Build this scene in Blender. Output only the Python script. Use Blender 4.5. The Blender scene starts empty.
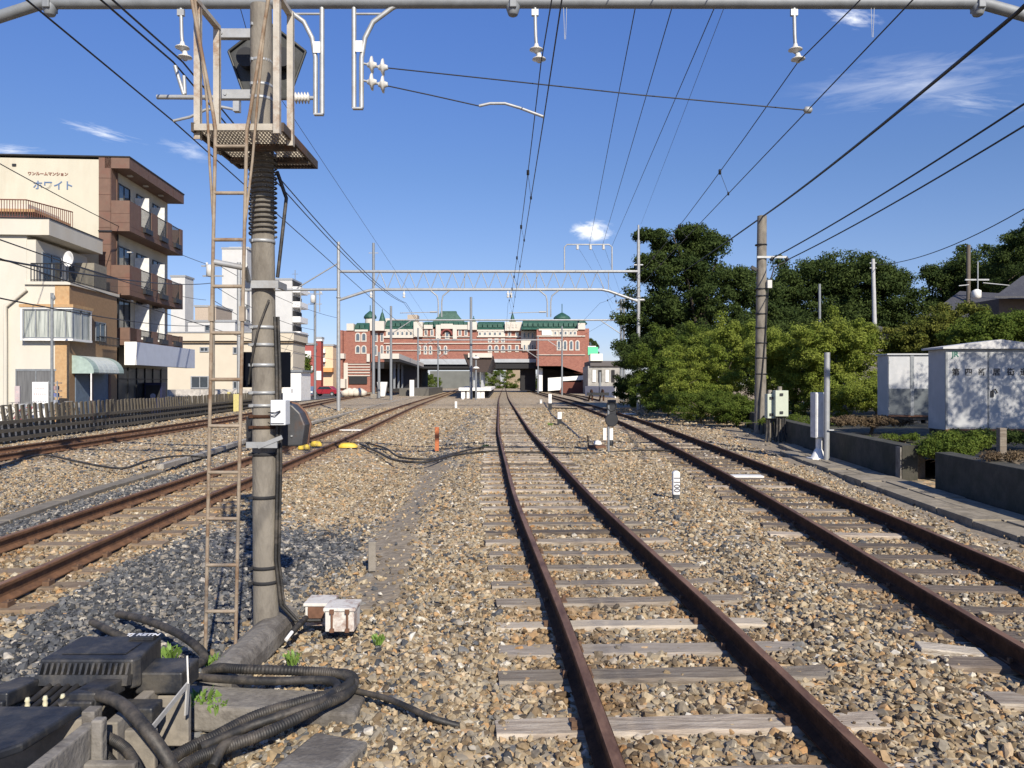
import bpy, bmesh, math, random
import numpy as np
from mathutils import Vector, Matrix, Euler, noise as mnoise
R = math.radians
sc = bpy.context.scene
COL = sc.collection
# ---------------------------------------------------------------- camera
FP, HZ, CZ = 770.0, 384.0, 1.8
cd = bpy.data.cameras.new('camera'); cam = bpy.data.objects.new('camera', cd); COL.objects.link(cam)
cam.location = (0, 0, CZ); cam.rotation_euler = (R(90), 0, 0)
cd.sensor_width = 36.0; cd.lens = FP / 1024 * 36.0; cd.clip_start = 0.05; cd.clip_end = 5000
sc.camera = cam
# ---------------------------------------------------------------- world and sun
SUN_AZ, SUN_EL = 19.0, 33.0      # sun behind the camera, to the right
world = bpy.data.worlds.new('World'); sc.world = world; world.use_nodes = True
wn, wl = world.node_tree.nodes, world.node_tree.links
bg = wn['Background']; bg.inputs['Strength'].default_value = 0.115
sky = wn.new('ShaderNodeTexSky'); sky.sky_type = 'NISHITA'; sky.sun_disc = False
sky.sun_elevation = R(SUN_EL); sky.sun_rotation = R(180 - SUN_AZ)
sky.air_density = 1.0; sky.dust_density = 0.15; sky.ozone_density = 2.0; sky.altitude = 50
# thin high clouds mixed into the sky by direction
def wmath(op, a, b=None, c=None):
    n = wn.new('ShaderNodeMath'); n.operation = op
    for i, v in enumerate((a, b, c)):
        if v is None: continue
        if isinstance(v, (int, float)): n.inputs[i].default_value = v
        else: wl.new(v, n.inputs[i])
    return n.outputs[0]
tc = wn.new('ShaderNodeTexCoord')
sx = wn.new('ShaderNodeSeparateXYZ'); wl.new(tc.outputs['Generated'], sx.inputs[0])
yy = wmath('MAXIMUM', sx.outputs['Y'], 0.05)
uu = wmath('DIVIDE', sx.outputs['X'], yy); vv = wmath('DIVIDE', sx.outputs['Z'], yy)
front = wmath('GREATER_THAN', sx.outputs['Y'], 0.06)
cmb = wn.new('ShaderNodeCombineXYZ'); wl.new(uu, cmb.inputs[0]); wl.new(vv, cmb.inputs[1])
total = None
def cloud(px, py, rx, ry, ang, strength, nscale, stretch=1.0, thr=0.45):
    global total
    cx, cy = (px - 512) / FP, (HZ - py) / FP
    mp = wn.new('ShaderNodeMapping'); mp.vector_type = 'TEXTURE'
    mp.inputs['Location'].default_value = (cx, cy, 0); mp.inputs['Rotation'].default_value = (0, 0, R(ang))
    mp.inputs['Scale'].default_value = (rx / FP, ry / FP, 1); wl.new(cmb.outputs[0], mp.inputs[0])
    ln = wn.new('ShaderNodeVectorMath'); ln.operation = 'LENGTH'; wl.new(mp.outputs[0], ln.inputs[0])
    fall = wmath('SUBTRACT', 1.0, ln.outputs['Value']); fall = wmath('MAXIMUM', fall, 0.0)
    fall = wmath('POWER', fall, 0.8)
    nz = wn.new('ShaderNodeTexNoise'); nz.inputs['Scale'].default_value = nscale; nz.inputs['Detail'].default_value = 6
    nz.inputs['Roughness'].default_value = 0.62; nz.inputs['Distortion'].default_value = 0.4
    m2 = wn.new('ShaderNodeMapping'); m2.inputs['Scale'].default_value = (1, stretch, 1); wl.new(mp.outputs[0], m2.inputs[0]); wl.new(m2.outputs[0], nz.inputs[0])
    k = wmath('SUBTRACT', nz.outputs[0], thr); k = wmath('MULTIPLY', k, 3.2)
    k = wmath('ADD', k, fall); k = wmath('SUBTRACT', k, 0.35); k = wmath('MAXIMUM', k, 0.0)
    k = wmath('MULTIPLY', k, fall); k = wmath('MULTIPLY', k, strength); k = wmath('MINIMUM', k, 0.95)
    total = k if total is None else wmath('MAXIMUM', total, k)
cloud(593, 231, 25, 13, 0, 2.2, 1.2, 1.0, 0.42)
cloud(100, 132, 52, 9, -14, 0.8, 1.5, 1.6, 0.5)
cloud(190, 150, 40, 14, -12, 0.5, 1.3, 1.3, 0.5)
cloud(915, 82, 150, 40, 8, 0.38, 1.6, 1.8, 0.47)
cloud(962, 100, 80, 20, -6, 0.32, 2.0, 2.0, 0.5)
cloud(852, 17, 34, 14, -8, 0.9, 1.6, 1.3, 0.45)
cloud(8, 150, 40, 8, 0, 0.6, 1.6, 1.6, 0.45)
total = wmath('MULTIPLY', total, front)
# clear blue summer air: the sky's own colour leans to blue near the ground
tint = wn.new('ShaderNodeMix'); tint.data_type = 'RGBA'; tint.blend_type = 'MULTIPLY'; tint.inputs[0].default_value = 1
tr = wn.new('ShaderNodeValToRGB'); te = tr.color_ramp.elements; te[0].position = 0; te[0].color = (.47, .50, .74, 1); te[1].position = .45; te[1].color = (.475, .63, 1.0, 1)
e3 = te.new(.16); e3.color = (.50, .54, .71, 1); e4 = te.new(.26); e4.color = (.475, .56, .76, 1)
wl.new(wmath('MAXIMUM', sx.outputs['Z'], 0.0), tr.inputs[0]); wl.new(sky.outputs[0], tint.inputs[6]); wl.new(tr.outputs[0], tint.inputs[7])
mixw = wn.new('ShaderNodeMix'); mixw.data_type = 'RGBA'
wl.new(total, mixw.inputs[0]); wl.new(tint.outputs[2], mixw.inputs[6]); mixw.inputs[7].default_value = (7.4, 7.6, 8.0, 1)
wl.new(mixw.outputs[2], bg.inputs['Color'])
sd = bpy.data.lights.new('sun', 'SUN'); sd.energy = 4.8; sd.angle = R(0.53); sd.color = (1.0, 0.915, 0.775)
sun = bpy.data.objects.new('sun', sd); COL.objects.link(sun)
sdir = Vector((math.sin(R(SUN_AZ)) * math.cos(R(SUN_EL)), -math.cos(R(SUN_AZ)) * math.cos(R(SUN_EL)), math.sin(R(SUN_EL))))
sun.rotation_euler = sdir.to_track_quat('Z', 'Y').to_euler(); sun.location = sdir * 60
sc.view_settings.view_transform = 'Standard'; sc.view_settings.look = 'None'
sc.view_settings.exposure = 0.45; sc.view_settings.gamma = 1.0
sc.view_settings.use_curve_mapping = False

# ---------------------------------------------------------------- helpers
def X(px, Y): return (px - 512) / FP * Y
def Z(py, Y): return CZ + (HZ - py) / FP * Y
def G(px, py, z=0.0):
    Y = (CZ - z) * FP / (py - HZ); return (X(px, Y), Y, z)
def spl(pts):
    ys = np.array([p[0] for p in pts], float); xs = np.array([p[1] for p in pts], float)
    m = np.gradient(xs, ys)
    def f(y):
        y = np.asarray(y, float)
        i = np.clip(np.searchsorted(ys, y) - 1, 0, len(ys) - 2)
        h = ys[i + 1] - ys[i]; t = (y - ys[i]) / h
        r = ((2*t**3 - 3*t**2 + 1) * xs[i] + (t**3 - 2*t**2 + t) * h * m[i] + (-2*t**3 + 3*t**2) * xs[i+1] + (t**3 - t**2) * h * m[i+1])
        r = np.where(y < ys[0], xs[0] + (y - ys[0]) * m[0], r); r = np.where(y > ys[-1], xs[-1] + (y - ys[-1]) * m[-1], r)
        return r
    return f
T3 = spl([(-8, 1.25), (0, 1.16), (3.3, 1.03), (5.4, .94), (7.5, .82), (11, .63), (16, .45), (20.7, .29), (26, .12), (33.5, -.03), (50, -.32), (88, -.95), (130, -1.4), (190, -2.0), (400, -4)])
T4 = spl([(-8, 3.1), (0, 3.5), (5, 3.80), (6.8, 3.95), (8.8, 4.13), (13, 4.45), (18, 4.74), (23, 4.98), (28, 5.2), (35, 5.42), (44, 5.58), (60, 5.75), (80, 5.72), (106, 5.5), (150, 5.1), (200, 4.6), (400, 2)])
T2 = spl([(-8, -4.6), (0, -4.65), (6.4, -4.8), (8.2, -4.92), (11, -5.08), (15, -5.27), (23, -5.67), (34.5, -6.38), (42, -6.88), (55, -7.7), (80, -9.0), (110, -10.4), (169, -13.1), (250, -17), (400, -24)])
T1 = spl([(-8, -12.0), (5, -12.1), (12, -12.3), (18, -12.6), (28, -13.1), (40, -14.1), (55, -15.7), (83, -19.2), (149, -25.2), (250, -34), (400, -46)])
def T4B(y):   # siding beside the right track
    return T4(y) + 3.2 * np.clip((np.asarray(y, float)) / 90, .9, 1.2)
def wallx(y): return spl([(2, 6.6), (10.5, 7.0), (14.6, 7.4), (18.7, 7.85), (24, 8.6), (32, 9.9)])(y)

_m = {}
def setp(b, name, v):
    if name in b.inputs: b.inputs[name].default_value = v
def mat(name, col, rough=.7, metal=0., var=.15, scale=6., bump=0., col2=None, amount=.5, bscale=None, stretch=(1, 1, 1), spec=.5, detail=5, rnd=0.):
    """noise-weathered procedural material: col varied by +-var, patches of col2"""
    if name in _m: return _m[name]
    m = bpy.data.materials.new(name); m.use_nodes = True; _m[name] = m
    N, L = m.node_tree.nodes, m.node_tree.links; b = N['Principled BSDF']
    b.inputs['Roughness'].default_value = rough; b.inputs['Metallic'].default_value = metal; setp(b, 'Specular IOR Level', spec)
    t = N.new('ShaderNodeTexCoord'); mp = N.new('ShaderNodeMapping'); mp.inputs['Scale'].default_value = stretch
    L.new(t.outputs['Object'], mp.inputs[0])
    n1 = N.new('ShaderNodeTexNoise'); n1.inputs['Scale'].default_value = scale; n1.inputs['Detail'].default_value = detail; n1.inputs['Roughness'].default_value = .6
    L.new(mp.outputs[0], n1.inputs[0])
    cr = N.new('ShaderNodeValToRGB'); e = cr.color_ramp.elements
    lo = [c * (1 - var) for c in col]; hi = [min(1, c * (1 + var)) for c in col]
    e[0].position = .3; e[0].color = (*lo, 1); e[1].position = .7; e[1].color = (*hi, 1)
    L.new(n1.outputs[0], cr.inputs[0]); out = cr.outputs[0]
    if col2 is not None:
        n2 = N.new('ShaderNodeTexNoise'); n2.inputs['Scale'].default_value = scale * .55; n2.inputs['Detail'].default_value = 8; n2.inputs['Roughness'].default_value = .7
        L.new(mp.outputs[0], n2.inputs[0])
        r2 = N.new('ShaderNodeMapRange'); r2.inputs[1].default_value = .62 - amount * .3; r2.inputs[2].default_value = .78 - amount * .3
        L.new(n2.outputs[0], r2.inputs[0])
        mx = N.new('ShaderNodeMix'); mx.data_type = 'RGBA'; L.new(r2.outputs[0], mx.inputs[0]); L.new(out, mx.inputs[6]); mx.inputs[7].default_value = (*col2, 1)
        out = mx.outputs[2]
    if rnd:
        oi = N.new('ShaderNodeObjectInfo'); hs = N.new('ShaderNodeHueSaturation'); mr = N.new('ShaderNodeMapRange')
        mr.inputs[3].default_value = 1 - rnd; mr.inputs[4].default_value = 1 + rnd
        L.new(oi.outputs['Random'], mr.inputs[0]); L.new(mr.outputs[0], hs.inputs['Value']); L.new(out, hs.inputs['Color']); out = hs.outputs[0]
    L.new(out, b.inputs['Base Color'])
    if bump:
        nb = N.new('ShaderNodeTexNoise'); nb.inputs['Scale'].default_value = bscale or scale * 4; nb.inputs['Detail'].default_value = 6
        L.new(mp.outputs[0], nb.inputs[0])
        bm = N.new('ShaderNodeBump'); bm.inputs['Strength'].default_value = bump; bm.inputs['Distance'].default_value = .02
        L.new(nb.outputs[0], bm.inputs['Height']); L.new(bm.outputs[0], b.inputs['Normal'])
    return m
def glass(name='window_glass', col=(.03, .04, .05), rough=.08):
    if name in _m: return _m[name]
    m = mat(name, col, rough, 0, .3, 1.5, spec=.8); return m

class MB:
    def __init__(s): s.v = []; s.f = []; s.mi = []; s.sm = []
    def add(s, vs, fs, mi=0, sm=False):
        o = len(s.v); s.v += [tuple(v) for v in vs]; s.f += [tuple(i + o for i in f) for f in fs]; s.mi += [mi] * len(fs); s.sm += [sm] * len(fs); return s
    def box(s, x0, x1, y0, y1, z0, z1, mi=0):
        return s.add([(x0,y0,z0),(x1,y0,z0),(x1,y1,z0),(x0,y1,z0),(x0,y0,z1),(x1,y0,z1),(x1,y1,z1),(x0,y1,z1)],
              [(0,3,2,1),(4,5,6,7),(0,1,5,4),(1,2,6,5),(2,3,7,6),(3,0,4,7)], mi)
    def obox(s, c, size, rot=(0,0,0), mi=0):
        M = Matrix.Translation(c) @ Euler(rot).to_matrix().to_4x4(); hx, hy, hz = [q / 2 for q in size]
        return s.add([M @ Vector(p) for p in ((-hx,-hy,-hz),(hx,-hy,-hz),(hx,hy,-hz),(-hx,hy,-hz),(-hx,-hy,hz),(hx,-hy,hz),(hx,hy,hz),(-hx,hy,hz))],
              [(0,3,2,1),(4,5,6,7),(0,1,5,4),(1,2,6,5),(2,3,7,6),(3,0,4,7)], mi)
    def tube(s, pts, r, seg=8, mi=0, cap=True, sm=True):
        P = [Vector(p) for p in pts]; n = len(P); rr = r if isinstance(r, (list, tuple)) else [r] * n
        vs = []; up = None
        for i in range(n):
            d = (P[min(i+1, n-1)] - P[max(i-1, 0)])
            if d.length < 1e-9: d = Vector((0, 0, 1))
            d.normalize()
            if up is None:
                up = Vector((0, 0, 1)) if abs(d.z) < .9 else Vector((1, 0, 0))
            a = d.cross(up); 
            if a.length < 1e-5: a = d.cross(Vector((0, 1, 0.1)))
            a.normalize(); b = a.cross(d); up = b
            for k in range(seg):
                t = 2 * math.pi * k / seg; vs.append(P[i] + (a * math.cos(t) + b * math.sin(t)) * rr[i])
        fs = [(i*seg+k, i*seg+(k+1)%seg, (i+1)*seg+(k+1)%seg, (i+1)*seg+k) for i in range(n-1) for k in range(seg)]
        s.add(vs, fs, mi, sm)
        if cap: s.add(vs[:seg], [tuple(range(seg))[::-1]], mi); s.add(vs[-seg:], [tuple(range(seg))], mi)
        return s
    def lathe(s, prof, c, seg=16, mi=0, axis='z', sm=True):
        vs = []
        for r, z in prof:
            for k in range(seg):
                t = 2 * math.pi * k / seg; x, y = r * math.cos(t), r * math.sin(t)
                p = (x, y, z) if axis == 'z' else ((x, z, y) if axis == 'y' else (z, x, y))
                vs.append((c[0]+p[0], c[1]+p[1], c[2]+p[2]))
        n = len(prof)
        fs = [(i*seg+k, i*seg+(k+1)%seg, (i+1)*seg+(k+1)%seg, (i+1)*seg+k) for i in range(n-1) for k in range(seg)]
        if axis == 'y': fs = [f[::-1] for f in fs]
        s.add(vs, fs, mi, sm); s.add(vs[:seg], [tuple(range(seg))], mi); s.add(vs[-seg:], [tuple(range(seg))], mi); return s
    def prism(s, poly, a0, a1, plane='xz', mi=0):
        """poly extruded: plane 'xz' extrudes along y, 'xy' along z, 'yz' along x"""
        f = {'xz': lambda p, a: (p[0], a, p[1]), 'xy': lambda p, a: (p[0], p[1], a), 'yz': lambda p, a: (a, p[0], p[1])}[plane]
        n = len(poly); vs = [f(p, a0) for p in poly] + [f(p, a1) for p in poly]
        s.add(vs, [tuple(range(n))[::-1], tuple(range(n, 2*n))] + [(i, (i+1)%n, (i+1)%n+n, i+n) for i in range(n)], mi); return s
    def sweep(s, prof, path, mi=0, closed=True, sm=False):
        """prof (x,z) swept along path of (x,y,z) with horizontal normal"""
        P = [Vector(p) for p in path]; n = len(P); m = len(prof); vs = []
        for i in range(n):
            d = P[min(i+1, n-1)] - P[max(i-1, 0)]; d.z = 0; d.normalize(); a = Vector((d.y, -d.x, 0))
            for (x, z) in prof: vs.append(P[i] + a * x + Vector((0, 0, z)))
        K = m if closed else m - 1
        fs = [(i*m+k, i*m+(k+1)%m, (i+1)*m+(k+1)%m, (i+1)*m+k) for i in range(n-1) for k in range(K)]
        s.add(vs, fs, mi, sm)
        if closed: s.add(vs[:m], [tuple(range(m))], mi); s.add(vs[-m:], [tuple(range(m))], mi)
        return s
    def build(s, name, mats, parent=None, w=True, bevel=0., origin=None):
        me = bpy.data.meshes.new(name)
        o = bpy.data.objects.new(name, me); COL.objects.link(o)
        V = np.array(s.v, float)
        if parent is not None:
            o.parent = parent
            if w:
                q = parent; off = Vector((0,0,0))
                while q is not None: off += q.location; q = q.parent
                V = V - np.array(off)
        elif origin is not None or w:
            if origin is None: origin = ((V[:,0].min()+V[:,0].max())/2, (V[:,1].min()+V[:,1].max())/2, V[:,2].min())
            V = V - np.array(origin); o.location = origin
        me.from_pydata(V.tolist(), [], s.f)
        if not isinstance(mats, (list, tuple)): mats = [mats]
        for mm in mats: me.materials.append(mm)
        me.polygons.foreach_set('material_index', s.mi); me.polygons.foreach_set('use_smooth', s.sm)
        b = bmesh.new(); b.from_mesh(me); bmesh.ops.recalc_face_normals(b, faces=b.faces); b.to_mesh(me); b.free()
        me.update()
        if bevel:
            md = o.modifiers.new('bevel', 'BEVEL'); md.width = bevel; md.segments = 2; md.limit_method = 'ANGLE'; md.angle_limit = R(40)
        return o
def tag(o, label=None, cat=None, group=None, kind=None):
    if label: o['label'] = label
    if cat: o['category'] = cat
    if group: o['group'] = group
    if kind: o['kind'] = kind
    return o
def thing(name, label, cat, loc=(0, 0, 0), rotz=0., group=None):
    o = bpy.data.objects.new(name, None); COL.objects.link(o); o.location = loc; o.rotation_euler = (0, 0, rotz)
    return tag(o, label, cat, group)
def copy_tree(o, parent=None, kids=None):
    c = o.copy(); COL.objects.link(c); c.parent = parent
    for ch in [q for q in list(bpy.data.objects) if q.parent == o]: copy_tree(ch, c)
    return c
def text_obj(s, size, mt, parent, M, name='lettering', ext=.004, bold=0.0, squeeze=1.0):
    cu = bpy.data.curves.new(name, 'FONT'); cu.body = s; cu.size = size; cu.extrude = ext; cu.align_x = 'CENTER'; cu.align_y = 'CENTER'; cu.offset = bold
    t = bpy.data.objects.new('tmp', cu); COL.objects.link(t)
    bpy.context.view_layer.update()
    me = bpy.data.meshes.new_from_object(t.evaluated_get(bpy.context.evaluated_depsgraph_get()))
    bpy.data.objects.remove(t); me.name = name; me.materials.clear(); me.materials.append(mt)
    me.transform(M @ Matrix.Scale(squeeze, 4, (1, 0, 0)))
    o = bpy.data.objects.new(name, me); COL.objects.link(o); o.parent = parent
    return o
def facing(loc, rotz=0., roll=0.):   # text upright, readable from -Y
    return Matrix.Translation(loc) @ Matrix.Rotation(rotz, 4, 'Z') @ Matrix.Rotation(R(90), 4, 'X') @ Matrix.Rotation(roll, 4, 'Z')
rng = np.random.default_rng(7); rnd = random.Random(11)

# shared materials
M_conc = mat('concrete', (.24, .215, .18), .9, 0, .22, 5, .35, (.16, .145, .125), .5)
M_concd = mat('old_concrete', (.20, .185, .165), .95, 0, .25, 6, .6, (.10, .09, .08), .6)
M_pole = mat('pole_concrete', (.20, .18, .15), .9, 0, .18, 9, .3, (.13, .115, .095), .5, bscale=60, stretch=(1, 1, .35))
M_galv = mat('galvanised_steel', (.34, .35, .355), .5, .35, .14, 6, .05, (.30, .29, .27), .3)
M_gald = mat('grey_steel', (.20, .215, .23), .6, .2, .14, 6)
M_lrust = mat('rusty_ladder_steel', (.27, .22, .165), .75, .1, .25, 8, .15, (.17, .10, .055), .5)
M_faded = mat('faded_steel', (.40, .37, .32), .7, .1, .15, 8, .1, (.22, .12, .06), .35)
M_rust = mat('rail_rust', (.066, .033, .020), .85, .0, .35, 14, .25, (.035, .018, .013), .5, spec=.15)  # rust deepened for rail faces turned from the sun
M_rhead = mat('rail_head', (.20, .115, .075), .6, .2, .25, 9, .05, (.10, .052, .034), .5, stretch=(1, .3, 1), spec=.3)
M_wire = mat('wire_black', (.02, .02, .022), .5, .3, .1)
M_wireg = mat('wire_grey', (.10, .10, .105), .6, .3, .1)
M_rub = mat('black_rubber', (.020, .019, .018), .6, 0, .4, 12, .15, (.075, .064, .052), .5)
M_plas = mat('black_plastic', (.020, .022, .027), .5, 0, .35, 9, .15, (.075, .068, .058), .5)
M_white = mat('white_paint', (.78, .77, .74), .55, 0, .06, 5, .03, (.55, .52, .47), .25)
M_porc = mat('porcelain', (.55, .54, .51), .2, 0, .05)
M_black = mat('black_paint', (.014, .015, .018), .5, 0, .3, 5)
M_yel = mat('yellow_paint', (.72, .50, .06), .6, 0, .15, 9, .1, (.45, .3, .08), .3)
M_blk = mat('dark_void', (.02, .02, .022), .9, 0, .2)  # near-black, also stands in for unlit depth under bridge and canopies
# ---------------------------------------------------------------- ground
def vnoise(x, y, s, seed=0):
    """cheap smooth value noise, numpy"""
    x = np.asarray(x, float) * s + 1000; y = np.asarray(y, float) * s + 1000
    xi = np.floor(x).astype(np.int64); yi = np.floor(y).astype(np.int64); fx = x - xi; fy = y - yi
    fx = fx * fx * (3 - 2 * fx); fy = fy * fy * (3 - 2 * fy)
    def h(a, b):
        n = (a * 374761393 + b * 668265263 + seed * 974711) & 0x7fffffff
        n = ((n ^ (n >> 13)) * 1274126177) & 0x7fffffff
        return ((n ^ (n >> 16)) & 0xffff) / 65535.0
    return (h(xi, yi)*(1-fx)+h(xi+1, yi)*fx)*(1-fy) + (h(xi, yi+1)*(1-fx)+h(xi+1, yi+1)*fx)*fy
def sstep(a, b, x):
    t = np.clip((x - a) / (b - a), 0, 1); return t * t * (3 - 2 * t)
def bump(x, c, w): return np.exp(-((x - c) / w) ** 2)
def hgt(x, y):
    x = np.asarray(x, float); y = np.asarray(y, float)
    near = 1 - sstep(35, 70, y)
    h = -.035 + (vnoise(x, y, .9, 1) - .5) * .05 + (vnoise(x, y, 2.7, 2) - .5) * .025
    c2, c3 = T2(y), T3(y)
    mid = (c2 + c3) / 2 - .3
    h = h - .13 * bump(x, mid + .2, .95) * near                     # dip of the walkway between tracks
    h = h - .12 * bump(x, c2 - 2.4, .7) * near - .10 * bump(x, (T1(y) + c2) / 2 - .4, 1.6) * near
    h = h + .05 * bump(x, (c3 + T4(y)) / 2, .5) * near
    wx = spl([(2, 6.6), (10.5, 7.0), (14.6, 7.4), (18.7, 7.85), (24, 8.6), (32, 9.9)])(np.clip(y, 0, 40))
    h = h + np.where(x > wx - 1.2, -.02, 0)
    # rail beds stay level
    for T in (T2, T3, T4, T1):
        k = 1 - sstep(.75, 1.35, np.abs(x - T(y))); h = h * (1 - k) + (-.032 + (vnoise(x, y, 2.7, 3) - .5) * .014) * k
    return h
def tone(x, y):
    """0 tan and orange stones, 1 dark blue grey, between grey beige"""
    x = np.asarray(x, float); y = np.asarray(y, float); n = vnoise(x, y, .55, 5) * .6 + vnoise(x, y, 2.1, 6) * .4 - .5
    t = .02 + .2 * n + .0 * x
    c2, c3 = T2(y), T3(y)
    t = t + 1.15 * (sstep(c2 + .85, c2 + 1.3, x + .5 * n) * (1 - sstep(-2.3, -1.5, x + .9 * n))) * sstep(2.8, 4.2, y) * (1 - sstep(9.0, 11.5, y + 2.5 * n))
    t = t + 1.2 * bump(x, c2 - 1.5, .45) * sstep(6, 8, y) * (1 - sstep(14, 20, y))
    t = t + .16 * bump(x + .6 * n, -1.1 - .02 * y, .8) * (1 - sstep(9, 30, y) * .4)
    t = t + .22 * bump(x - .8 * n, (c3 + T4(y)) / 2 - .2, .55) * sstep(4, 7, y) * (1 - sstep(11, 16, y))
    t = t + .75 * bump(x + 1.2 * n, c3 - 1.7 - .012 * y, .35) * sstep(14, 20, y) * (1 - sstep(45, 60, y)) * .6
    t = t + .18 * (x < c2 - 2.2)
    t = np.where(np.abs(x - c2) < .9, 0, t)
    return np.clip(t, 0, 1)
def rustiness(x, y):
    d = np.minimum.reduce([np.abs(np.abs(x - T(y)) - .566) for T in (T1, T2, T3, T4)])
    return np.clip(1 - d / .42, 0, 1) * (.35 + .9 * vnoise(x, y, 1.7, 44))
def dirt(x, y):
    """bare fine ground without stones"""
    x = np.asarray(x, float); y = np.asarray(y, float); n = vnoise(x, y, 1.3, 9) - .5
    p = np.where((y > 6.4) & (y < 19), 1., 0.) * (1 - sstep(.16, .34, np.abs(x + 1.28 + .045 * (y - 6.5) + .25 * n)))
    q = (1 - sstep(.5, .75, np.abs(x - (wallx(np.clip(y, 2, 32)) - .75)))) * .95
    return np.clip(np.maximum(p * .97, q), 0, 1)
xs = np.unique(np.concatenate([np.array([-900, -500, -250, -120, -70, -45, -32, -24]), np.arange(-20, -8, .5), np.arange(-8, 9.01, .16), np.arange(9.5, 18, .5), np.array([20, 26, 34, 50, 80, 140, 260, 520, 900])]))
ys = np.unique(np.concatenate([np.array([-60, -25, -12, -6, -3]), np.arange(-1, 16, .16), np.arange(16, 40, .4), np.arange(40, 90, 2), np.array([95, 110, 130, 160, 200, 260, 360, 520, 800, 1300])]))
XX, YY = np.meshgrid(xs, ys); ZZ = hgt(XX, YY)
nv = XX.size; gm = bpy.data.meshes.new('ground')
nx, ny = len(xs), len(ys); idx = np.arange(nv).reshape(ny, nx)
F = np.stack([idx[:-1, :-1], idx[:-1, 1:], idx[1:, 1:], idx[1:, :-1]], -1).reshape(-1, 4)
gm.from_pydata(np.stack([XX, YY, ZZ], -1).reshape(-1, 3).tolist(), [], F.tolist())
gm.polygons.foreach_set('use_smooth', [True] * len(gm.polygons))
at = gm.attributes.new('tone', 'FLOAT', 'POINT'); at.data.foreach_set('value', tone(XX, YY).ravel().astype(np.float32))
at = gm.attributes.new('dirt', 'FLOAT', 'POINT'); at.data.foreach_set('value', dirt(XX, YY).ravel().astype(np.float32))
ground = bpy.data.objects.new('ground', gm); COL.objects.link(ground); tag(ground, kind='structure')
TAN = [(0, (.075, .066, .056)), (.10, (.15, .115, .077)), (.26, (.25, .192, .120)), (.40, (.35, .285, .19)), (.52, (.19, .172, .145)), (.64, (.29, .26, .205)), (.76, (.42, .355, .25)), (.88, (.37, .225, .105)), (.96, (.48, .44, .35)), (.996, (.55, .53, .49))]
TAN = [(p_, (c_[0] * .97, c_[1] * .94, c_[2] * .89)) for p_, c_ in TAN]
BLU = [(0, (.034, .036, .041)), (.3, (.062, .066, .073)), (.55, (.095, .100, .107)), (.72, (.15, .150, .148)), (.9, (.22, .195, .16)), (.97, (.38, .35, .30))]
def ramp(N, L, fac, stops, interp='LINEAR'):
    cr = N.new('ShaderNodeValToRGB'); cr.color_ramp.interpolation = interp; e = cr.color_ramp.elements
    while len(e) < len(stops): e.new(.5)
    for q, (p, c) in zip(e, stops): q.position = p; q.color = (*c, 1)
    L.new(fac, cr.inputs[0]); return cr.outputs[0]
gmt = bpy.data.materials.new('ballast_ground'); gmt.use_nodes = True
N, L = gmt.node_tree.nodes, gmt.node_tree.links; B = N['Principled BSDF']; B.inputs['Roughness'].default_value = .95; setp(B, 'Specular IOR Level', .2)
geo = N.new('ShaderNodeNewGeometry')
def vor(scale, rnds=1.0):
    v = N.new('ShaderNodeTexVoronoi'); v.inputs['Scale'].default_value = scale; v.inputs['Randomness'].default_value = rnds
    L.new(geo.outputs['Position'], v.inputs['Vector']); return v
v1 = vor(17)
sep = N.new('ShaderNodeSeparateColor'); L.new(v1.outputs['Color'], sep.inputs[0])
tanc = ramp(N, L, sep.outputs[0], TAN); bluc = ramp(N, L, sep.outputs[1], BLU)
ta = N.new('ShaderNodeAttribute'); ta.attribute_name = 'tone'
thr = N.new('ShaderNodeMath'); thr.operation = 'ADD'; L.new(ta.outputs['Fac'], thr.inputs[0]); thr.inputs[1].default_value = -.05
cmp = N.new('ShaderNodeMapRange'); L.new(thr.outputs[0], cmp.inputs[0])
lt = N.new('ShaderNodeMath'); lt.operation = 'LESS_THAN'; L.new(sep.outputs[2], lt.inputs[0]); L.new(thr.outputs[0], lt.inputs[1])
mx = N.new('ShaderNodeMix'); mx.data_type = 'RGBA'; L.new(lt.outputs[0], mx.inputs[0]); L.new(tanc, mx.inputs[6]); L.new(bluc, mx.inputs[7])
dk = N.new('ShaderNodeMapRange'); dk.inputs[1].default_value = .10; dk.inputs[2].default_value = .75; dk.inputs[3].default_value = 1.0; dk.inputs[4].default_value = .72
L.new(v1.outputs['Distance'], dk.inputs[0])
big = N.new('ShaderNodeTexNoise'); big.inputs['Scale'].default_value = .7; big.inputs['Detail'].default_value = 6; L.new(geo.outputs['Position'], big.inputs[0])
bmr = N.new('ShaderNodeMapRange'); bmr.inputs[1].default_value = .3; bmr.inputs[2].default_value = .7; bmr.inputs[3].default_value = 1.05; bmr.inputs[4].default_value = 1.5; L.new(big.outputs[0], bmr.inputs[0])
vs = N.new('ShaderNodeVectorMath'); vs.operation = 'SCALE'; L.new(mx.outputs[2], vs.inputs[0]); L.new(bmr.outputs[0], vs.inputs['Scale'])
dn = N.new('ShaderNodeTexNoise'); dn.inputs['Scale'].default_value = 14; dn.inputs['Detail'].default_value = 8; L.new(geo.outputs['Position'], dn.inputs[0])
dcol = ramp(N, L, dn.outputs[0], [(.3, (.17, .14, .105)), (.7, (.31, .265, .205))])
da = N.new('ShaderNodeAttribute'); da.attribute_name = 'dirt'
mx2 = N.new('ShaderNodeMix'); mx2.data_type = 'RGBA'; L.new(da.outputs['Fac'], mx2.inputs[0]); L.new(vs.outputs[0], mx2.inputs[6]); L.new(dcol, mx2.inputs[7])
L.new(mx2.outputs[2], B.inputs['Base Color'])
hh = N.new('ShaderNodeMath'); hh.operation = 'MULTIPLY'; L.new(dk.outputs[0], hh.inputs[0]); L.new(dn.outputs[0], hh.inputs[1])
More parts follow.
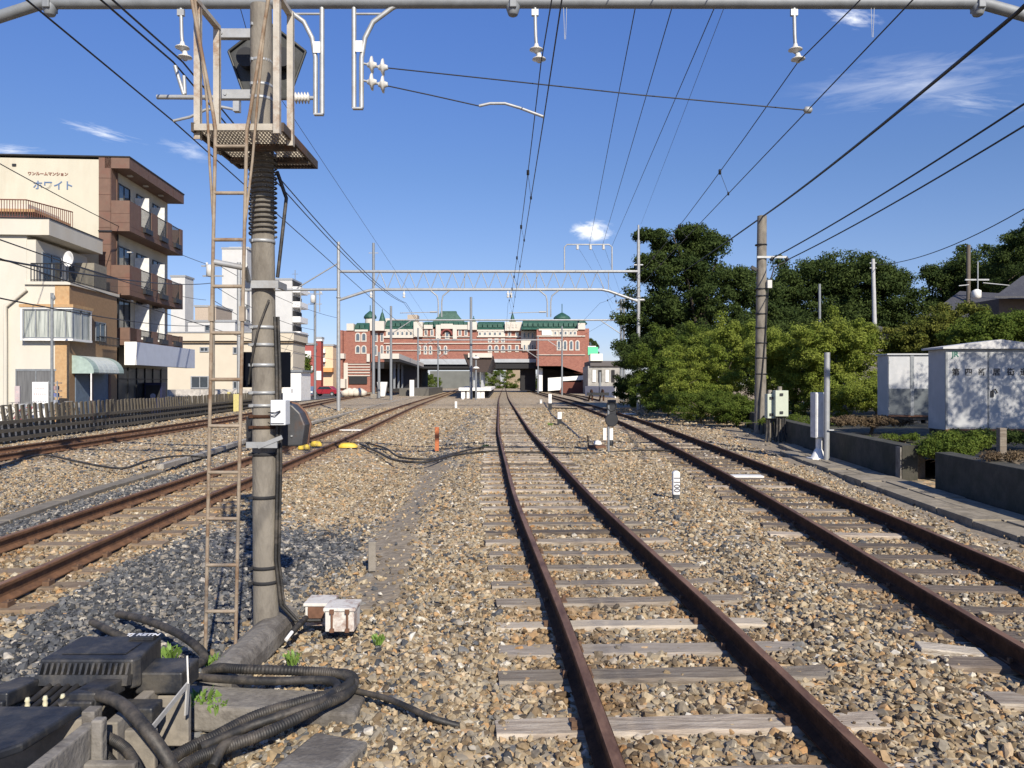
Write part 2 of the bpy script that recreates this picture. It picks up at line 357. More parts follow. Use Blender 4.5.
bp = N.new('ShaderNodeBump'); bp.inputs['Strength'].default_value = .7; bp.inputs['Distance'].default_value = .025; L.new(dk.outputs[0], bp.inputs['Height']); L.new(bp.outputs[0], B.inputs['Normal'])
gm.materials.append(gmt)

# loose ballast stones: one object, instanced on points
smt = bpy.data.materials.new('ballast_stone'); smt.use_nodes = True
N, L = smt.node_tree.nodes, smt.node_tree.links; B = N['Principled BSDF']; B.inputs['Roughness'].default_value = .9; setp(B, 'Specular IOR Level', .25)
oi = N.new('ShaderNodeObjectInfo')
ta = N.new('ShaderNodeAttribute'); ta.attribute_type = 'INSTANCER'; ta.attribute_name = 'tone'
hs = N.new('ShaderNodeAttribute'); hs.attribute_type = 'INSTANCER'; hs.attribute_name = 'pick'
tanc = ramp(N, L, oi.outputs['Random'], TAN); bluc = ramp(N, L, oi.outputs['Random'], BLU)
lt = N.new('ShaderNodeMath'); lt.operation = 'LESS_THAN'; L.new(hs.outputs['Fac'], lt.inputs[0]); L.new(ta.outputs['Fac'], lt.inputs[1])
mx = N.new('ShaderNodeMix'); mx.data_type = 'RGBA'; L.new(lt.outputs[0], mx.inputs[0]); L.new(tanc, mx.inputs[6]); L.new(bluc, mx.inputs[7])
tcx = N.new('ShaderNodeTexCoord'); nn = N.new('ShaderNodeTexNoise'); nn.inputs['Scale'].default_value = 2.2; nn.inputs['Detail'].default_value = 5; L.new(tcx.outputs['Object'], nn.inputs[0])
mr = N.new('ShaderNodeMapRange'); mr.inputs[1].default_value = .3; mr.inputs[2].default_value = .7; mr.inputs[3].default_value = .72; mr.inputs[4].default_value = 1.25; L.new(nn.outputs[0], mr.inputs[0])
vs = N.new('ShaderNodeVectorMath'); vs.operation = 'SCALE'; L.new(mx.outputs[2], vs.inputs[0]); L.new(mr.outputs[0], vs.inputs['Scale'])
ra = N.new('ShaderNodeAttribute'); ra.attribute_type = 'INSTANCER'; ra.attribute_name = 'rust'
rm = N.new('ShaderNodeMix'); rm.data_type = 'RGBA'; rm.blend_type = 'MULTIPLY'; L.new(ra.outputs['Fac'], rm.inputs[0]); L.new(vs.outputs[0], rm.inputs[6]); rm.inputs[7].default_value = (.76, .60, .46, 1)
L.new(rm.outputs[2], B.inputs['Base Color'])
rock_col = bpy.data.collections.new('stone_shapes')
for k in range(14):
    b = bmesh.new(); r2 = random.Random(100 + k)
    sx_, sy_, sz_ = r2.uniform(.85, 1.25), r2.uniform(.6, .95), r2.uniform(.5, .8)
    for i in range(15):
        d = Vector((r2.gauss(0, 1), r2.gauss(0, 1), r2.gauss(0, 1))).normalized() * r2.uniform(.42, .54)
        b.verts.new((d.x * sx_, d.y * sy_, d.z * sz_))
    res = bmesh.ops.convex_hull(b, input=b.verts); 
    bmesh.ops.delete(b, geom=[v for v in b.verts if not v.link_faces], context='VERTS')
    me = bpy.data.meshes.new('stone'); b.to_mesh(me); b.free(); me.materials.append(smt)
    rock_col.objects.link(bpy.data.objects.new('stone', me))
def scatter(name, y0, y1, dens, smin, smax, zoff, seed, cover=1.0):
    g = np.random.default_rng(seed)
    ny_ = int((y1 - y0) * 4) + 1; out = []
    for i in range(ny_):
        a = y0 + (y1 - y0) * i / ny_; bb = y0 + (y1 - y0) * (i + 1) / ny_
        xl, xr = -.70 * bb - 1.3, .70 * bb + 1.3; xr = min(xr, float(wallx(min(bb, 32))) - .1) if bb < 34 else xr
        xl = max(xl, float(T1((a + bb) / 2)) - 3)
        n = int((bb - a) * (xr - xl) * dens); out.append(np.stack([g.uniform(xl, xr, n), g.uniform(a, bb, n)], 1))
    P = np.concatenate(out); x, y = P[:, 0], P[:, 1]
    s = np.clip(g.lognormal(0, .33, len(x)), .5, 2.0) * (smin + smax) / 2
    keep = g.random(len(x)) > dirt(x, y) * .93
    for T in (T1, T2, T3, T4):
        d = np.abs(x - T(y)); keep &= (np.abs(d - .566) > .105) | ((np.abs(d - .566) > .05) & (g.random(len(x)) < .12))
    keep &= ~sleeper_mask(x, y, g)
    P, s = P[keep], s[keep]; x, y = P[:, 0], P[:, 1]
    z = hgt(x, y) + zoff + g.normal(0, .008, len(x)) + g.random(len(x)) * .012
    me = bpy.data.meshes.new(name); me.from_pydata(np.stack([x, y, z], 1).tolist(), [], [])
    for an, val in (('scl', s), ('tone', tone(x, y)), ('rust', rustiness(x, y)), ('pick', g.random(len(x)))):
        a = me.attributes.new(an, 'FLOAT', 'POINT'); a.data.foreach_set('value', val.astype(np.float32))
    a = me.attributes.new('rot', 'FLOAT_VECTOR', 'POINT'); r = np.stack([g.normal(0, .45, len(x)), g.normal(0, .45, len(x)), g.uniform(0, 6.28, len(x))], 1)
    a.data.foreach_set('vector', r.astype(np.float32).ravel())
    o = bpy.data.objects.new(name, me); COL.objects.link(o); tag(o, 'loose tan and grey crushed stone ballast covering the ground around the tracks', 'ballast', kind='stuff')
    md = o.modifiers.new('scatter', 'NODES'); md.node_group = stone_group
    print(name, len(x)); return o
ng = bpy.data.node_groups.new('stone_scatter', 'GeometryNodeTree'); stone_group = ng
ng.interface.new_socket('Geometry', in_out='INPUT', socket_type='NodeSocketGeometry'); ng.interface.new_socket('Geometry', in_out='OUTPUT', socket_type='NodeSocketGeometry')
gi, go = ng.nodes.new('NodeGroupInput'), ng.nodes.new('NodeGroupOutput')
iop = ng.nodes.new('GeometryNodeInstanceOnPoints'); ci = ng.nodes.new('GeometryNodeCollectionInfo'); ci.inputs['Collection'].default_value = rock_col
ci.inputs['Separate Children'].default_value = True; ci.inputs['Reset Children'].default_value = True
def nattr(nm, ty):
    n = ng.nodes.new('GeometryNodeInputNamedAttribute'); n.data_type = ty; n.inputs['Name'].default_value = nm; return n.outputs[0]
ng.links.new(gi.outputs[0], iop.inputs['Points']); ng.links.new(ci.outputs[0], iop.inputs['Instance']); iop.inputs['Pick Instance'].default_value = True
rv = ng.nodes.new('FunctionNodeRandomValue'); rv.data_type = 'INT'; rv.inputs['Min'].default_value = 0
for s_ in rv.inputs:
    if s_.name == 'Max' and s_.type == 'INT': s_.default_value = 13
ng.links.new([o_ for o_ in rv.outputs if o_.type == 'INT'][0], iop.inputs['Instance Index'])
e2r = ng.nodes.new('FunctionNodeEulerToRotation'); ng.links.new(nattr('rot', 'FLOAT_VECTOR'), e2r.inputs[0]); ng.links.new(e2r.outputs[0], iop.inputs['Rotation'])
ng.links.new(nattr('scl', 'FLOAT'), iop.inputs['Scale']); ng.links.new(iop.outputs[0], go.inputs[0])

# ---------------------------------------------------------------- tracks
RAIL = [(-.064, 0), (-.064, .011), (-.02, .028), (-.009, .04), (-.009, .108), (-.032, .118), (-.033, .142), (-.026, .15), (.026, .15), (.033, .142), (.032, .118), (.009, .108), (.009, .04), (.02, .028), (.064, .011), (.064, 0)]
def tpath(T, off, y0, y1, z=0):
    yv = list(np.arange(y0, min(y1, 30), .5)) + list(np.arange(30, min(y1, 90), 2.5)) + list(np.arange(90, y1 + .1, 8)) if y1 > 30 else list(np.arange(y0, y1 + .01, .5))
    pts = []; yv = [v for v in yv if v >= y0]
    for y in yv:
        x = float(T(y)); d = (float(T(y + .1)) - float(T(y - .1))) / .2; q = math.hypot(1, d)
        pts.append((x + off / q, y - off * d / q, z))
    return pts
def rail_mb(T, off, y0, y1):
    m = MB(); P = [Vector(p) for p in tpath(T, off, y0, y1)]; n = len(P); k = len(RAIL); vs = []
    for i in range(n):
        d = P[min(i+1, n-1)] - P[max(i-1, 0)]; d.normalize(); a = Vector((d.y, -d.x, 0))
        vs += [P[i] + a * x + Vector((0, 0, z)) for x, z in RAIL]
    for i in range(n - 1):
        for j in range(k):
            top = 5 <= j <= 9
            m.add([], [], 0); m.f.append((i*k+j, i*k+(j+1) % k, (i+1)*k+(j+1) % k, (i+1)*k+j)); m.mi.append(1 if j in (7,) else 0); m.sm.append(False)
    m.v = [tuple(v) for v in vs]; m.add(vs[:k], [tuple(range(k))], 0); m.add(vs[-k:], [tuple(range(k))], 0)
    return m
M_tie = mat('weathered_sleeper_wood', (.25, .205, .16), .92, 0, .35, 5, .5, (.38, .33, .265), .55, stretch=(1, 9, 9), bscale=22, rnd=.4)
M_tied = mat('dark_sleeper_wood', (.12, .095, .075), .92, 0, .3, 5, .5, (.22, .18, .14), .4, stretch=(1, 9, 9), bscale=22, rnd=.3)
M_tiec = mat('concrete_sleeper', (.21, .16, .11), .95, 0, .2, 7, .3, (.17, .12, .08), .5, rnd=.12)
M_fast = mat('rusty_fastening', (.13, .075, .045), .8, .1, .3, 20)
def sleeper_mesh(seed, L_=2.1, Wd=.2, conc=False, mt=None):
    r2 = random.Random(seed); m = MB(); n = 9; e = .008
    vs = []; H = .14
    for i in range(n):
        x = -L_/2 + L_ * i / (n - 1); 
        if i in (0, n-1): x += r2.uniform(-.02, .02)
        for (yy_, zz_) in ((-Wd/2, -H), (-Wd/2, -.012), (-Wd/2 + .012, 0), (Wd/2 - .012, 0), (Wd/2, -.012), (Wd/2, -H)):
            vs.append((x + r2.uniform(-.006, .006), yy_ + r2.uniform(-e, e), zz_ + r2.uniform(-.004, .003)))
    fs = [(i*6+j, i*6+(j+1) % 6, (i+1)*6+(j+1) % 6, (i+1)*6+j) for i in range(n-1) for j in range(6)]
    m.add(vs, fs, 0); m.add(vs[:6], [tuple(range(6))], 0); m.add(vs[-6:], [tuple(range(6))], 0)
    for sx_ in (-.566, .566):
        if conc:
            for q in (-1, 1): m.obox((sx_ + q * .095, 0, .02), (.06, .10, .04), (0, 0, 0), 1); m.tube([(sx_ + q*.10, 0, 0), (sx_ + q*.10, 0, .055)], .013, 6, 1)
        else:
            m.obox((sx_, 0, .004), (.19, .13, .012), (0, 0, 0), 1)
            for q, w_ in ((-1, -.04), (1, .04)): m.obox((sx_ + q * .078, w_, .022), (.026, .02, .034), (0, 0, r2.uniform(-.3, .3)), 1)
    o = m.build('sleeper', [mt, M_fast], None, w=False)
    return o
SLP = {}
def sleeper_list(T, first, y1, step, seed):
    r2 = random.Random(seed); ysl = list(first); y = ysl[-1]
    while y < y1: y += step * r2.uniform(.93, 1.07); ysl.append(y)
    return ysl
Y3 = sleeper_list(T3, [.6, 1.2, 1.8, 2.4, 3.0, 3.55, 4.10, 4.80, 5.27, 5.82], 190, .61, 3)
Y4 = sleeper_list(T4, [2.0], 190, .61, 4)
Y2 = sleeper_list(T2, [3.0], 190, .62, 5)
Y1 = sleeper_list(T1, [10.0], 190, .64, 6)
def sleeper_mask(x, y, g):
    out = np.zeros(len(x), bool); r = g.random(len(x))
    for T, ysl, keepp, hw in ((T3, Y3, .12, 1.02), (T4, Y4, .16, 1.0), (T2, Y2, .45, 1.0), (T1, Y1, .6, 1.0)):
        a = np.array(ysl); k = np.clip(np.searchsorted(a, y), 1, len(a) - 1); dd = np.minimum(np.abs(y - a[k]), np.abs(y - a[k-1]))
        w_ = .105 + .02 * (vnoise(x, y, 3, 21) - .5)
        lat = np.abs(x - T(y)); burying = vnoise(x, y, 1.1, 31) > .78
        buried_end = (lat > .72) & (vnoise(x * 0 + a[k], y * 0 + np.sign(x - T(y)), 3.3, 8) > .45)
        out |= (dd < w_) & (lat < hw) & ~buried_end & ((r > keepp) & ~(burying & (r > .45)))
    return out
M_rustb = mat('lit_brown_rail_rust', (.17, .085, .042), .8, .1, .3, 10, .25, (.10, .05, .028), .45)  # rust raised in tone for the sunlit rail faces
def track(name, T, ysl, y0, y1, label, mts, near_mt=None, conc=False, seed=0, special=None):
    t = thing(name, label, 'railway track', (float(T(10)), 10, 0))
    for off in (-.566, .566): rail_mb(T, off, y0, y1).build('rail', [M_rustb if conc else M_rust, M_rhead], t)
    protos = [sleeper_mesh(seed + i, 2.1 if not conc else 2.0, .2 if not conc else .23, conc, mts[i % len(mts)]) for i in range(5)]
    r2 = random.Random(seed + 50); vis = [y for y in ysl if y > (1.2 if not conc else 4.0)]
    for i, y in enumerate(vis[:99]):
        k = r2.randrange(5); p = protos[k].copy(); COL.objects.link(p); p.parent = t
        d = (float(T(y + .2)) - float(T(y - .2))) / .4
        p.location = Vector((float(T(y)) + r2.uniform(-.04, .04), y, .008 - r2.uniform(0, .014) + (-.01 if conc else 0))) - t.location
        p.rotation_euler = (0, 0, math.atan(-d) + r2.uniform(-.012, .012))
        if special and i in special:
            p.data = special[i].data; p['label'] = 'pale freshly bleached wooden sleeper'
    m = MB()
    for y in vis[99:]: m.obox((float(T(y)), y, -.07), (2.1, .2, .14), (0, 0, 0), 0)
    if vis[99:]: o = m.build('sleeper', mts[0], t); o['kind'] = 'stuff'
    for p in protos: bpy.data.objects.remove(p)
    return t
M_tiep = mat('pale_sleeper_wood', (.44, .38, .30), .9, 0, .2, 5, .4, (.30, .26, .21), .35, stretch=(1, 9, 9), bscale=22)
pale = sleeper_mesh(77, 2.05, .17, False, M_tiep)
pale2 = sleeper_mesh(78, 2.1, .21, False, mat('light_grey_sleeper_wood', (.31, .27, .225), .9, 0, .25, 5, .4, (.2, .165, .13), .4, stretch=(1, 9, 9), bscale=22))
n3 = [y for y in Y3 if y > 1.2]; i582 = n3.index(5.82); 
track('railway_track', T3, Y3, -8, 330, 'middle railway track on weathered wooden sleepers running straight towards the station', [M_tie, M_tie, M_tied], seed=10, special={i582: pale, i582 - 1: pale2})
track('railway_track', T4, Y4, -8, 330, 'rusty railway track on wooden sleepers beside the low concrete wall', [M_tied, M_tie], seed=20)
track('railway_track', T2, Y2, -8, 330, 'brown railed track on concrete sleepers passing just behind the signal pole', [M_tiec], conc=True, seed=30)
track('railway_track', T1, Y1, -2, 330, 'farthest left railway track running along the picket fence', [M_tiec], conc=True, seed=40)
for p in (pale, pale2): bpy.data.objects.remove(p)
t = thing('railway_track', 'short siding ending at the buffer stop right of the other tracks', 'railway track', (float(T4B(80)), 80, 0))
for off in (-.566, .566): rail_mb(T4B, off, 78, 330).build('rail', [M_rust, M_rhead], t)

scatter('ballast_stones', 34, 58, 34, .10, .13, -.012, 5)
scatter('ballast_stones', 1.6, 8.5, 800, .041, .062, -.006, 1)
scatter('ballast_stones', 8.5, 17, 560, .038, .055, -.006, 2)
scatter('ballast_stones', 17, 34, 90, .06, .085, -.008, 3)
scatter('ballast_stones', 1.6, 8.5, 420, .02, .032, .006, 4)
# ---------------------------------------------------------------- signal pole with ladder and service platform
PX, PY = -1.86, 5.75
t = thing('signal_pole', 'weathered concrete signal pole standing in the ballast behind the rusty ladder', 'signal pole', (PX, PY, -.1))
m = MB(); m.tube([(PX + .025, PY, -.12), (PX + .008, PY, 2.0), (PX - .015, PY, 4.62)], [.094, .087, .078], 28); m.build('pole_shaft', M_pole, t)
for z, r_, mm in ((.33, .104, M_blk), (.44, .104, M_blk), (.96, .101, M_blk), (1.28, .10, M_blk), (1.48, .1, M_rust), (1.56, .1, M_rust), (1.64, .1, M_galv), (1.735, .1, M_galv), (1.94, .1, M_galv), (2.09, .099, M_galv), (2.22, .098, M_galv), (2.86, .095, M_galv), (3.92, .088, M_galv), (4.02, .086, M_galv), (4.20, .085, M_galv), (4.46, .083, M_galv)):
    m = MB(); r_ -= .005; xo = .024 - .0085 * z; m.lathe([(r_ - .012, z - .012), (r_, z - .012), (r_, z + .012), (r_ - .012, z + .012)], (PX + xo, PY, 0), 24)
    m.obox((PX - r_ * .7, PY - r_ * .78, z), (.03, .02, .02), (0, 0, R(40)))
    m.build('clamp_band', mm, t)
m = MB(); m.obox((PX + .02, PY - .107, 2.53), (.26, .02, .055), (0, 0, 0)); m.obox((PX + .14, PY, 2.53), (.02, .2, .05)); m.build('clamp_plate', M_galv, t)
m = MB()   # cable wrapped round below the platform
pts = []
for i in range(340):
    a = i / 340; z = 2.9 + a * .62; pts.append((PX + .097 * math.cos(a * 17 * 6.28), PY + .097 * math.sin(a * 17 * 6.28), z))
m.tube(pts, .0075, 6); m.build('coiled_cable', mat('grey_hose', (.10, .092, .08), .8, 0, .3, 20), t)
m = MB()
for dx, r_ in ((.115, .014), (.14, .011)):
    m.tube([(PX + dx - .02, PY - .02, 2.3), (PX + dx, PY - .04, 1.9), (PX + dx + .01, PY - .05, 1.2), (PX + dx - .005, PY - .05, .5), (PX + dx + .03, PY - .04, .16), (PX + dx + .13, PY - .02, .04), (PX + dx + .3, PY + .02, .03)], r_, 8)
m.tube([(PX + .07, PY - .08, 2.42), (PX + .0, PY - .115, 2.05 + .15), (PX - .06, PY - .085, 1.95), (PX - .1, PY - .02, 1.8)], .008, 8)
m.tube([(PX + .09, PY + .05, 3.4), (PX + .16, PY + .05, 3.2), (PX + .13, PY + .04, 2.9), (PX + .1, PY + .03, 2.6)], .014, 8)
m.build('hanging_cable', M_rub, t)
for z, x0 in ((4.42, -.33), (3.965, -.30)):
    m = MB(); m.obox((PX + x0 / 2 - .04, PY + .02, z), (.30, .05, .07)); m.tube([(PX + x0 + .02, PY - .006, z), (PX + x0 + .02, PY - .012, z)], .012, 8); m.build('bracket_bar', M_galv, t, bevel=.004)
# service platform
pf = thing('service_platform', 'rusty steel grating platform with guard frames high on the concrete signal pole', 'platform', (PX, PY - .1, 3.50))
zx0, zx1, zy0, zy1, zz = -2.14, -1.555, 5.2, 6.07, 3.53
m = MB(); m.box(zx0, zx1, zy0 - .02, zy0, zz - .022, zz + .022); m.build('front_edge', M_faded, pf); m = MB(); m.box(zx0, zx1, zy1, zy1 + .02, zz - .03, zz + .03)
m.box(zx0 - .02, zx0, zy0 - .02, zy1 + .02, zz - .03, zz + .03); m.box(zx1, zx1 + .02, zy0 - .02, zy1 + .02, zz - .03, zz + .03)
m.box(zx0, zx1, 5.52, 5.56, zz - .05, zz - .01); m.box(zx0, zx1, 5.84, 5.88, zz - .05, zz - .01); m.build('deck_frame', mat('shaded_rusty_steel', (.07, .055, .045), .8, .1, .3, 9, .1, (.12, .06, .035), .4), pf)  # frame steel darkened for its shadowed edges, with rust patches
m = MB()
for i in range(24):
    x = zx0 + .012 + i * (zx1 - zx0 - .02) / 23
    for a, bb in ((zy0, 5.66), (5.84, zy1)) if abs(x - PX) < .10 else ((zy0, zy1),): m.box(x - .0035, x + .0035, a, bb, zz - .008, zz + .022)
for y in np.arange(zy0 + .03, zy1, .045):
    if abs(y - PY) < .1: m.box(zx0, PX - .11, y - .003, y + .003, zz, zz + .02); m.box(PX + .11, zx1, y - .003, y + .003, zz, zz + .02)
    else: m.box(zx0, zx1, y - .003, y + .003, zz, zz + .02)
m.build('deck_grating', mat('lit_grating', (.50, .46, .40), .7, .1, .2, 9), pf)  # grating paled to carry the light coming through the deck
zt = 4.36
for (x, y) in ((-2.135, 5.22), (-2.135, 5.56), (-1.56, 5.10), (-1.545, 5.36)):
    m = MB(); m.obox((x, y, (zz + zt) / 2 - .02), (.042, .012, zt - zz + .1)); m.obox((x + .018, y + .018, (zz + zt) / 2 - .02), (.006, .036, zt - zz + .1)); m.build('guard_post', M_faded, pf)
for x, a, bb in ((-2.13, 5.16, 5.58), (-1.55, 5.06, 5.40)):
    m = MB(); m.obox((x, (a + bb) / 2, zt + .02), (.04, bb - a, .03)); m.build('guard_rail', M_faded, pf)
# ladder
ld = thing('ladder', 'tall thin rusty steel ladder leading up to the signal platform', 'ladder', (-1.98, 5.2, -.05))
lx = lambda z: (-2.068 + .085 * (z / 3.5), -1.866 + .092 * (z / 3.5))
for s_ in (0, 1):
    m = MB(); m.tube([(lx(0)[s_], 5.19, -.06), (lx(1.7)[s_], 5.17, 1.7), (lx(3.5)[s_], 5.15, 3.5), (lx(3.6)[s_] + (.02 if s_ else -.02), 5.15, 3.62), ((-1.67, -2.16)[1 - s_] if s_ == 0 else -1.60, 5.13, 4.5)], .0125, 8)
    m.tube([(lx(2.85)[s_], 5.16, 2.85), (lx(3.3)[s_] + (.04 if s_ else -.04), 5.16, 3.3), (lx(3.6)[s_] + (.07 if s_ else -.06), 5.15, 3.7), ((-1.63 if s_ else -2.12), 5.14, 4.4)], .009, 8)
    m.build('stringer', M_lrust, ld)
z = .27
for i in range(11):
    m = MB(); a, bb = lx(z); m.tube([(a, 5.185 - z * .01, z), (bb, 5.185 - z * .01, z)], .0125, 8); m.build('rung', M_lrust, ld); z += .312
for s_ in (0, 1):
    m = MB(); m.obox((lx(2.28)[s_], 5.16, 2.27), (.035, .03, .10)); m.build('coupling', M_lrust, ld)
m = MB(); m.tube([(lx(2.62)[1], 5.17, 2.6), (PX - .08, PY - .08, 2.56)], .02, 8); m.tube([(lx(2.62)[0], 5.17, 2.62), (lx(2.62)[1], 5.17, 2.58)], .02, 8); m.build('wall_tie', M_galv, ld)
# signal head seen from behind: a pentagonal black background board with housings
sh = thing('railway_signal', 'black five-sided railway signal board seen from behind near the top of the signal pole', 'signal', (PX, 6.0, 3.8))
Ys = 6.05; pent = [(X(229, Ys), Z(52, Ys)), (X(268, Ys), Z(22, Ys)), (X(306, Ys), Z(52, Ys)), (X(289, Ys), Z(99, Ys)), (X(246, Ys), Z(99, Ys))]
m = MB(); m.prism(pent[::-1], Ys, Ys + .012); cx_ = X(267.5, Ys); cz_ = Z(62, Ys)
for i in range(5):
    a, b_ = pent[i], pent[(i + 1) % 5]; q = lambda p: (cx_ + (p[0] - cx_) * .97, cz_ + (p[1] - cz_) * .97)
    m.tube([(a[0], Ys - .01, a[1]), (b_[0], Ys - .01, b_[1])], .011, 6)
m.build('background_board', mat('signal_board_black', (.035, .037, .036), .5, 0, .3, 6, .1, (.07, .07, .065), .3), sh)
for px, py, r_ in ((250, 62, .075), (286, 62, .075), (268, 82, .075)):
    m = MB(); m.lathe([(r_, -.10), (r_, -.02), (r_ * .9, 0)], (X(px, Ys), Ys, Z(py, Ys)), 20, axis='y'); m.build('lamp_housing', M_black, sh)
m = MB(); m.obox((cx_, Ys - .06, cz_ - .02), (.17, .1, .5)); m.build('signal_case', M_black, sh, bevel=.01)
# back of a black rectangular board
t = thing('marker_board', 'plain black rectangular board fixed behind the concrete signal pole at head height', 'board', (PX, 5.9, 1.9))
m = MB(); m.box(X(243, 5.9), X(290.5, 5.9), 5.89, 5.91, Z(390, 5.9) + .02, Z(352, 5.9)); m.build('board_panel', mat('board_back', (.004, .005, .009), .9, 0, .2, spec=.05), t, bevel=.004)
m = MB(); m.box(X(280, 5.9), X(291, 5.9), 5.905, 5.95, Z(393, 5.9), Z(389, 5.9)); m.build('board_foot', M_white, t)
# junction box, and dark round-backed signal housing
t = thing('junction_box', 'small light grey junction box strapped to the right side of the signal pole', 'junction box', (PX + .14, 5.62, 1.48))
m = MB(); m.box(X(272, 5.62), X(287, 5.62), 5.58, 5.70, Z(425, 5.62), Z(400, 5.62)); m.build('box_body', mat('grey_box', (.62, .64, .66), .5, 0, .06), t, bevel=.006)
m = MB(); m.obox((X(279.5, 5.62), 5.572, Z(412, 5.62)), (.095, .012, .16)); m.build('box_cover', mat('grey_box', (.62, .64, .66)), t, bevel=.004)
for dz in (-.012, .012):
    m = MB(); m.tube([(X(270, 5.6), 5.563, Z(414, 5.6) + dz), (X(277, 5.6), 5.55, Z(414, 5.6) + dz), (X(282, 5.6), 5.56, Z(411, 5.6) + dz * .3)], .0035, 6); m.build('tie_wire', M_wire, t)
t = thing('signal_housing', 'dark round-topped metal signal housing mounted behind the signal pole at waist height', 'signal', (PX + .14, 5.95, 1.3))
Yh = 5.95; a = [(X(255, Yh), Z(447, Yh)), (X(302, Yh), Z(446, Yh)), (X(305, Yh), Z(425, Yh)), (X(300, Yh), Z(413, Yh)), (X(292, Yh), Z(405, Yh)), (X(280, Yh), Z(402, Yh)), (X(255, Yh), Z(402, Yh))]
m = MB(); m.prism(a, Yh, Yh + .16); m.build('housing_case', mat('housing_grey', (.06, .062, .068), .5, .1, .2, 6, .1, (.10, .055, .035), .4), t, bevel=.012)
m = MB(); m.sweep([(-.01, -.09), (.01, -.09), (.01, .09), (-.01, .09)], [(0, 0, 0), (0.001, 0, 0)]) if False else m.tube([(p[0], Yh + .16, p[1]) for p in a[1:6]], .012, 8); m.build('housing_rim', mat('rusty_rim', (.16, .085, .055), .8, .1, .3, 20), t)
m = MB(); m.tube([(X(292, Yh), Yh - .004, Z(436, Yh)), (X(292, Yh), Yh - .012, Z(436, Yh))], .008, 8); m.build('bolt', M_galv, t)
m = MB(); m.box(X(246, Yh), X(256, Yh), Yh, Yh + .1, Z(446, Yh), Z(417, Yh)); m.build('side_arm', M_black, t, bevel=.005)
m = MB(); m.box(X(246, 5.6), X(277, 5.6), 5.6, 5.615, Z(448, 5.6), Z(442, 5.6)); m.obox((X(270, 5.6), 5.60, Z(442, 5.6)), (.19, .012, .03), (0, R(-22), 0)); m.build('mount_strap', M_galv, t)

# ---------------------------------------------------------------- front gantry
GY = 11.3
def insulator_string(m_metal, m_por, x, y, ztop, zbot, tilt=0.):
    m = MB(); m.tube([(x, y, ztop), (x + tilt * .3, y, ztop - .1), (x + tilt, y, zbot)], .018, 8); 
    return m
def hanger(parent, px, py0, py1, tip):
    z1 = Z(py1, GY); z0 = Z(py0, GY); xx = X(px, GY)
    m = MB(); m.tube([(xx, GY, z0), (xx + .01, GY, (z0 + z1) / 2 - .02), (xx + .02, GY, z1 + .25)], .026, 10)
    m.obox((xx, GY, z0 - .1), (.10, .05, .09)); m.tube([(xx + .02, GY, z1 + .26), (xx + .05, GY, z1)], .02, 8)
    o = m.build('hanger_rod', M_galv, parent)
    for k, (dx, dz) in enumerate(((.0, .19), (.04, .05))):
        m = MB(); m.lathe([(.025, .08), (.036, .05), (.04, .03), (.098, -.003), (.102, -.015), (.05, -.025), (.025, -.06)], (xx + .02 + dx, GY, z1 + dz), 20); m.build('insulator_disc', M_porc, parent)
ga = thing('gantry', 'steel pipe gantry beam spanning all the tracks overhead close to the camera', 'gantry', (0, GY, 0))
zb = Z(3, GY); x0, x1 = X(-122, GY), X(1232, GY); zt2 = zb + 1.25
for xx in (x0, x1): m = MB(); m.tube([(xx, GY, -.1), (xx, GY, zt2 + 1.8)], [.14, .11], 16); m.build('gantry_post', M_gald, ga)
m = MB(); m.tube([(x0, GY, zb - .78), (X(36, GY), GY, zb - .03), (X(46, GY), GY, zb), (0, GY, zb + .01), (X(978, GY), GY, zb), (X(988, GY), GY, zb - .03), (X(1150, GY), GY, zb - .70), (x1, GY, zb - 1.05)], .085, 16); m.build('bottom_chord', M_gald, ga)
m = MB(); m.tube([(x0, GY, zt2), (x1, GY, zt2)], .085, 12); m.build('top_chord', M_gald, ga)
m = MB(); nz_ = 28; xa_ = X(46, GY); dx_ = (X(978, GY) - xa_) / nz_
for i in range(nz_): m.tube([(xa_ + i * dx_, GY, zb if i % 2 == 0 else zt2), (xa_ + (i + 1) * dx_, GY, zt2 if i % 2 == 0 else zb)], .025, 6)
m.build('truss_web', M_gald, ga)
for px in (50, 513, 978):
    m = MB(); m.lathe([(.05, .1), (.09, .06), (.11, 0), (.07, -.12), (.03, -.14)], (X(px, GY), GY, zb - .06), 12); m.obox((X(px, GY), GY, zb), (.1, .24, .22)); m.build('beam_clamp', M_gald, ga, bevel=.01)
for px, py0, py1 in ((181, 6, 60), (535, 6, 62), (794, 6, 62)):
    hanger(ga, px, py0, py1, 0)
def drop_bracket(pxs, pxc, side, py1):
    """two vertical pipes hung from the beam, one curving up into it"""
    m = MB(); xa, xc_ = X(pxs, GY), X(pxc, GY); z1 = Z(py1, GY)
    m.tube([(xa, GY, zb), (xa, GY, z1)], .036, 10)
    m.tube([(xc_, GY, z1), (xc_, GY, Z(58, GY)), (xc_ + side * .05, GY, Z(38, GY)), (xc_ + side * .17, GY, Z(22, GY)), (xc_ + side * .45, GY, Z(8, GY)), (xc_ + side * .6, GY, zb)], .036, 10)
    m.tube([(xa, GY, Z(14, GY)), (xc_ + side * .36, GY, Z(14, GY))], .018, 8)
    m.box(min(xa, xc_) - .02, max(xa, xc_) + .02, GY - .04, GY + .04, z1 - .02, z1)
    return m
drop_bracket(322, 315.5, -1, 114).build('drop_bracket', M_galv, ga)
drop_bracket(354, 361.5, 1, 108).build('drop_bracket', M_galv, ga)
m = MB(); m.box(X(314, GY), X(321, GY), GY - .05, GY - .04, Z(54, GY), Z(43, GY)); m.build('number_plate', M_white, ga)
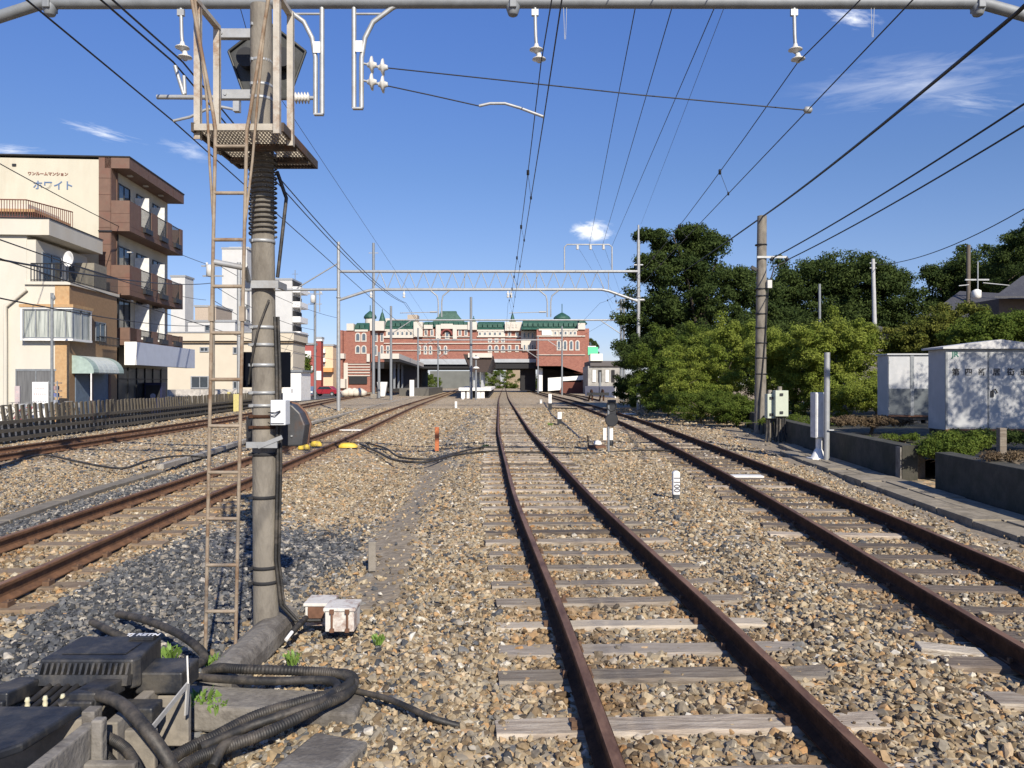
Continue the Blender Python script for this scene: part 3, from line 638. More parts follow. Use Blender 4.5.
m = MB(); m.box(X(356, GY), X(363, GY), GY - .05, GY - .04, Z(53, GY), Z(42, GY)); m.build('number_plate', M_white, ga)
for py in (65, 82):
    for k in range(2):
        xx = X(372 + k * 11, GY); m = MB(); m.lathe([(.03, -.07), (.045, -.04), (.12, -.01), (.125, .01), (.05, .02), (.03, .07)], (xx, GY, Z(py + k * 2.5, GY)), 18, axis='x'); m.build('insulator_disc', M_porc, ga)
    m = MB(); m.tube([(X(361, GY), GY, Z(py - 2, GY)), (X(388, GY), GY, Z(py + 4, GY))], .018, 8); m.build('insulator_pin', M_galv, ga)
# pull-off arm of the left track
m = MB(); m.tube([(X(157, GY), GY, Z(97, GY)), (X(293, GY), GY, Z(98, GY))], .034, 10); m.tube([(X(310, GY), GY, Z(98, GY)), (X(317, GY), GY, Z(98, GY))], .03, 8)
m.tube([(X(184, GY), GY, Z(76, GY)), (X(185, GY), GY, Z(94, GY))], .028, 8); m.tube([(X(175, GY), GY, Z(66, GY)), (X(178, GY), GY, Z(76, GY)), (X(184, GY), GY, Z(95, GY))], .03, 8)
m.build('registration_pipe', M_galv, ga)
m = MB()
pr = []
for k in range(6): pr += [(.035, -.02 + k * .045), (.085, k * .045), (.035, .02 + k * .045)]
m.lathe(pr, (X(293, GY), GY, Z(98, GY)), 16, axis='x'); m.build('ribbed_insulator', M_porc, ga)
m = MB(); m.box(X(234, GY), X(240, GY), GY - .05, GY + .05, Z(112, GY), Z(96, GY)); m.tube([(X(237, GY), GY, Z(110, GY)), (X(222, GY), GY, Z(107, GY)), (X(205, GY), GY, Z(110, GY)), (X(190, GY), GY, Z(117, GY)), (X(173, GY), GY, Z(121, GY))], .022, 8); m.build('steady_arm', M_galv, ga)
m = MB(); m.tube([(X(479, GY), GY, Z(106, GY)), (X(490, GY), GY, Z(103.5, GY)), (X(505, GY), GY, Z(103.5, GY)), (X(520, GY), GY, Z(108, GY)), (X(544, GY), GY, Z(117, GY))], .022, 8); m.build('steady_arm', M_galv, ga)
m = MB(); m.tube([(X(388, GY), GY, Z(86, GY)), (X(430, GY), GY, Z(95, GY)), (X(479, GY), GY, Z(106, GY))], .009, 6); m.build('span_wire', M_wire, ga)
m = MB(); m.tube([(X(388, GY), GY, Z(68, GY)), (X(500, GY), GY, Z(80, GY)), (X(640, GY), GY, Z(95, GY)), (X(804, GY), GY, Z(110, GY))], .009, 6); m.build('span_wire', M_wire, ga)
m = MB(); m.lathe([(.02, -.06), (.05, -.04), (.05, .04), (.02, .06)], (X(808, GY), GY, Z(110, GY)), 10, axis='x'); m.build('wire_clamp', M_galv, ga)
for pxa, pyb in ((256.5, 50), (565, 40), (872, 38)):
    m = MB()
    for dx in (-.025, .025): m.tube([(X(pxa, GY) + dx, GY - .02, zb), (X(pxa, GY) + dx * .3, GY - .02, Z(pyb, GY))], .004, 5)
    m.build('hanging_strand', M_galv, ga)

# ---------------------------------------------------------------- far gantries
def lattice_gantry(y, pxl, pxr, ztop, zbot, ptl, ptr, label, lattice=True, r_=.12, zg=0, ends=True, nseg=16):
    t = thing('gantry', label, 'gantry', (X((pxl + pxr) / 2, y), y, 0)); xl, xr = X(pxl, y), X(pxr, y)
    for x, zt_ in ((xl, ptl), (xr, ptr)):
        m = MB(); m.tube([(x, y, -.1), (x, y, zt_)], [r_ * 1.15, r_ * .95], 12); 
        m.lathe([(r_ * 1.2, zbot - .6), (r_ * 1.35, zbot - .6), (r_ * 1.35, zbot - .5), (r_ * 1.2, zbot - .5)], (x, y, 0), 12); m.build('gantry_post', M_galv if y < 60 else M_gald, t)
    m = MB(); m.tube([(xl, y, ztop), (xr, y, ztop)], .10, 10); m.build('top_chord', M_galv, t)
    if lattice:
        a = (ztop - zbot)
        m = MB(); m.tube([(xl, y, zbot - .75), (xl + 2.0, y, zbot - .1), (xl + 2.5, y, zbot), (xr - 2.6, y, zbot), (xr - 2.1, y, zbot - .1), (xr, y, zbot - .85)], .10, 10); m.build('bottom_chord', M_galv, t)
        m = MB(); xa = xl + 2.4; n = nseg * 2; dx = (xr - xl - 4.8) / n
        for i in range(n): m.tube([(xa + i * dx, y, zbot if i % 2 == 0 else ztop), (xa + (i + 1) * dx, y, ztop if i % 2 == 0 else zbot)], .03, 5)
        for fx in (.12, .42, .62, .66, .9): m.tube([(xl + (xr - xl) * fx, y, zbot), (xl + (xr - xl) * fx, y, ztop)], .03, 5)
        m.build('truss_web', M_galv, t)
    else:
        m = MB()
        for x, s_ in ((xl, 1), (xr, -1)): m.tube([(x, y, ztop - 1.6), (x + s_ * 2.4, y, ztop)], .06, 6)
        m.build('knee_brace', M_galv, t)
    return t
g2 = lattice_gantry(54, 338.5, 638.5, Z(271.5, 54), Z(289.5, 54), Z(242, 54), Z(240, 54), 'galvanised lattice gantry across the tracks with a wire frame on top of its beam')
y = 54
m = MB(); m.tube([(X(638.5, y), y, Z(240, y)), (X(638.5, y), y, Z(225, y))], .07, 8); m.tube([(X(634, y), y, Z(265, y)), (X(643, y), y, Z(265, y))], .06, 8); m.tube([(X(634, y), y, Z(300, y)), (X(645, y), y, Z(300, y))], .1, 8); m.build('pole_tip', M_galv, g2)
m = MB(); m.tube([(X(564.5, y), y, Z(272, y)), (X(564.5, y), y, Z(247, y)), (X(567, y), y, Z(244.5, y)), (X(609, y), y, Z(244.5, y)), (X(612, y), y, Z(247, y)), (X(612, y), y, Z(272, y))], .05, 8); m.build('wire_frame', M_galv, g2)
for px in (576, 589, 602):
    m = MB(); m.lathe([(.04, -.16), (.12, -.1), (.05, -.05), (.12, 0), (.05, .05), (.12, .1), (.04, .16)], (X(px + 1.5, y), y, Z(247.5, y)), 10); m.build('insulator', M_porc, g2)
for px in (440, 549):
    m = MB()
    for s_ in (-1, 1): m.tube([(X(px, y) + s_ * .7, y, Z(290, y)), (X(px, y) + s_ * .2, y, Z(296, y)), (X(px, y) + s_ * .12, y, Z(302, y)), (X(px, y) + s_ * .12, y, Z(317, y))], .05, 8)
    m.build('drop_arm', M_galv, g2)
    m = MB(); m.tube([(X(px - 3, y), y, Z(312, y)), (X(px - 40, y), y, Z(313, y))], .03, 6); m.tube([(X(px - 3, y), y, Z(312, y)), (X(px - 10, y), y, Z(312, y))], .07, 6); m.build('registration_pipe', M_galv, g2)
for px in (371, 404, 508, 511):
    m = MB(); m.lathe([(.03, -.5), (.12, -.4), (.04, -.3), (.12, -.2), (.04, -.1), (.03, 0)], (X(px, y), y, Z(291, y)), 10); m.build('insulator', M_porc, g2)
t = thing('gantry', 'short grey pipe gantry over the farthest left track, braced up to the lattice gantry post', 'gantry', (X(290, 54), 54.2, 0))
m = MB(); m.tube([(X(238, 54), 54.2, Z(290, 54)), (X(338, 54), 54.2, Z(289, 54))], .09, 8); m.tube([(X(296, 54), 54.2, Z(288, 54)), (X(337, 54), 54.2, Z(263, 54))], .05, 8)
m.build('gantry_beam', M_galv, t)
m = MB(); m.tube([(X(238, 54), 54.2, -.1), (X(238, 54), 54.2, Z(262, 54))], .14, 10); m.build('gantry_post', M_galv, t)
for px in (300, 319):
    m = MB(); m.tube([(X(px, 54), 54.2, Z(290, 54)), (X(px, 54), 54.2, Z(312, 54))], .035, 6); m.build('drop_arm', M_galv, t)
y = 88
lattice_gantry(y, 391, 621, Z(320, y), 0, Z(306, y), Z(299, y), 'thin grey beam gantry further along, in front of the red brick station', False, .14)
t = thing('utility_pole', 'slim pole with two small crossarms at the left edge of the big tree', 'utility pole', (X(625, 80), 80, 0))
m = MB(); m.tube([(X(624, 80), 80, 0), (X(624, 80), 80, Z(299, 80))], .14, 8); m.build('pole_shaft', M_gald, t)
for py in (303, 309):
    m = MB(); m.obox((X(624, 80), 80, Z(py, 80)), (1.7, .1, .1)); m.build('crossarm', M_gald, t)
for px in (616, 620, 628, 632):
    m = MB(); m.lathe([(.05, -.1), (.1, 0), (.05, .18)], (X(px, 80), 80, Z(301.5, 80)), 8); m.build('insulator', M_black, t)
for y, pl, pr, pt, lab in ((125, 418, 562, 340, 'lower grey beam gantry just in front of the left platform roof'), (150, 438, 538, 350, 'small distant gantry under the station bridge building')):
    lattice_gantry(y, pl, pr, Z(pt, y), 0, Z(pt - 12, y), Z(pt - 14, y), lab, False, .13)
for px, pt, y, r_, lab in ((373.5, 243, 96, .2, 'tall grey steel mast left of the platform roof, taller than its neighbours'), (471, 297, 92, .19, 'grey steel mast standing in front of the white island platform'), (476, 355, 90, .12, 'short thin mast with small white lamps beside the island platform end'), (600, 372, 110, .2, 'short grey post near the siding at the foot of the station wall'), (379, 352, 100, .2, 'grey post left of the platform canopy')):
    t = thing('steel_mast', lab, 'mast', (X(px, y), y, 0)); m = MB(); m.tube([(X(px, y), y, 0), (X(px, y), y, Z(pt, y))], [r_, r_ * .8], 10); m.build('mast_shaft', M_gald, t)
    if px == 373.5:
        m = MB(); m.obox((X(px, y), y, Z(253, y)), (1.2, .08, .08)); m.build('crossarm', M_galv, t)
        m = MB(); m.box(X(371, y), X(377, y), y - .3, y + .3, 0, .6); m.build('base_block', M_conc, t)
    if px == 476:
        for q in (358, 368):
            m = MB(); m.lathe([(.2, -.1), (.45, -.02), (.2, .15)], (X(px, y), y, Z(q, y)), 10); m.build('lamp', M_white, t)

# ---------------------------------------------------------------- wires
def wire(name, pts, r_, label, cat='wire', mt=M_wire, sag=0., group=None, marks=(), n=14):
    P = [Vector(p) for p in pts]; out = []
    for a, b_ in zip(P[:-1], P[1:]):
        for i in range(n):
            q = i / n; p = a.lerp(b_, q); p.z -= sag * 4 * q * (1 - q); out.append(p)
    out.append(P[-1]); m = MB(); m.tube(out, r_, 6)
    if marks:
        t = thing(name, label, cat, tuple(P[0]), group=group); m.build('strand', mt, t)
        for q in marks:
            m2 = MB(); m2.lathe([(r_, -.07), (r_ * 3.2, -.05), (r_ * 3.2, .05), (r_, .07)], tuple(q), 8, axis='y'); m2.build('clamp', M_wire, t)
        return t
    o = m.build(name, mt, None, origin=tuple(P[0])); return tag(o, label, cat, group)
def at(px, py, Y): return (X(px, Y), Y, Z(py, Y))
# catenary sets: messenger and contact wire
def catenary(Tp, pm, pc, y2m, y2c, label):
    A = Vector(at(*pm, GY)); B_ = Vector(at(*y2m, 54)); C_ = Vector(at(*pc, GY)); D_ = Vector(at(*y2c, 54))
    back = Vector((A.x + (A.x - B_.x) * .7, -18, A.z)); backc = Vector((C_.x + (C_.x - D_.x) * .6, -18, C_.z))
    f1 = Vector((float(Tp(150)) , 150, B_.z)); f2 = Vector((float(Tp(150)), 150, D_.z))
    t = thing('overhead_line', label, 'overhead wire', tuple(A)); n = 14
    for nm, P, sg in (('messenger_wire', (back, A, B_, f1), .75), ('contact_wire', (backc, C_, D_, f2), 0)):
        out = []
        for a, b_ in zip(P[:-1], P[1:]):
            for i in range(n):
                q = i / n; p = a.lerp(b_, q); p.z -= sg * 4 * q * (1 - q); out.append(p)
        m = MB(); m.tube(out + [P[-1]], .0085, 6); m.build(nm, M_wire, t)
    for k, q in enumerate((.12, .24, .36, .48, .6, .72, .84)):
        zu = A.lerp(B_, q); zu.z -= .75 * 4 * q * (1 - q); zl = C_.lerp(D_, q)
        if zu.z > zl.z:
            m = MB(); m.tube([zu, zl], .005, 5); m.lathe([(.005, -.06), (.03, -.05), (.03, .05), (.005, .06)], zu, 8); m.lathe([(.005, -.04), (.022, -.03), (.022, .03), (.005, .04)], zl, 8)
            m.build('dropper', M_wire, t)
catenary(T3, (541, 63), (544, 117), (508, 303), (511, 322), 'pair of overhead wires with droppers running above the middle track')
catenary(T4, (798, 62), (808, 110), (600, 303), (606, 322), 'pair of overhead wires with droppers running above the right track by the low wall')
# left track: heavy doubled messenger
A = Vector(at(178, 62, GY)); 
for k, dx in enumerate((-.07, .07)):
    wire('messenger_wire', [(A.x + 2.6 + dx * 2, -18 + GY - 11.3, A.z + .9) if False else (A.x - .0 + dx + 1.0, -18, A.z), (A.x + dx, GY, A.z), at(404 + k * 2, 303, 54), (float(T2(150)), 150, 6.8)], .014, ('left' if k == 0 else 'right') + ' strand of the heavy double messenger wire above the left track', 'overhead wire', sag=.55)
wire('contact_wire', [(X(173, GY) + .8, -18, Z(121, GY)), at(173, 121, GY), at(398, 322, 54), (float(T2(150)), 150, 5.6)], .011, 'single contact wire above the left track, held by the curved steady arm', 'overhead wire')
wire('overhead_wire', [at(240, 7, 11.6), at(255, 60, 13), at(440, 338, 90)], .006, 'faint thin grey wire descending behind the signal ladder', 'overhead wire', mt=M_wireg)
for (a, b_, c_, lab) in (((636, 4, 14), (589, 247, 54), (612, 300, 120), 'leftmost of the three feeder wires reaching the frame above the lattice gantry'),
                     ((673, 4, 14), (602, 247, 54), (615, 300, 120), 'middle one of the three feeder wires reaching the frame above the lattice gantry'),
                     ((716, 4, 14), (612, 246, 54), (619, 300, 120), 'rightmost of the three feeder wires reaching the frame above the lattice gantry')):
    P0 = Vector(at(*a)); P1 = Vector(at(*b_)); d = (P0 - P1) * .25
    wire('feeder_wire', [P0 + d, P0, P1], .010, lab, 'overhead wire')
for i, (px, q) in enumerate(((577, 613), (590, 618), (603, 624))):
    wire('feeder_wire', [at(px + 2, 249, 54), at(q, 304, 86)], .008, ('left', 'middle', 'right')[i] + ' short feeder wire slanting down behind the lattice gantry frame', 'overhead wire', mt=M_wireg)
wire('overhead_wire', [at(727, 0, 14), at(641, 224, 54)], .006, 'thin wire ending at the tip of the right gantry post', 'overhead wire', mt=M_wireg)
# right side cables
wire('power_cable', [at(1300, -300, 7), at(1018, 12, 10.5), at(762, 217, 28.9), at(640, 300, 90)], .030, 'thick black bundled cable passing over the top of the tall concrete pole', 'cable', n=10, sag=.1)
wire('power_cable', [at(1200, -10, 11), at(1024, 104, 15), at(771, 259, 28.9)], .022, 'upper of the two black cables ending on the concrete pole crossarm', 'cable', sag=.1)
wire('power_cable', [at(1200, 5, 11), at(1024, 126, 15), at(785, 261, 28.9)], .020, 'lower of the two black cables ending on the concrete pole crossarm', 'cable', sag=.1)
wire('power_cable', [at(1100, 160, 30), at(1024, 209, 36), at(877, 265, 58)], .025, 'single black cable drooping to the white pole among the trees', 'cable', sag=.55)
# left side wires in front of the houses
for a, b_, lab, r_ in (((-60, 218, 18), (206, 300, 70), 'wire crossing the upper balcony of the beige house', .02), ((-40, 252, 17), (212, 283, 60), 'heavy cable with a splice crossing in front of the brown flats', .028), ((-40, 290, 17), (213, 325, 60), 'lower black wire sloping past the corner window of the beige house', .02), ((-40, 245, 16), (338, 360, 80), 'thin slack wire crossing the beige house front', .014), ((-60, 130, 26), (206, 264, 60), 'long sloping wire from upper left to the transformer pole', .02)):
    wire('street_wire', [at(*a), at(*b_)], r_, lab, 'wire', sag=.35)
for a, b_, lab in (((213, 285, 60), (315, 330, 90), 'wire from the transformer pole to the next street pole, upper'), ((213, 300, 60), (315, 345, 90), 'wire from the transformer pole to the next street pole, lower'), ((213, 262, 60), (338, 318, 100), 'slanting service wire right of the transformer pole')):
    wire('street_wire', [at(*a), at(*b_)], .022, lab, 'wire', sag=.6)
# ---------------------------------------------------------------- foreground: troughs, cables, boxes
t = thing('cable_trough', 'concrete cable trough under the black ribbed lid in the lower left corner', 'cable trough', (-2.0, 3.9, -.05))
def panel(x0, x1, y0, y1, z0, z1, nm='trough_panel', mt=M_conc, p=None, bev=.008): 
    m = MB(); m.box(x0, x1, y0, y1, z0, z1); return m.build(nm, mt, p or t, bevel=bev)
panel(-1.88, -1.82, 3.55, 4.12, -.05, .24); panel(-2.42, -2.36, 3.5, 4.2, -.05, .26); panel(-2.36, -1.88, 4.16, 4.21, -.05, .26); panel(-1.95, -1.68, 3.62, 3.66, -.06, .17); panel(-1.82, -1.66, 3.95, 3.99, -.06, .20)
l = thing('cable_junction_box', 'black ribbed plastic junction box with white lettering on the concrete cable trough', 'junction box', (-2.1, 4.0, .24))
m = MB(); m.prism([(-2.37, 3.86), (-1.90, 3.86), (-1.88, 3.90), (-1.92, 4.22), (-2.36, 4.22)], .27, .42, 'xy'); m.build('lid_body', M_plas, l, bevel=.012)
m = MB(); m.prism([(-2.30, 3.93), (-1.97, 3.93), (-1.97, 4.10), (-2.30, 4.10)], .421, .426, 'xy'); m.prism([(-2.06, 4.14), (-1.93, 4.14), (-1.93, 4.21), (-2.06, 4.21)], .42, .44, 'xy'); m.build('raised_panel', M_plas, l, bevel=.003)
m = MB()
for i in range(16):
    x = -2.35 + i * .029; m.obox((x, 3.845, .375), (.011, .03, .055), (R(-30), 0, 0))
m.obox((-2.13, 3.825, .33), (.46, .05, .05), (R(-15), 0, 0)); m.build('lid_ribs', M_plas, l)
for x in (-2.40, -1.99):
    m = MB(); m.obox((x, 3.70, .32), (.13, .28, .07), (R(-6), 0, 0)); m.obox((x, 3.56, .29), (.12, .05, .10)); m.build('lid_foot', M_plas, l, bevel=.008)
for i in range(5):
    m = MB(); m.tube([(-2.28 + i * .045, 3.80, .31), (-2.28 + i * .045, 3.52, .28)], .015, 8); m.build('cable_stub', M_rub, l)
m = MB(); m.box(-1.92, -1.68, 3.92, 4.14, .22, .33); m.build('side_duct', M_plas, l, bevel=.01)
m = MB(); m.box(-1.9, -1.72, 3.68, 3.8, .17, .25); m.build('side_duct', M_plas, l, bevel=.01)
M_lett = mat('white_lettering', (.75, .76, .78), .5, 0, .05)
text_obj('TJ RETN', .05, M_lett, l, Matrix.Translation(Vector((-2.0, 4.175, .4415)) - Vector((-2.1, 4.0, .24))), ext=.0008, bold=.0015)
t = thing('cable_trough', 'concrete cable trough with flat black lid at the very bottom left edge', 'cable trough', (-2.2, 3.2, -.05))
panel(-1.90, -1.84, 2.75, 3.42, -.05, .30, mt=M_concd); panel(-3.0, -1.9, 3.44, 3.5, -.05, .30); panel(-1.84, -1.62, 3.30, 3.345, -.05, .17, mt=M_concd); panel(-2.0, -1.80, 2.86, 2.90, -.05, .22); panel(-1.84, -1.79, 3.36, 3.41, .0, .33, mt=M_concd)
m = MB(); m.prism([(-3.2, 3.02), (-2.03, 3.02), (-1.97, 3.10), (-1.93, 3.46), (-3.2, 3.46)], .315, .355, 'xy'); m.build('lid', M_plas, t, bevel=.01)
for i, x in enumerate((-2.24, -2.17, -2.10)):
    m = MB(); m.lathe([(.009, 0), (.012, .015), (.009, .03), (.013, .035), (.008, .05)], (x, 3.56 + .02 * i, .30), 10); tag(m.build('cable_gland', mat('cream_plastic', (.62, .58, .40), .5), None), ('left','middle','right')[i] + ' one of three small cream cable glands by the black lid', 'cable gland', 'cream cable glands')
m = MB(); m.obox((-2.12, 3.53, .29), (.20, .05, .02), (0, R(-8), R(10))); tag(m.build('cleat_bar', M_white, None), 'pale bar holding the cream glands between the trough lids', 'bar')
m = MB(); m.box(-2.46, -2.36, 3.52, 3.58, .0, .30); m.box(-1.92, -1.86, 3.43, 3.5, .2, .34); tag(m.build('concrete_spacer', M_concd, None, bevel=.006), 'small concrete blocks wedged between the two cable troughs', 'block')
t = thing('steel_bracket', 'bent pale steel strip bracket standing beside the black trough lid', 'bracket', (-1.65, 3.9, -.05))
m = MB(); q = [(X(187, 3.95), 3.95, Z(656, 3.95)), (X(188, 3.9), 3.9, Z(684, 3.9)), (X(186, 3.88), 3.88, Z(715, 3.88))]
for a, b_ in ((q[0], q[1]), (q[1], q[2]), (q[1], (X(152, 3.6), 3.6, Z(728, 3.6)))):
    d = Vector(b_) - Vector(a); c = (Vector(a) + Vector(b_)) / 2
    m.obox(c, (d.length, .008, .026), d.to_track_quat('X', 'Z').to_euler())
m.build('bracket_strip', mat('pale_steel', (.42, .41, .39), .6, .2, .15, 9, .1, (.3, .2, .14), .3), t)
# cables; (px, py, z of the cable centre)
def hose(name, pts, r_, label, ribbed=False, mt=M_rub, cat='cable'):
    P = [Vector(G(px, py, z)) for px, py, z in pts]; out = []; r_ = r_ * (.84 if name != 'ground_cable' else 1)
    n = len(P)
    for i in range(n - 1):
        p0, p1, p2, p3 = P[max(i-1, 0)], P[i], P[i+1], P[min(i+2, n-1)]
        k = 70 if ribbed else 8
        for j in range(k):
            u = j / k; out.append(.5 * ((2*p1) + (p2 - p0)*u + (2*p0 - 5*p1 + 4*p2 - p3)*u*u + (3*p1 - p0 - 3*p2 + p3)*u**3))
    out.append(P[-1]); rr = r_
    if ribbed: rr = [r_ * (1.0 + (.04 if i % 4 < 2 else -.04)) for i in range(len(out))]
    m = MB(); m.tube(out, rr, 12, sm=True); o = m.build(name, mt, None, origin=tuple(P[0])); return tag(o, label, cat)
hose('cable', [(60, 706, .30), (85, 694, .34), (118, 702, .35), (145, 728, .30), (168, 760, .18), (180, 785, .08), (200, 830, .03)], .034, 'thick smooth black cable arching over the trough in the lower left corner')
hose('cable', [(60, 730, .22), (95, 733, .22), (125, 748, .16), (140, 775, .1), (150, 800, .05)], .028, 'black cable curving below the thick arching cable', True)
hose('cable', [(60, 745, .15), (100, 752, .14), (120, 775, .08), (130, 800, .05)], .026, 'lowest black cable curling out of the trough at the photo edge', True)
hose('corrugated_cable', [(150, 786, .05), (176, 756, .04), (215, 736, .05), (255, 716, .06), (300, 702, .08), (336, 692, .09), (350, 682, .09), (340, 674, .10), (300, 671, .10), (240, 669, .10), (218, 668, .08), (205, 672, .04)], .033, 'corrugated black cable forming the outer loop over the concrete slab', True)
hose('corrugated_cable', [(160, 792, .04), (190, 762, .04), (230, 746, .045), (275, 729, .06), (318, 707, .08), (346, 694, .07), (354, 682, .05), (345, 674, .05), (300, 674, .04)], .034, 'corrugated black cable lying nearest the camera in the looped bundle', True)
hose('cable', [(185, 676, .06), (220, 679, .08), (270, 681, .09), (315, 680, .10), (334, 682, .10), (336, 690, .09), (318, 703, .10), (280, 716, .09), (245, 728, .07), (200, 748, .05)], .028, 'smooth black cable forming the inner loop over the concrete slab')
hose('cable', [(352, 690, .03), (385, 698, .025), (410, 708, .02), (432, 718, .01), (460, 726, -.03)], .02, 'black cable running right from the looped bundle and disappearing into the stones')
hose('cable', [(92, 622, .06), (110, 631, .06), (130, 640, .03), (150, 650, .0)], .03, 'short black corrugated pipe end among the dark stones', True)
hose('cable', [(118, 614, .03), (145, 620, .07), (175, 632, .08), (196, 646, .08), (204, 656, .06), (198, 664, .06), (176, 666, .1), (160, 664, .2)], .032, 'black corrugated pipe curving behind the black trough lid', True)
hose('cable', [(212, 768, .02), (222, 748, .06), (232, 742, .05), (245, 738, .02)], .028, 'stub of black pipe lying under the cable bundle at the photo bottom', True)
# lying concrete beam, slabs
t0 = MB(); pa, pb = Vector(G(284, 614, .02)), Vector(G(214, 680, -.02)); d = (pb - pa); dn = d.normalized(); sd_ = Vector((-dn.y, dn.x, 0))
prof = [(-.11, -.12), (-.11, -.01), (-.085, .04), (-.035, .066), (.035, .066), (.085, .04), (.11, -.01), (.11, -.12)]
t0.sweep(prof, [pa - dn * .02, pa + d * .3, pa + d * .7, pb], sm=False)
tag(t0.build('concrete_beam', M_concd, None, bevel=.02), 'round-edged old concrete beam lying on the stones at the foot of the signal pole', 'concrete beam')
m = MB(); a, b_ = G(180, 700, 0.02), G(340, 692, 0.02); m.obox(((a[0] + b_[0]) / 2, 4.37, -.055), (1.15, .26, .15), (R(3), R(2), R(-2)))
tag(m.build('concrete_slab', M_concd, None, bevel=.018), 'rough flat concrete slab lying under the black cables', 'slab')
m = MB(); m.obox((-1.0, 3.5, -.065), (.30, .9, .14), (0, R(2), R(-17)))
tag(m.build('concrete_slab', M_concd, None, bevel=.018), 'concrete slab half buried in the stones below the cable loop at the photo bottom', 'slab')
m = MB(); m.obox(G(372, 556, .05), (.075, .075, .30), (0, 0, .2)); tag(m.build('boundary_stone', M_conc, None, bevel=.006), 'small square concrete marker post in the dirt path left of the middle track', 'marker post')
# white rusty box pair
t = thing('track_box', 'pair of white painted boxes with rusty hasps on the stones beside the signal pole', 'equipment box', (-1.3, 5.75, -.03))
def wbox(px0, px1, py0, py1, Yb, dep, nm):
    x0, x1 = X(px0, Yb), X(px1, Yb); z0, z1 = max(-.03, Z(py1, Yb)), Z(py0, Yb)
    m = MB(); m.box(x0, x1, Yb, Yb + dep, z0, z1); o = m.build(nm, M_wbox, t, bevel=.006); m = MB(); m.box(x0 - .012, x1 + .012, Yb - .012, Yb + dep + .012, z1 - .002, z1 + .022); m.build('box_lid', M_wbox, t, bevel=.005); return x0, x1, z0, z1, Yb
M_wbox = mat('chipped_white_paint', (.60, .575, .53), .6, 0, .12, 9, .15, (.20, .085, .05), .42)
M_rbox = mat('rust_brown', (.15, .075, .045), .85, .1, .3, 18)
x0, x1, z0, z1, Yb = wbox(325, 354, 611, 632, 5.58, .22, 'box_body'); 
for fx in (.25, .78):
    m = MB(); m.tube([(x0 + (x1 - x0) * fx, Yb - .014, z0 + .01), (x0 + (x1 - x0) * fx, Yb - .018, z1 + .01)], .008, 8); m.obox((x0 + (x1 - x0) * fx, Yb - .015, z1), (.03, .02, .03)); m.obox((x0 + (x1 - x0) * fx, Yb - .015, z0 + .015), (.03, .02, .025)); m.build('hasp', M_rbox, t)
wbox(305, 330, 606, 626, 5.82, .22, 'box_body'); m = MB(); m.box(X(308, 5.8), X(324, 5.8), 5.795, 5.805, Z(618, 5.8), Z(607, 5.8)); m.build('rusty_plate', M_rbox, t)
m = MB(); m.tube([G(306, 618, .05), G(296, 628, .04), G(289, 636, .0)], .022, 8); m.build('cable_spout', M_rub, t); m = MB(); m.tube([G(292, 632, .03), G(286, 640, .0)], .013, 8); m.build('spout_tip', M_white, t)

# distance post 1100
t = thing('distance_post', 'small white distance post marked 1100 with a dark base between the two right tracks', 'marker post', G(676, 501))
p = Vector(G(676, 501)); Yk = p.y; UP = .035
m = MB(); m.tube([(p.x, Yk, -.1), (p.x, Yk, .10)], .056, 16); m.build('post_base', mat('dark_grey_paint', (.06, .065, .07), .7), t)
m = MB(); w_ = .053; m.prism([(p.x - w_, .10), (p.x + w_, .10), (p.x + w_, .44), (p.x + .02, .465), (p.x - .02, .465), (p.x - w_, .44)], Yk - w_, Yk + w_); m.build('post_body', M_white, t, bevel=.012)
text_obj('1100', .125, mat('sign_grey', (.12, .12, .14), .6), t, facing(Vector((0, -w_ - .003, .265 - p.z)), 0, R(-90)), ext=.001, bold=.003)
# dwarf signal with trackside box
t = thing('dwarf_signal', 'low black shunting signal with a round disc and ring beside the middle track', 'signal', G(609, 453)); Yd = G(609, 453)[1]
m = MB(); m.tube([(X(608.5, Yd), Yd, -.1), (X(608.5, Yd), Yd, Z(405, Yd))], .032, 10); m.build('signal_post', M_gald, t)
m = MB(); m.lathe([(.155, -.03), (.17, -.02), (.17, .02), (.155, .03)], (X(611.5, Yd), Yd - .04, Z(420, Yd)), 24, axis='y'); m.build('signal_disc', M_black, t)
m = MB(); m.box(X(608, Yd), X(616, Yd), Yd - .02, Yd + .16, Z(416, Yd), Z(400, Yd)); m.build('signal_case', M_black, t, bevel=.01)
pts = [(X(611.5, Yd) + .12 * math.cos(a_), Yd - .02, Z(406, Yd) + .12 * math.sin(a_)) for a_ in np.linspace(0, 2 * math.pi, 20)]
m = MB(); m.tube(pts, .022, 8, cap=False); m.build('signal_ring', M_black, t)
for px in (605, 611.5):
    m = MB(); m.box(X(px - 1.6, Yd), X(px + 1.6, Yd), Yd + .02, Yd + .03, Z(440, Yd), Z(428, Yd)); m.build('white_strip', M_white, t)
m = MB(); m.lathe([(.06, -.05), (.075, 0), (.05, .1)], (X(611, Yd), Yd + .05, Z(444, Yd)), 10); m.build('signal_foot', M_black, t)
t = thing('point_lever', 'rusty point lever with a rounded white weight left of the low black signal', 'lever', G(599, 449)); Yl = G(599, 449)[1]
m = MB(); m.box(X(589, Yl), X(606, Yl), Yl, Yl + .35, -.03, .09); m.tube([(X(589, Yl), Yl + .2, 0), (X(588.5, Yl), Yl + .2, .36)], .02, 8); m.build('lever_frame', M_rbox, t)
m = MB(); m.lathe([(.02, -.02), (.11, 0), (.12, .04), (.08, .1), (.02, .12)], (X(598, Yl), Yl + .1, .11), 14); m.build('lever_weight', M_white, t)
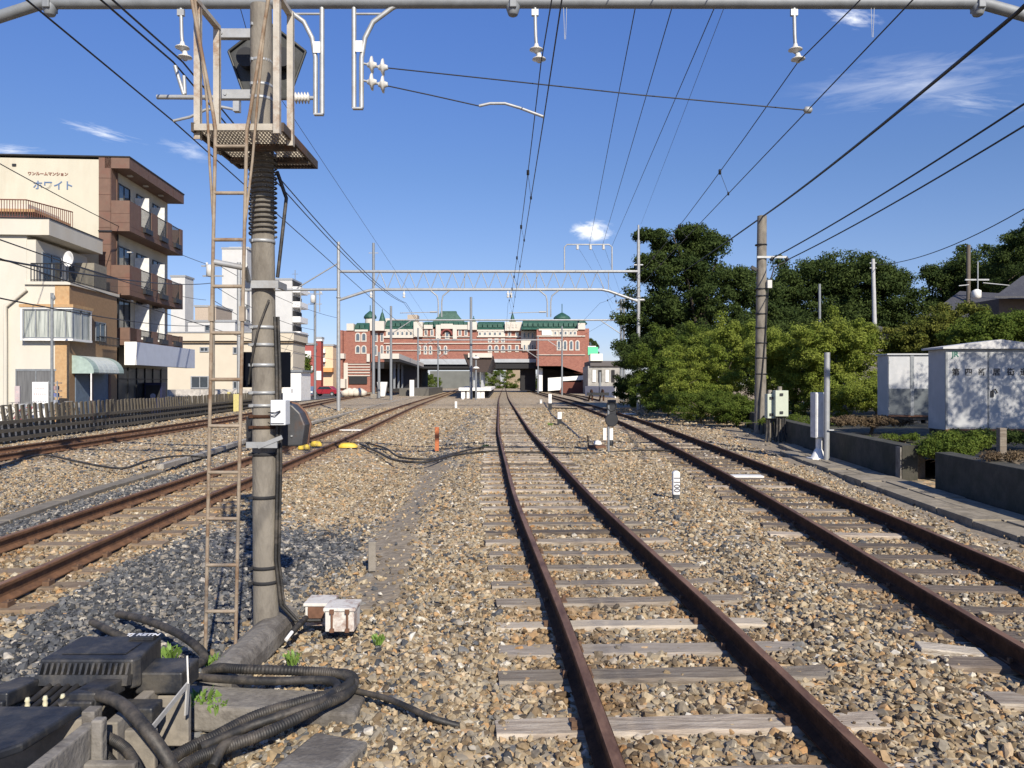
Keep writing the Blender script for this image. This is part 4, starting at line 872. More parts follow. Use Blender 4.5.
# stakes
def stake(px, pb_, ptop, wpx, mt, label, nm='marker_stake', dark=False):
    g = G(px, pb_); Y = g[1]; t = thing(nm, label, 'stake', g); zt_ = Z(ptop, Y); w_ = wpx / FP * Y / 2
    if dark:
        m = MB(); m.box(g[0] - w_, g[0] + w_, Y - w_, Y + w_, -.08, zt_ * .42); m.build('stake_base', M_black, t)
        m = MB(); m.box(g[0] - w_ * .95, g[0] + w_ * .95, Y - w_ * .95, Y + w_ * .95, zt_ * .42, zt_); m.build('stake_top', mt, t, bevel=.01)
    else:
        m = MB(); m.box(g[0] - w_, g[0] + w_, Y - w_, Y + w_, -.08, zt_); m.build('stake_body', mt, t, bevel=.01)
stake(437, 448, 427, 4, mat('rust_orange', (.42, .13, .05), .8, 0, .2, 20), 'rusty orange stake in the ballast between the left and middle tracks')
stake(456, 407, 401.5, 2.2, M_white, 'tiny white stake in the ballast before the island platform')
stake(463, 399, 395.5, 2.2, M_white, 'tiny white stake closest to the island platform legs')
stake(559.5, 424, 412, 4.2, M_white, 'white topped stake beside the dark rod left of the low black signal', dark=True)
stake(550, 410, 394, 3.4, M_white, 'slim post with white top and black foot at the corner of the dark rod', dark=True)
stake(541, 403, 399.5, 2.2, M_white, 'tiny white peg right of the middle track near the station')
stake(412, 396, 380, 4.2, M_white, 'white square post beside the left platform ramp')
M_dyel = mat('dull_yellow', (.50, .44, .18), .7, 0, .15, 9)
stake(229, 410, 392, 3, M_dyel, 'left narrow yellow post at the end of the picket fence'); stake(238, 411, 394, 7, M_dyel, 'wide yellow box post at the end of the picket fence')
t = thing('rod_linkage', 'flat dark rectangular rod frame on the ballast right of the middle track', 'rod frame', G(560, 409))
m = MB(); m.tube([G(552, 408, .06), G(577, 408.5, .06)], .05, 6); m.tube([G(552, 408, .06), G(549, 401, .06)], .05, 6); m.build('rod', M_black, t)
m = MB(); m.tube([G(552, 415, .03), G(566, 425, .03), G(580, 438, .02), G(586, 443, 0)], .035, 6); m.tube([G(544, 402, .03), G(552, 415, .03)], .035, 6); tag(m.build('signal_pipe', M_wireg, None), 'dark thin pipe snaking along the ballast towards the point lever', 'pipe')
# yellow covers and plates on the left track
for px, py, w_, lab in ((304, 447, .5, 'leftmost yellow cover between the rails of the left track'), (316, 444, .5, 'yellow cover against the inner side of the near left rail'), (348, 445.5, .8, 'long yellow cover on the outer side of the near left rail')):
    g = G(px, py, .06); m = MB(); m.lathe([(.02, .13), (.12, .10), (.17, .0), (.17, -.08)], (0, 0, 0), 12); 
    m.v = [(v[0] * (w_ / .3) * .6 + g[0], v[1] * .8 + g[1], v[2] * .7 + .06) for v in m.v]; tag(m.build('rail_cover', M_yel, None), lab, 'cover')
m = MB(); g = G(352, 430, .03); m.obox(g, (.9, .3, .03)); tag(m.build('white_plate', M_white, None), 'white plate lying between the rails of the left track', 'plate')
m = MB(); g = G(746, 475.5, .03); m.obox((g[0], g[1], .02), (.62, .25, .03), (0, 0, -.05)); tag(m.build('white_plate', M_white, None), 'white board lying across a sleeper inside the right track', 'plate')
m = MB(); g = G(644, 409.5, .03); m.obox((X(652, 48) - 1.8, 46, .02), (.8, 1.2, .03)); tag(m.build('white_plate', M_white, None), 'distant white board between the rails of the right track', 'plate')
# loose timber end near the right track
m = MB(); g = G(955, 654, .0); m.obox((g[0], g[1] + .05, -.005), (.42, .13, .06), (R(4), R(4), R(-9))); tag(m.build('timber_offcut', mat('bleached_wood', (.46, .41, .34), .9, 0, .3, 6, .5, (.2, .16, .12), .4, stretch=(1, 9, 9)), None, bevel=.008), 'bleached splintered timber end lying left of the right track', 'timber')
# ground cables crossing the ballast
def gcable(pts, r_, label):
    hose('ground_cable', [(a, b_, .02) for a, b_ in pts], r_, label)
gcable([(360, 444), (378, 452), (395, 460), (425, 462), (450, 456), (480, 452), (498, 451)], .03, 'black cable crossing the ballast from the left track to the middle track, front one')
gcable([(366, 443), (385, 448), (400, 457), (430, 459), (452, 454), (478, 448), (498, 447)], .025, 'black cable crossing the ballast from the left track to the middle track, rear one')
gcable([(505, 452), (540, 452.5), (560, 453), (600, 453), (625, 451), (655, 450), (680, 452)], .025, 'dark cable crossing from the middle track to the right track past the low signal')
gcable([(0, 466), (40, 455), (75, 461), (100, 466), (125, 468), (150, 460), (178, 456), (205, 457)], .025, 'black cable winding on the ballast behind the left track')
# concrete trough line left of the near left track
def strip(pts, w_, z0, z1, name, mt, label=None, cat=None, kind=None, gap=None):
    P = [Vector((G(a, b_)[0], G(a, b_)[1], 0)) for a, b_ in pts]; m = MB()
    for i in range(len(P) - 1):
        a, b_ = P[i], P[i+1]; L_ = (b_ - a).length; n = max(1, int(L_ / gap)) if gap else 1; d = (b_ - a).normalized(); s_ = Vector((d.y, -d.x, 0)) * w_ / 2
        for k in range(n):
            u0, u1 = k / n, (k + 1) / n - (.03 / L_ if gap else 0); p0, p1 = a + (b_ - a) * u0, a + (b_ - a) * u1; j = rnd.uniform(-.008, .008)
            c = [p0 - s_, p0 + s_, p1 + s_, p1 - s_]; m.prism([(q.x, q.y) for q in c], z0 + j, z1 + j, 'xy')
    o = m.build(name, mt, None, bevel=.008 if gap else 0); return tag(o, label, cat, None, kind)
strip([(-60, 535), (0, 515), (60, 496), (110, 481), (160, 467)], .26, -.2, -.07, 'cable_trough', mat('dusty_concrete', (.17, .15, .12), .95, 0, .25, 6), 'low concrete cable trough line running left of the near left track', 'cable trough', gap=1.0)
strip([(160, 465), (205, 452), (240, 441), (305, 424), (372, 406), (440, 390.8)], .16, -.1, .015, 'trough_cover', mat('pale_concrete', (.34, .31, .26), .9, 0, .15, 6), 'pale concrete kerb line between the two left tracks', 'kerb', gap=1.5)
# slabs along the right wall
def wall_strip(off0, off1, z, y0, y1, label, seed):
    m = MB(); r2 = random.Random(seed); y = y0
    while y < y1:
        L_ = 1.0 if y < 18 else 1.2; a, b_ = float(wallx(y)), float(wallx(y + L_ - .025)); j = r2.uniform(-.012, .012); k = r2.uniform(-.012, .012)
        m.prism([(a - off0 + k, y), (a - off1 + k, y), (b_ - off1 + k, y + L_ - .025), (b_ - off0 + k, y + L_ - .025)], -.12, z + j, 'xy'); y += L_
    return tag(m.build('trough_slabs', mat('dusty_slab', (.26, .225, .17), .95, 0, .25, 4, .4, (.13, .11, .08), .5) if seed == 1 else mat('dusty_slab', (.2, .2, .2)), None, bevel=.008), label, 'concrete slabs')
wall_strip(.98, .60, .035, 5, 20, 'row of concrete trough slabs nearest the right track', 1)
wall_strip(.56, .08, .03, 5, 22, 'row of concrete trough slabs against the foot of the low wall', 2)
# low wall with notch and raised bank
def wall(y0, y1, h, label):
    t = thing('retaining_wall', label, 'wall', (float(wallx(y0)), y0, 0)); m = MB(); yv = np.arange(y0, y1 + .01, (y1 - y0) / 8)
    m.sweep([(0, -.2), (.0, h), (.28, h + .01), (.28, -.2)], [(float(wallx(y)), y, 0) for y in yv]); m.build('wall_body', mat('shaded_concrete', (.06, .056, .045), .95, 0, .3, 3, .4, (.03, .032, .022), .6), t, bevel=.015); return t  # concrete darkened to paint the shade on the face turned from the sun
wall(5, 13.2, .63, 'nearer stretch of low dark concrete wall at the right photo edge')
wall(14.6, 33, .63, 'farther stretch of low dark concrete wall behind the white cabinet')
m = MB(); m.prism([(7.36, 14.6), (8.0, 14.9), (8.0, 15.2), (7.42, 14.9)], -.1, .6, 'xy'); tag(m.build('wall_return', M_concd, None, bevel=.01), 'short return of concrete closing the notch in the low wall', 'wall')
m = MB(); yv = [4, 8, 13.2]; gx = [[float(wallx(y)) + .2 for y in yv]]
vs = []; yy_ = list(np.arange(4, 60.1, 1.4)); nn_ = 14
for y in yy_:
    x0 = float(wallx(min(y, 33))) + .22 + (1.0 if 13.2 < y < 14.8 else 0) + max(0, y - 33) * .35
    for j in range(nn_):
        x = x0 + (j / (nn_ - 1)) ** 1.6 * 80; vs.append((x, y, .36 + .05 * (float(vnoise(x, y, .8, 4)) - .5) + min(.35, .012 * (x - x0)) - (0.0 if y < 40 else .02 * (y - 40))))
fs = [(i*nn_+j, i*nn_+j+1, (i+1)*nn_+j+1, (i+1)*nn_+j) for i in range(len(yy_) - 1) for j in range(nn_ - 1)]
m.add(vs, fs, 0, True); bank = m.build('raised_ground', mat('shaded_dry_grass_soil', (.085, .072, .05), .95, 0, .35, 2.5, .5, (.04, .045, .02), .55, bscale=30), None); tag(bank, kind='structure')  # soil colour darkened for the shade of the trees
# ---------------------------------------------------------------- picket fence of old concrete pickets
M_fence = mat('fence_concrete', (.10, .085, .062), .95, 0, .25, 5, .3, (.09, .08, .065), .5)
FN = spl([(8, -14.3), (14, -14.75), (23.5, -15.6), (38, -17.1), (53, -18.9), (62, -19.9)])
t = thing('picket_fence', 'grey concrete picket fence with two low rails along the farthest left track', 'fence', (float(FN(20)), 20, 0))
m = MB(); mr_ = MB(); y = 10.0; r2 = random.Random(5)
while y < 60:
    x = float(FN(y)); h = 1.16 + r2.uniform(-.03, .03); m.obox((x + .02, y, h / 2 - .05), (.06, .13, h + .1), (R(10 + r2.uniform(-2, 2)), R(r2.uniform(-2, 2)), .1)); y += .37
m.build('pickets', M_fence, t); yv = np.arange(10, 61, 2.)
for z in (.10, .36, .62): m = MB(); m.sweep([(-.05, z - .055), (-.05, z + .055), (.03, z + .055), (.03, z - .055)], [(float(FN(v)) + .1, v, 0) for v in yv]); m.build('fence_rail', M_fence, t)
# street behind the fence
m = MB(); m.prism([(-15.2, 8), (-20.4, 62), (-24, 110), (-34, 165), (-70, 165), (-70, 8)], -.05, .03, 'xy'); tag(m.build('street', mat('asphalt', (.07, .07, .072), .9, 0, .2, 2, .2)), kind='structure')

# ---------------------------------------------------------------- helpers for buildings in local frames (x right, y away, z up)
def win(parent, x0, x1, z0, z1, y, mf=None, side='f', frame=.05, panes=2, dep=.06, mg=None, nm='window', base=None):
    """window frame with its pane; side f = wall facing -y at y, r = wall facing +x at x=y with x0..x1 along y"""
    def bx(m, a, b_, d0, d1, c, e, mi=0):
        if side == 'f': m.box(a, b_, y - d1, y - d0, c, e, mi)
        else: m.box(y + d0, y + d1, a, b_, c, e, mi)
    m = MB(); f_ = frame
    bx(m, x0, x0 + f_, .0, dep, z0, z1); bx(m, x1 - f_, x1, .0, dep, z0, z1); bx(m, x0 + f_, x1 - f_, .0, dep, z0, z0 + f_); bx(m, x0 + f_, x1 - f_, .0, dep, z1 - f_, z1)
    for k in range(1, panes):
        xx = x0 + (x1 - x0) * k / panes; bx(m, xx - f_ * .35, xx + f_ * .35, .0, dep * .8, z0 + f_, z1 - f_)
    o = m.build(nm, mf or M_gald, parent, w=False)
    m = MB(); bx(m, x0 + f_, x1 - f_, .004, .02, z0 + f_, z1 - f_); m.build('pane', mg or glass(), o, w=False)
    return o
def lb(parent, nm, mt, boxes, bevel=0.):
    m = MB()
    for b_ in boxes: m.box(*b_)
    return m.build(nm, mt, parent, w=False, bevel=bevel)
def railing(parent, p0, p1, z0, z1, mt, step=.13, r_=.012, nm='railing'):
    m = MB(); a, b_ = Vector((*p0, 0)), Vector((*p1, 0)); n = max(2, int((b_ - a).length / step))
    for i in range(n + 1):
        p = a.lerp(b_, i / n); m.box(p.x - r_, p.x + r_, p.y - r_, p.y + r_, z0, z1)
    m.tube([(a.x, a.y, z1), (b_.x, b_.y, z1)], .03, 6); m.tube([(a.x, a.y, z0 + .08), (b_.x, b_.y, z0 + .08)], .02, 6)
    return m.build(nm, mt, parent, w=False)
M_cream = mat('cream_render', (.50, .47, .38), .9, 0, .06, 1.2, .05, (.46, .42, .33), .35, stretch=(1, 1, .35))
M_beige = mat('beige_render', (.53, .50, .43), .9, 0, .06, 1.2, .05, (.52, .47, .38), .3, stretch=(1, 1, .35))
M_brown = mat('brown_tile', (.145, .085, .060), .7, 0, .12, 3, .05, (.15, .072, .05), .4)
M_otile = mat('orange_tile', (.42, .27, .135), .75, 0, .12, 8, .05, (.38, .22, .10), .4)
M_curt = mat('curtained_glass', (.40, .42, .38), .25, 0, .3, 3, 0, (.12, .14, .14), .5, stretch=(3, 3, .2))
M_bluk = mat('blue_lettering', (.09, .15, .27), .6, 0, .1); M_bltr = mat('brown_lettering', (.20, .075, .05), .6)
# brown tiled flats
BY = 42.0; bl = thing('apartment_building', 'four storey cream and brown tiled flats with long balconies facing the tracks', 'apartment building', (X(111, BY), BY, 0), R(4))
zf = lambda py: Z(py, BY)
Hh = zf(157); 
lb(bl, 'wall', M_cream, [(-9, 0, 0, 8.2, 0, Hh - .15)])
lb(bl, 'tiled_pier', M_brown, [(-.62, .03, -.06, .6, 3.0, Hh), (.0, .06, .6, .75, 3, Hh)])
lb(bl, 'roof_canopy', M_brown, [(-.3, 1.0, -.06, 8.3, Hh - .62, Hh - .03)]); lb(bl, 'roof_edge', M_blk, [(-9.05, 1.03, -.10, 8.35, Hh - .03, Hh + .04)])
M_grout = mat('tile_joint', (.075, .038, .028), .9)
lb(bl, 'pier_joints', M_grout, [(-.625, .035, -.066, -.058, q, q + .025) for q in np.arange(4.0, Hh - .3, .9)] + [(-.02, .0, -.066, -.058, 3, Hh - .1)]); lb(bl, 'canopy_joints', M_grout, [(.998, 1.004, q, q + .025, Hh - .6, Hh - .05) for q in np.arange(1.2, 8, 1.3)])
for zz_ in (zf(231), zf(295)):
    for a in (1.0, 6.9): lb(bl, 'air_conditioner', M_porc, [(.1, .4, a, a + .75, zz_ + .2, zz_ + .8)])
for i, (zt_, zb_) in enumerate(((zf(200.5), zf(231)), (zf(265), zf(295)), (zf(327.5), zf(345)))):
    p = [(.0, 1.0, -.04, .08, zb_, zt_)] if i < 2 else [(.0, 1.0, -.04, .9, zb_, zt_)]
    p += [(.92, 1.0, .08, 8.1, zb_, zb_ + (.55 if i < 2 else .4))]
    for a, b_ in ((.08, 1.5), (3.0, 3.9), (5.4, 6.2), (7.6, 8.1)): p.append((.92, 1.0, a, b_, zb_ + .55 if i < 2 else zb_ + .4, zt_))
    p += [(.0, .92, .08, 8.1, zb_, zb_ + .14), (.0, .92, 8.0, 8.1, zb_ + .14, zt_)]
    o = lb(bl, 'balcony', M_brown, p)
    for a, b_ in ((1.5, 3.0), (3.9, 5.4), (6.2, 7.6)): railing(o, (.96, a), (.96, b_), zb_ + .5, zt_ - .05, M_black, .12)
    lb(o, 'planter', M_black, [(1.0, 1.16, a + .15, a + 1.2, zb_ + .28, zb_ + .55) for a in (1.6, 4.0, 6.3)])
    lb(o, 'tile_joints', M_grout, [(.0, 1.004, -.044, -.03, zb_ + q, zb_ + q + .02) for q in ((.45, .95) if i < 2 else (.3,))] + [(.995, 1.004, .08, 8.1, zb_ + .27, zb_ + .285)])
    top = (Hh - .7, zf(231) - .02, zf(295) - .02)[i]
    for a in (2.95, 5.35): 
        lb(bl, 'balcony_screen', mat('screen_white', (.62, .62, .60), .6), [(.06, .86, a, a + .04, zb_ + .2, zb_ + 2.5)])
for i, zb_ in enumerate((zf(231), zf(295), zf(345))):
    for a in (.85, 3.3, 5.7): win(bl, a, a + 1.5, zb_ + .9, zb_ + 2.85, 0.0, M_black, 'r', .05, 2)
    for a in (1.3, 3.5, 5.8): lb(bl, 'ceiling_lamp', M_porc, [(.3, .55, a, a + .25, zb_ + 3.3 - .76 if i else Hh - .68, zb_ + 3.3 - .70 if i else Hh - .62)])
lb(bl, 'signboard', mat('blank_sign', (.52, .56, .64), .6, 0, .06, 2), [(1.02, 1.6, -.6, 8.6, zf(365), zf(342.5))])
lb(bl, 'sign_end', M_white, [(.98, 1.62, -.66, -.602, zf(365) - .01, zf(342.5) + .01)])
o = lb(bl, 'shopfront', mat('dark_shop_glass', (.035, .038, .042), .3, 0, .4, 1.5), [(.0, .04, .7, 8.0, .15, 2.7)])
lb(o, 'mullion', M_black, [(.04, .09, a, a + .07, .1, 2.75) for a in (.7, 2.0, 3.2, 4.4, 5.6, 6.9)] + [(.04, .08, .7, 8, 2.05, 2.12)])
lb(bl, 'drain_pipe', M_black, [(.06, .12, .6, .67, .1, zf(232)), (-.62, .1, -.14, -.08, zf(232), zf(232) + .07)])
lb(bl, 'wall_vent', M_black, [(-5.15, -4.95, -.06, 0, zf(168), zf(168) + .12)])
text_obj('ワンルームマンション', .212, M_bltr, bl, facing(Vector((X(50.5, BY) - X(111, BY), -.012, zf(175.3)))), ext=.012, bold=.006)
text_obj('ホワイト', .535, M_bluk, bl, facing(Vector((X(55.5, BY) - X(111, BY), -.012, zf(187)))), ext=.012, bold=.008)
t = thing('vending_machine', 'dark blue vending machine standing under the blank white sign of the flats', 'vending machine', (X(159, 47), 46.5, .03), R(4))
lb(t, 'machine_body', mat('navy_paint', (.012, .016, .06), .4), [(-.5, .5, -.35, .35, 0, 1.85)], .02); lb(t, 'display_panel', M_blk, [(-.42, .42, -.362, -.35, .95, 1.7)]); m = MB(); m.lathe([(.16, -.01), (.16, 0)], (0, -.364, 1.05), 14, axis='y'); m.build('round_logo', mat('pale_logo', (.25, .28, .4), .5), t, w=False)
# beige house in front
HY = 36.0; hx = X(69, HY); hs = thing('house', 'three storey beige house with orange tiled corner and a curved awning', 'house', (hx, HY, 0), R(4))
zh = lambda py: Z(py, HY); lx_ = lambda px: X(px, HY) - hx
lb(hs, 'lower_wall', M_beige, [(-7, -.62, 0, 5.0, 0, zh(285)), (-.62, 0, .03, 5.0, 0, zh(285) - .01)])
lb(hs, 'orange_tiles', M_otile, [(-.62, .03, -.03, .0, .0, zh(285))]); lb(hs, 'shaded_tiles', mat('shaded_orange_tile', (.27, .17, .09), .8, 0, .12, 8), [(.0, .03, .0, 5.0, .0, zh(285))])  # side face takes the orange tile darkened for its shade
lb(hs, 'balcony_slab', M_beige, [(-1.95, .12, -.12, 5.1, zh(285), zh(282))])
lb(hs, 'upper_wall', M_beige, [(-7, -1.9, 0, 5.0, zh(285), zh(236)), (-1.9, -1.5, .02, 5, zh(282), zh(240)), ])
lb(hs, 'roof_parapet', M_beige, [(-7, lx_(52), -.2, 5.2, zh(236), zh(220))]); lb(hs, 'roof_trim', M_black, [(-7.02, lx_(52) + .03, -.24, 5.24, zh(220), zh(219))])
win(hs, .5, 2.3, zh(282) + .1, zh(250), -1.5, M_gald, 'r', .05, 2); win(hs, 2.9, 4.3, zh(282) + .1, zh(252), -1.5, M_gald, 'r', .05, 2)
lb(hs, 'side_room', mat('dim_cream', (.22, .20, .16), .9), [(-1.5, -.5, 3.6, 5.0, zh(282), zh(251))])
o = railing(hs, (lx_(33), -.06), (.06, -.06), zh(282), zh(264), M_black, .14); o = railing(hs, (.06, -.06), (.06, 5.0), zh(282), zh(264), M_black, .12)
lb(hs, 'rooftop_room', M_beige, [(-7, -2.9, 2.0, 5, zh(220), zh(195))]); lb(hs, 'rooftop_eave', M_otile, [(-7, -2.4, 1.6, 5.1, zh(205), zh(202))])
M_redr = mat('brown_railing', (.16, .06, .04), .6); railing(hs, (-7, -.1), (lx_(29), -.1), zh(220), zh(201), M_redr, .12); railing(hs, (lx_(29), -.1), (lx_(52) - .2, 2.4), zh(220), zh(201), M_redr, .12)
# wraparound corner window
lb(hs, 'bay_window', M_white, [(lx_(26), .32, -.32, 1.6, zh(341), zh(339)), (lx_(26), .32, -.32, 1.6, zh(309.5), zh(308)), (lx_(26), lx_(27.5), -.30, 0, zh(339), zh(309.5)), (.24, .30, 1.5, 1.58, zh(339), zh(309.5))])
lb(hs, 'bay_curtain', M_curt, [(lx_(27.5), .24, -.24, 1.5, zh(339), zh(309.5))])
for b__ in [(lx_(q) - .03, lx_(q) + .03, -.29, -.24, zh(339), zh(309.5)) for q in (28.5, 40, 52, 68.5)] + [(.24, .29, q, q + .05, zh(339), zh(309.5)) for q in (-.27, .6, 1.45)] + [(lx_(27.5), .27, -.28, -.24, zh(339), zh(337.5)), (lx_(27.5), .27, -.28, -.24, zh(311), zh(309.5))]: lb(hs, 'bay_mullion', M_gald, [b__])
lb(hs, 'bay_roof', M_otile, [(lx_(25), .36, -.36, 1.65, zh(308), zh(305))])
win(hs, 2.5, 3.6, zh(338), zh(317), .03, M_gald, 'r', .05, 2); railing(hs, (.3, 2.4), (.3, 4.6), zh(343), zh(333), M_black, .15)
o = lb(hs, 'sliding_door', M_gald, [(lx_(18), lx_(57), -.04, 0, zh(371), zh(369)), (lx_(18), lx_(19), -.04, 0, 0, zh(371)), (lx_(37), lx_(38), -.04, 0, 0, zh(371))]); lb(o, 'pane', mat('dim_curtain_glass', (.13, .13, .13), .3, 0, .3, 3, stretch=(4, 4, .3)), [(lx_(19), lx_(37), -.02, -.004, 0.05, zh(371)), (lx_(38), lx_(56), -.02, -.004, .05, zh(371))])
m = MB(); pr = [(.03, 3.15)] + [(.03 + 1.0 * math.sin(a_), 2.35 + .8 * math.cos(a_)) for a_ in np.linspace(.05, math.pi / 2, 9)] + [(.99, 2.30), (.03, 2.3)]
# awning: curved stripes
M_awn = [mat('awning_white', (.50, .54, .51), .5), mat('awning_green', (.30, .38, .34), .5)]
ya = [.2, .75, 1.3, 1.85, 2.4, 2.95, 3.5]
for k in range(6):
    m.prism([(p[0], p[1]) for p in pr], ya[k] + .01, ya[k + 1] - .01, 'xz', 1 if k in (0, 5) else 0)
m.build('awning', M_awn, hs, w=False)
o = lb(hs, 'garage_shutter', mat('blue_grey_shutter', (.12, .16, .21), .6), [(.03, .07, .5, 1.9, .1, 2.3), (.03, .07, 2.2, 3.9, .1, 2.3)]); lb(hs, 'shutter_post', mat('rust_pillar', (.17, .09, .06), .8), [(.03, .12, 1.9, 2.15, 0, 2.3), (.03, .12, 3.9, 4.1, 0, 2.3)]); lb(hs, 'awning_post', M_white, [(.9, .95, .15, .2, 0, 2.3)])
m = MB(); m.tube([(lx_(29), -.1, zh(290)), (lx_(9.5), -.12, zh(307)), (lx_(9.5), -.12, zh(340)), (lx_(9.5), -.12, .1)], .09, 8); m.build('rain_pipe', M_beige, hs, w=False)
t = thing('satellite_dish', 'small white satellite dish on the balcony railing of the beige house', 'satellite dish', (X(73, 35.9), 35.6, zh(268)), R(-25))
m = MB(); m.lathe([(.04, .08), (.2, .03), (.34, -.06), (.36, -.06), (.22, .05), (.04, .1)], (0, 0, .35), 20, axis='y'); m.build('dish', M_white, t, w=False); m = MB(); m.tube([(0, .1, 0), (0, .1, .4)], .03, 6); m.tube([(0, .0, .0), (0, -.35, .2), (0, -.4, .35)], .02, 6); m.build('dish_arm', M_galv, t, w=False)
# street items in front of the house
def sign(nm, px0, px1, py0, py1, Y, mt, label, lines=()):
    x0, x1, z0, z1 = X(px0, Y), X(px1, Y), Z(py1, Y), Z(py0, Y); t = thing(nm, label, 'sign', ((x0 + x1) / 2, Y, 0))
    m = MB(); m.box(x0, x1, Y, Y + .06, max(z0, .2), z1); m.build('sign_panel', mt, t, bevel=.01); m = MB(); m.box(x0, x0 + .05, Y + .06, Y + .1, 0, z1); m.box(x1 - .05, x1, Y + .06, Y + .1, 0, z1); m.build('sign_leg', M_gald, t)
    for fz, w_, c in lines: m = MB(); [m.box((x0 + x1) / 2 - w_ / 2 + k * w_ / 6, (x0 + x1) / 2 - w_ / 2 + (k + .7) * w_ / 6, Y - .004, Y, z0 + (z1 - z0) * fz - .035, z0 + (z1 - z0) * fz + .035) for k in range(6)]; m.build('faded_lettering', c, t)
M_fpink = mat('faded_pink', (.55, .42, .42), .6); M_fgrey = mat('faded_grey', (.42, .42, .44), .6)
sign('signboard', 32, 48, 382, 422, 33, M_white, 'white standing signboard with faded lines of writing behind the picket fence', ((.84, .4, M_fpink), (.70, .55, M_fpink), (.52, .6, M_fgrey), (.32, .4, M_fgrey)))
sign('signboard', 14.5, 19.5, 386, 416, 33.5, mat('pinkgrey_sign', (.45, .38, .38), .6), 'narrow grey and pink upright signboard at the left end of the fence', ((.8, .1, M_fpink), (.6, .1, M_fpink)))
t = thing('shelf_rack', 'open metal rack with shelves beside the orange tiled corner of the house', 'rack', (X(53, 34.5), 34.5, 0))
for q in (383, 391, 397, 404): m = MB(); m.box(X(48.5, 34.5), X(57, 34.5), 34.5, 34.9, Z(q, 34.5) - .02, Z(q, 34.5) + .02); m.build('shelf', M_galv, t)
m = MB(); [m.box(X(q, 34.5) - .02, X(q, 34.5) + .02, 34.5, 34.54, 0, Z(381, 34.5)) for q in (48.5, 57)]; m.build('rack_post', M_galv, t)
for q, c in ((388, (.3, .2, .2)), (395, (.12, .14, .3)), (402, (.28, .3, .35))): m = MB(); m.box(X(50, 34.5), X(55, 34.5), 34.55, 34.85, Z(q + 2, 34.5), Z(q - 2, 34.5)); tag(m.build('storage_box', mat('box_' + str(q), c, .7), None, bevel=.02), {388: 'dull pink', 395: 'navy', 402: 'grey blue'}[q] + ' box on a shelf of the metal rack', 'box')
t = thing('street_pole', 'slim grey steel pole standing before the corner window of the beige house', 'pole', (X(52, 33), 33, 0)); m = MB(); m.tube([(X(52, 33), 33, 0), (X(52, 33), 33, Z(293, 33))], .06, 8); m.build('pole_shaft', M_gald, t); m = MB(); m.lathe([(.03, -.15), (.09, -.05), (.03, .1)], (X(53.5, 33), 33, Z(297, 33)), 8); m.build('insulator', M_gald, t)
# bicycles
def bicycle(x, y, rz, c, label):
    t = thing('bicycle', label, 'bicycle', (x, y, .03), rz, 'bicycles parked behind the fence')
    for wx_ in (-.52, .52):
        m = MB(); m.tube([(wx_ + .32 * math.cos(a_), 0, .33 + .32 * math.sin(a_)) for a_ in np.linspace(0, 2 * math.pi, 22)], .018, 6, cap=False); o = m.build('wheel', M_rub, t, w=False)
        m = MB(); [m.tube([(wx_, 0, .33), (wx_ + .31 * math.cos(a_), 0, .33 + .31 * math.sin(a_))], .003, 4) for a_ in np.linspace(0, 6.28, 12)[:-1]]; m.build('spokes', M_galv, o, w=False)
    m = MB(); P = dict(h=(.36, 0, .82), s=(-.15, 0, .78), b=(-.05, 0, .3), r=(-.52, 0, .33), f=(.52, 0, .33))
    for a, b_ in (('h', 's'), ('s', 'b'), ('b', 'h'), ('b', 'r'), ('s', 'r'), ('h', 'f')): m.tube([P[a], P[b_]], .017, 6)
    m.build('frame', c, t, w=False); m = MB(); m.obox((-.18, 0, .88), (.24, .13, .05)); m.build('saddle', M_black, t, w=False)
    m = MB(); m.tube([(.36, 0, .82), (.33, 0, 1.0)], .014, 6); m.tube([(.22, -.25, 1.0), (.34, -.1, 1.02), (.34, .1, 1.02), (.22, .25, 1.0)], .012, 6); m.build('handlebar', M_galv, t, w=False)
    m = MB(); m.box(.45, .75, -.15, .15, .75, .95); m.build('basket', M_galv, t, w=False)
for i, (px, Y, rz, c, lab) in enumerate(((3, 31, .3, M_white, 'white bicycle at the far left photo edge behind the fence'), (10, 32, .2, M_black, 'black bicycle beside the narrow pink signboard'), (25, 32, -.1, mat('red_paint', (.35, .04, .05), .4), 'dark red bicycle left of the white standing signboard'), (64, 33, 1.2, M_black, 'black bicycle in front of the orange tiled corner'))): bicycle(X(px, Y), Y, rz, c, lab)
for i, px in enumerate((170, 176, 183)): bicycle(X(px, 52), 52, 1.3 + .1 * i, M_black, ('first', 'second', 'third')[i] + ' bicycle from the left parked right of the vending machine')
# cream two storey building
CY = 86.0; t = thing('warehouse', 'wide cream two storey building with small windows behind the signal pole', 'building', (X(236, CY), CY, 0)); ox = X(236, CY)
zc = lambda py: Z(py, CY); cx2 = lambda px: X(px, CY) - ox
M_c2 = mat('pale_cream_wall', (.54, .48, .38), .9, 0, .05, .7)
lb(t, 'wall', M_c2, [(cx2(150), cx2(293), 0, 5, 0, zc(343))]); lb(t, 'eave', mat('brown_eave', (.22, .16, .10), .8), [(cx2(150), cx2(294), -.3, 5.2, zc(343), zc(341))]); lb(t, 'parapet', M_c2, [(cx2(150), cx2(295), -.5, 5.4, zc(341), zc(333))]); lb(t, 'parapet_cap', M_galv, [(cx2(150) - .1, cx2(295) + .1, -.6, 5.5, zc(333), zc(332))])
for a, b_, c, e in ((200, 209, 352, 347), (233, 241, 354, 347), (191, 209, 388.5, 376), (233, 241, 389, 381), (283, 290, 386, 358)): win(t, cx2(a), cx2(b_), zc(c), zc(e), 0, M_galv, 'f', .12, 2, .12)
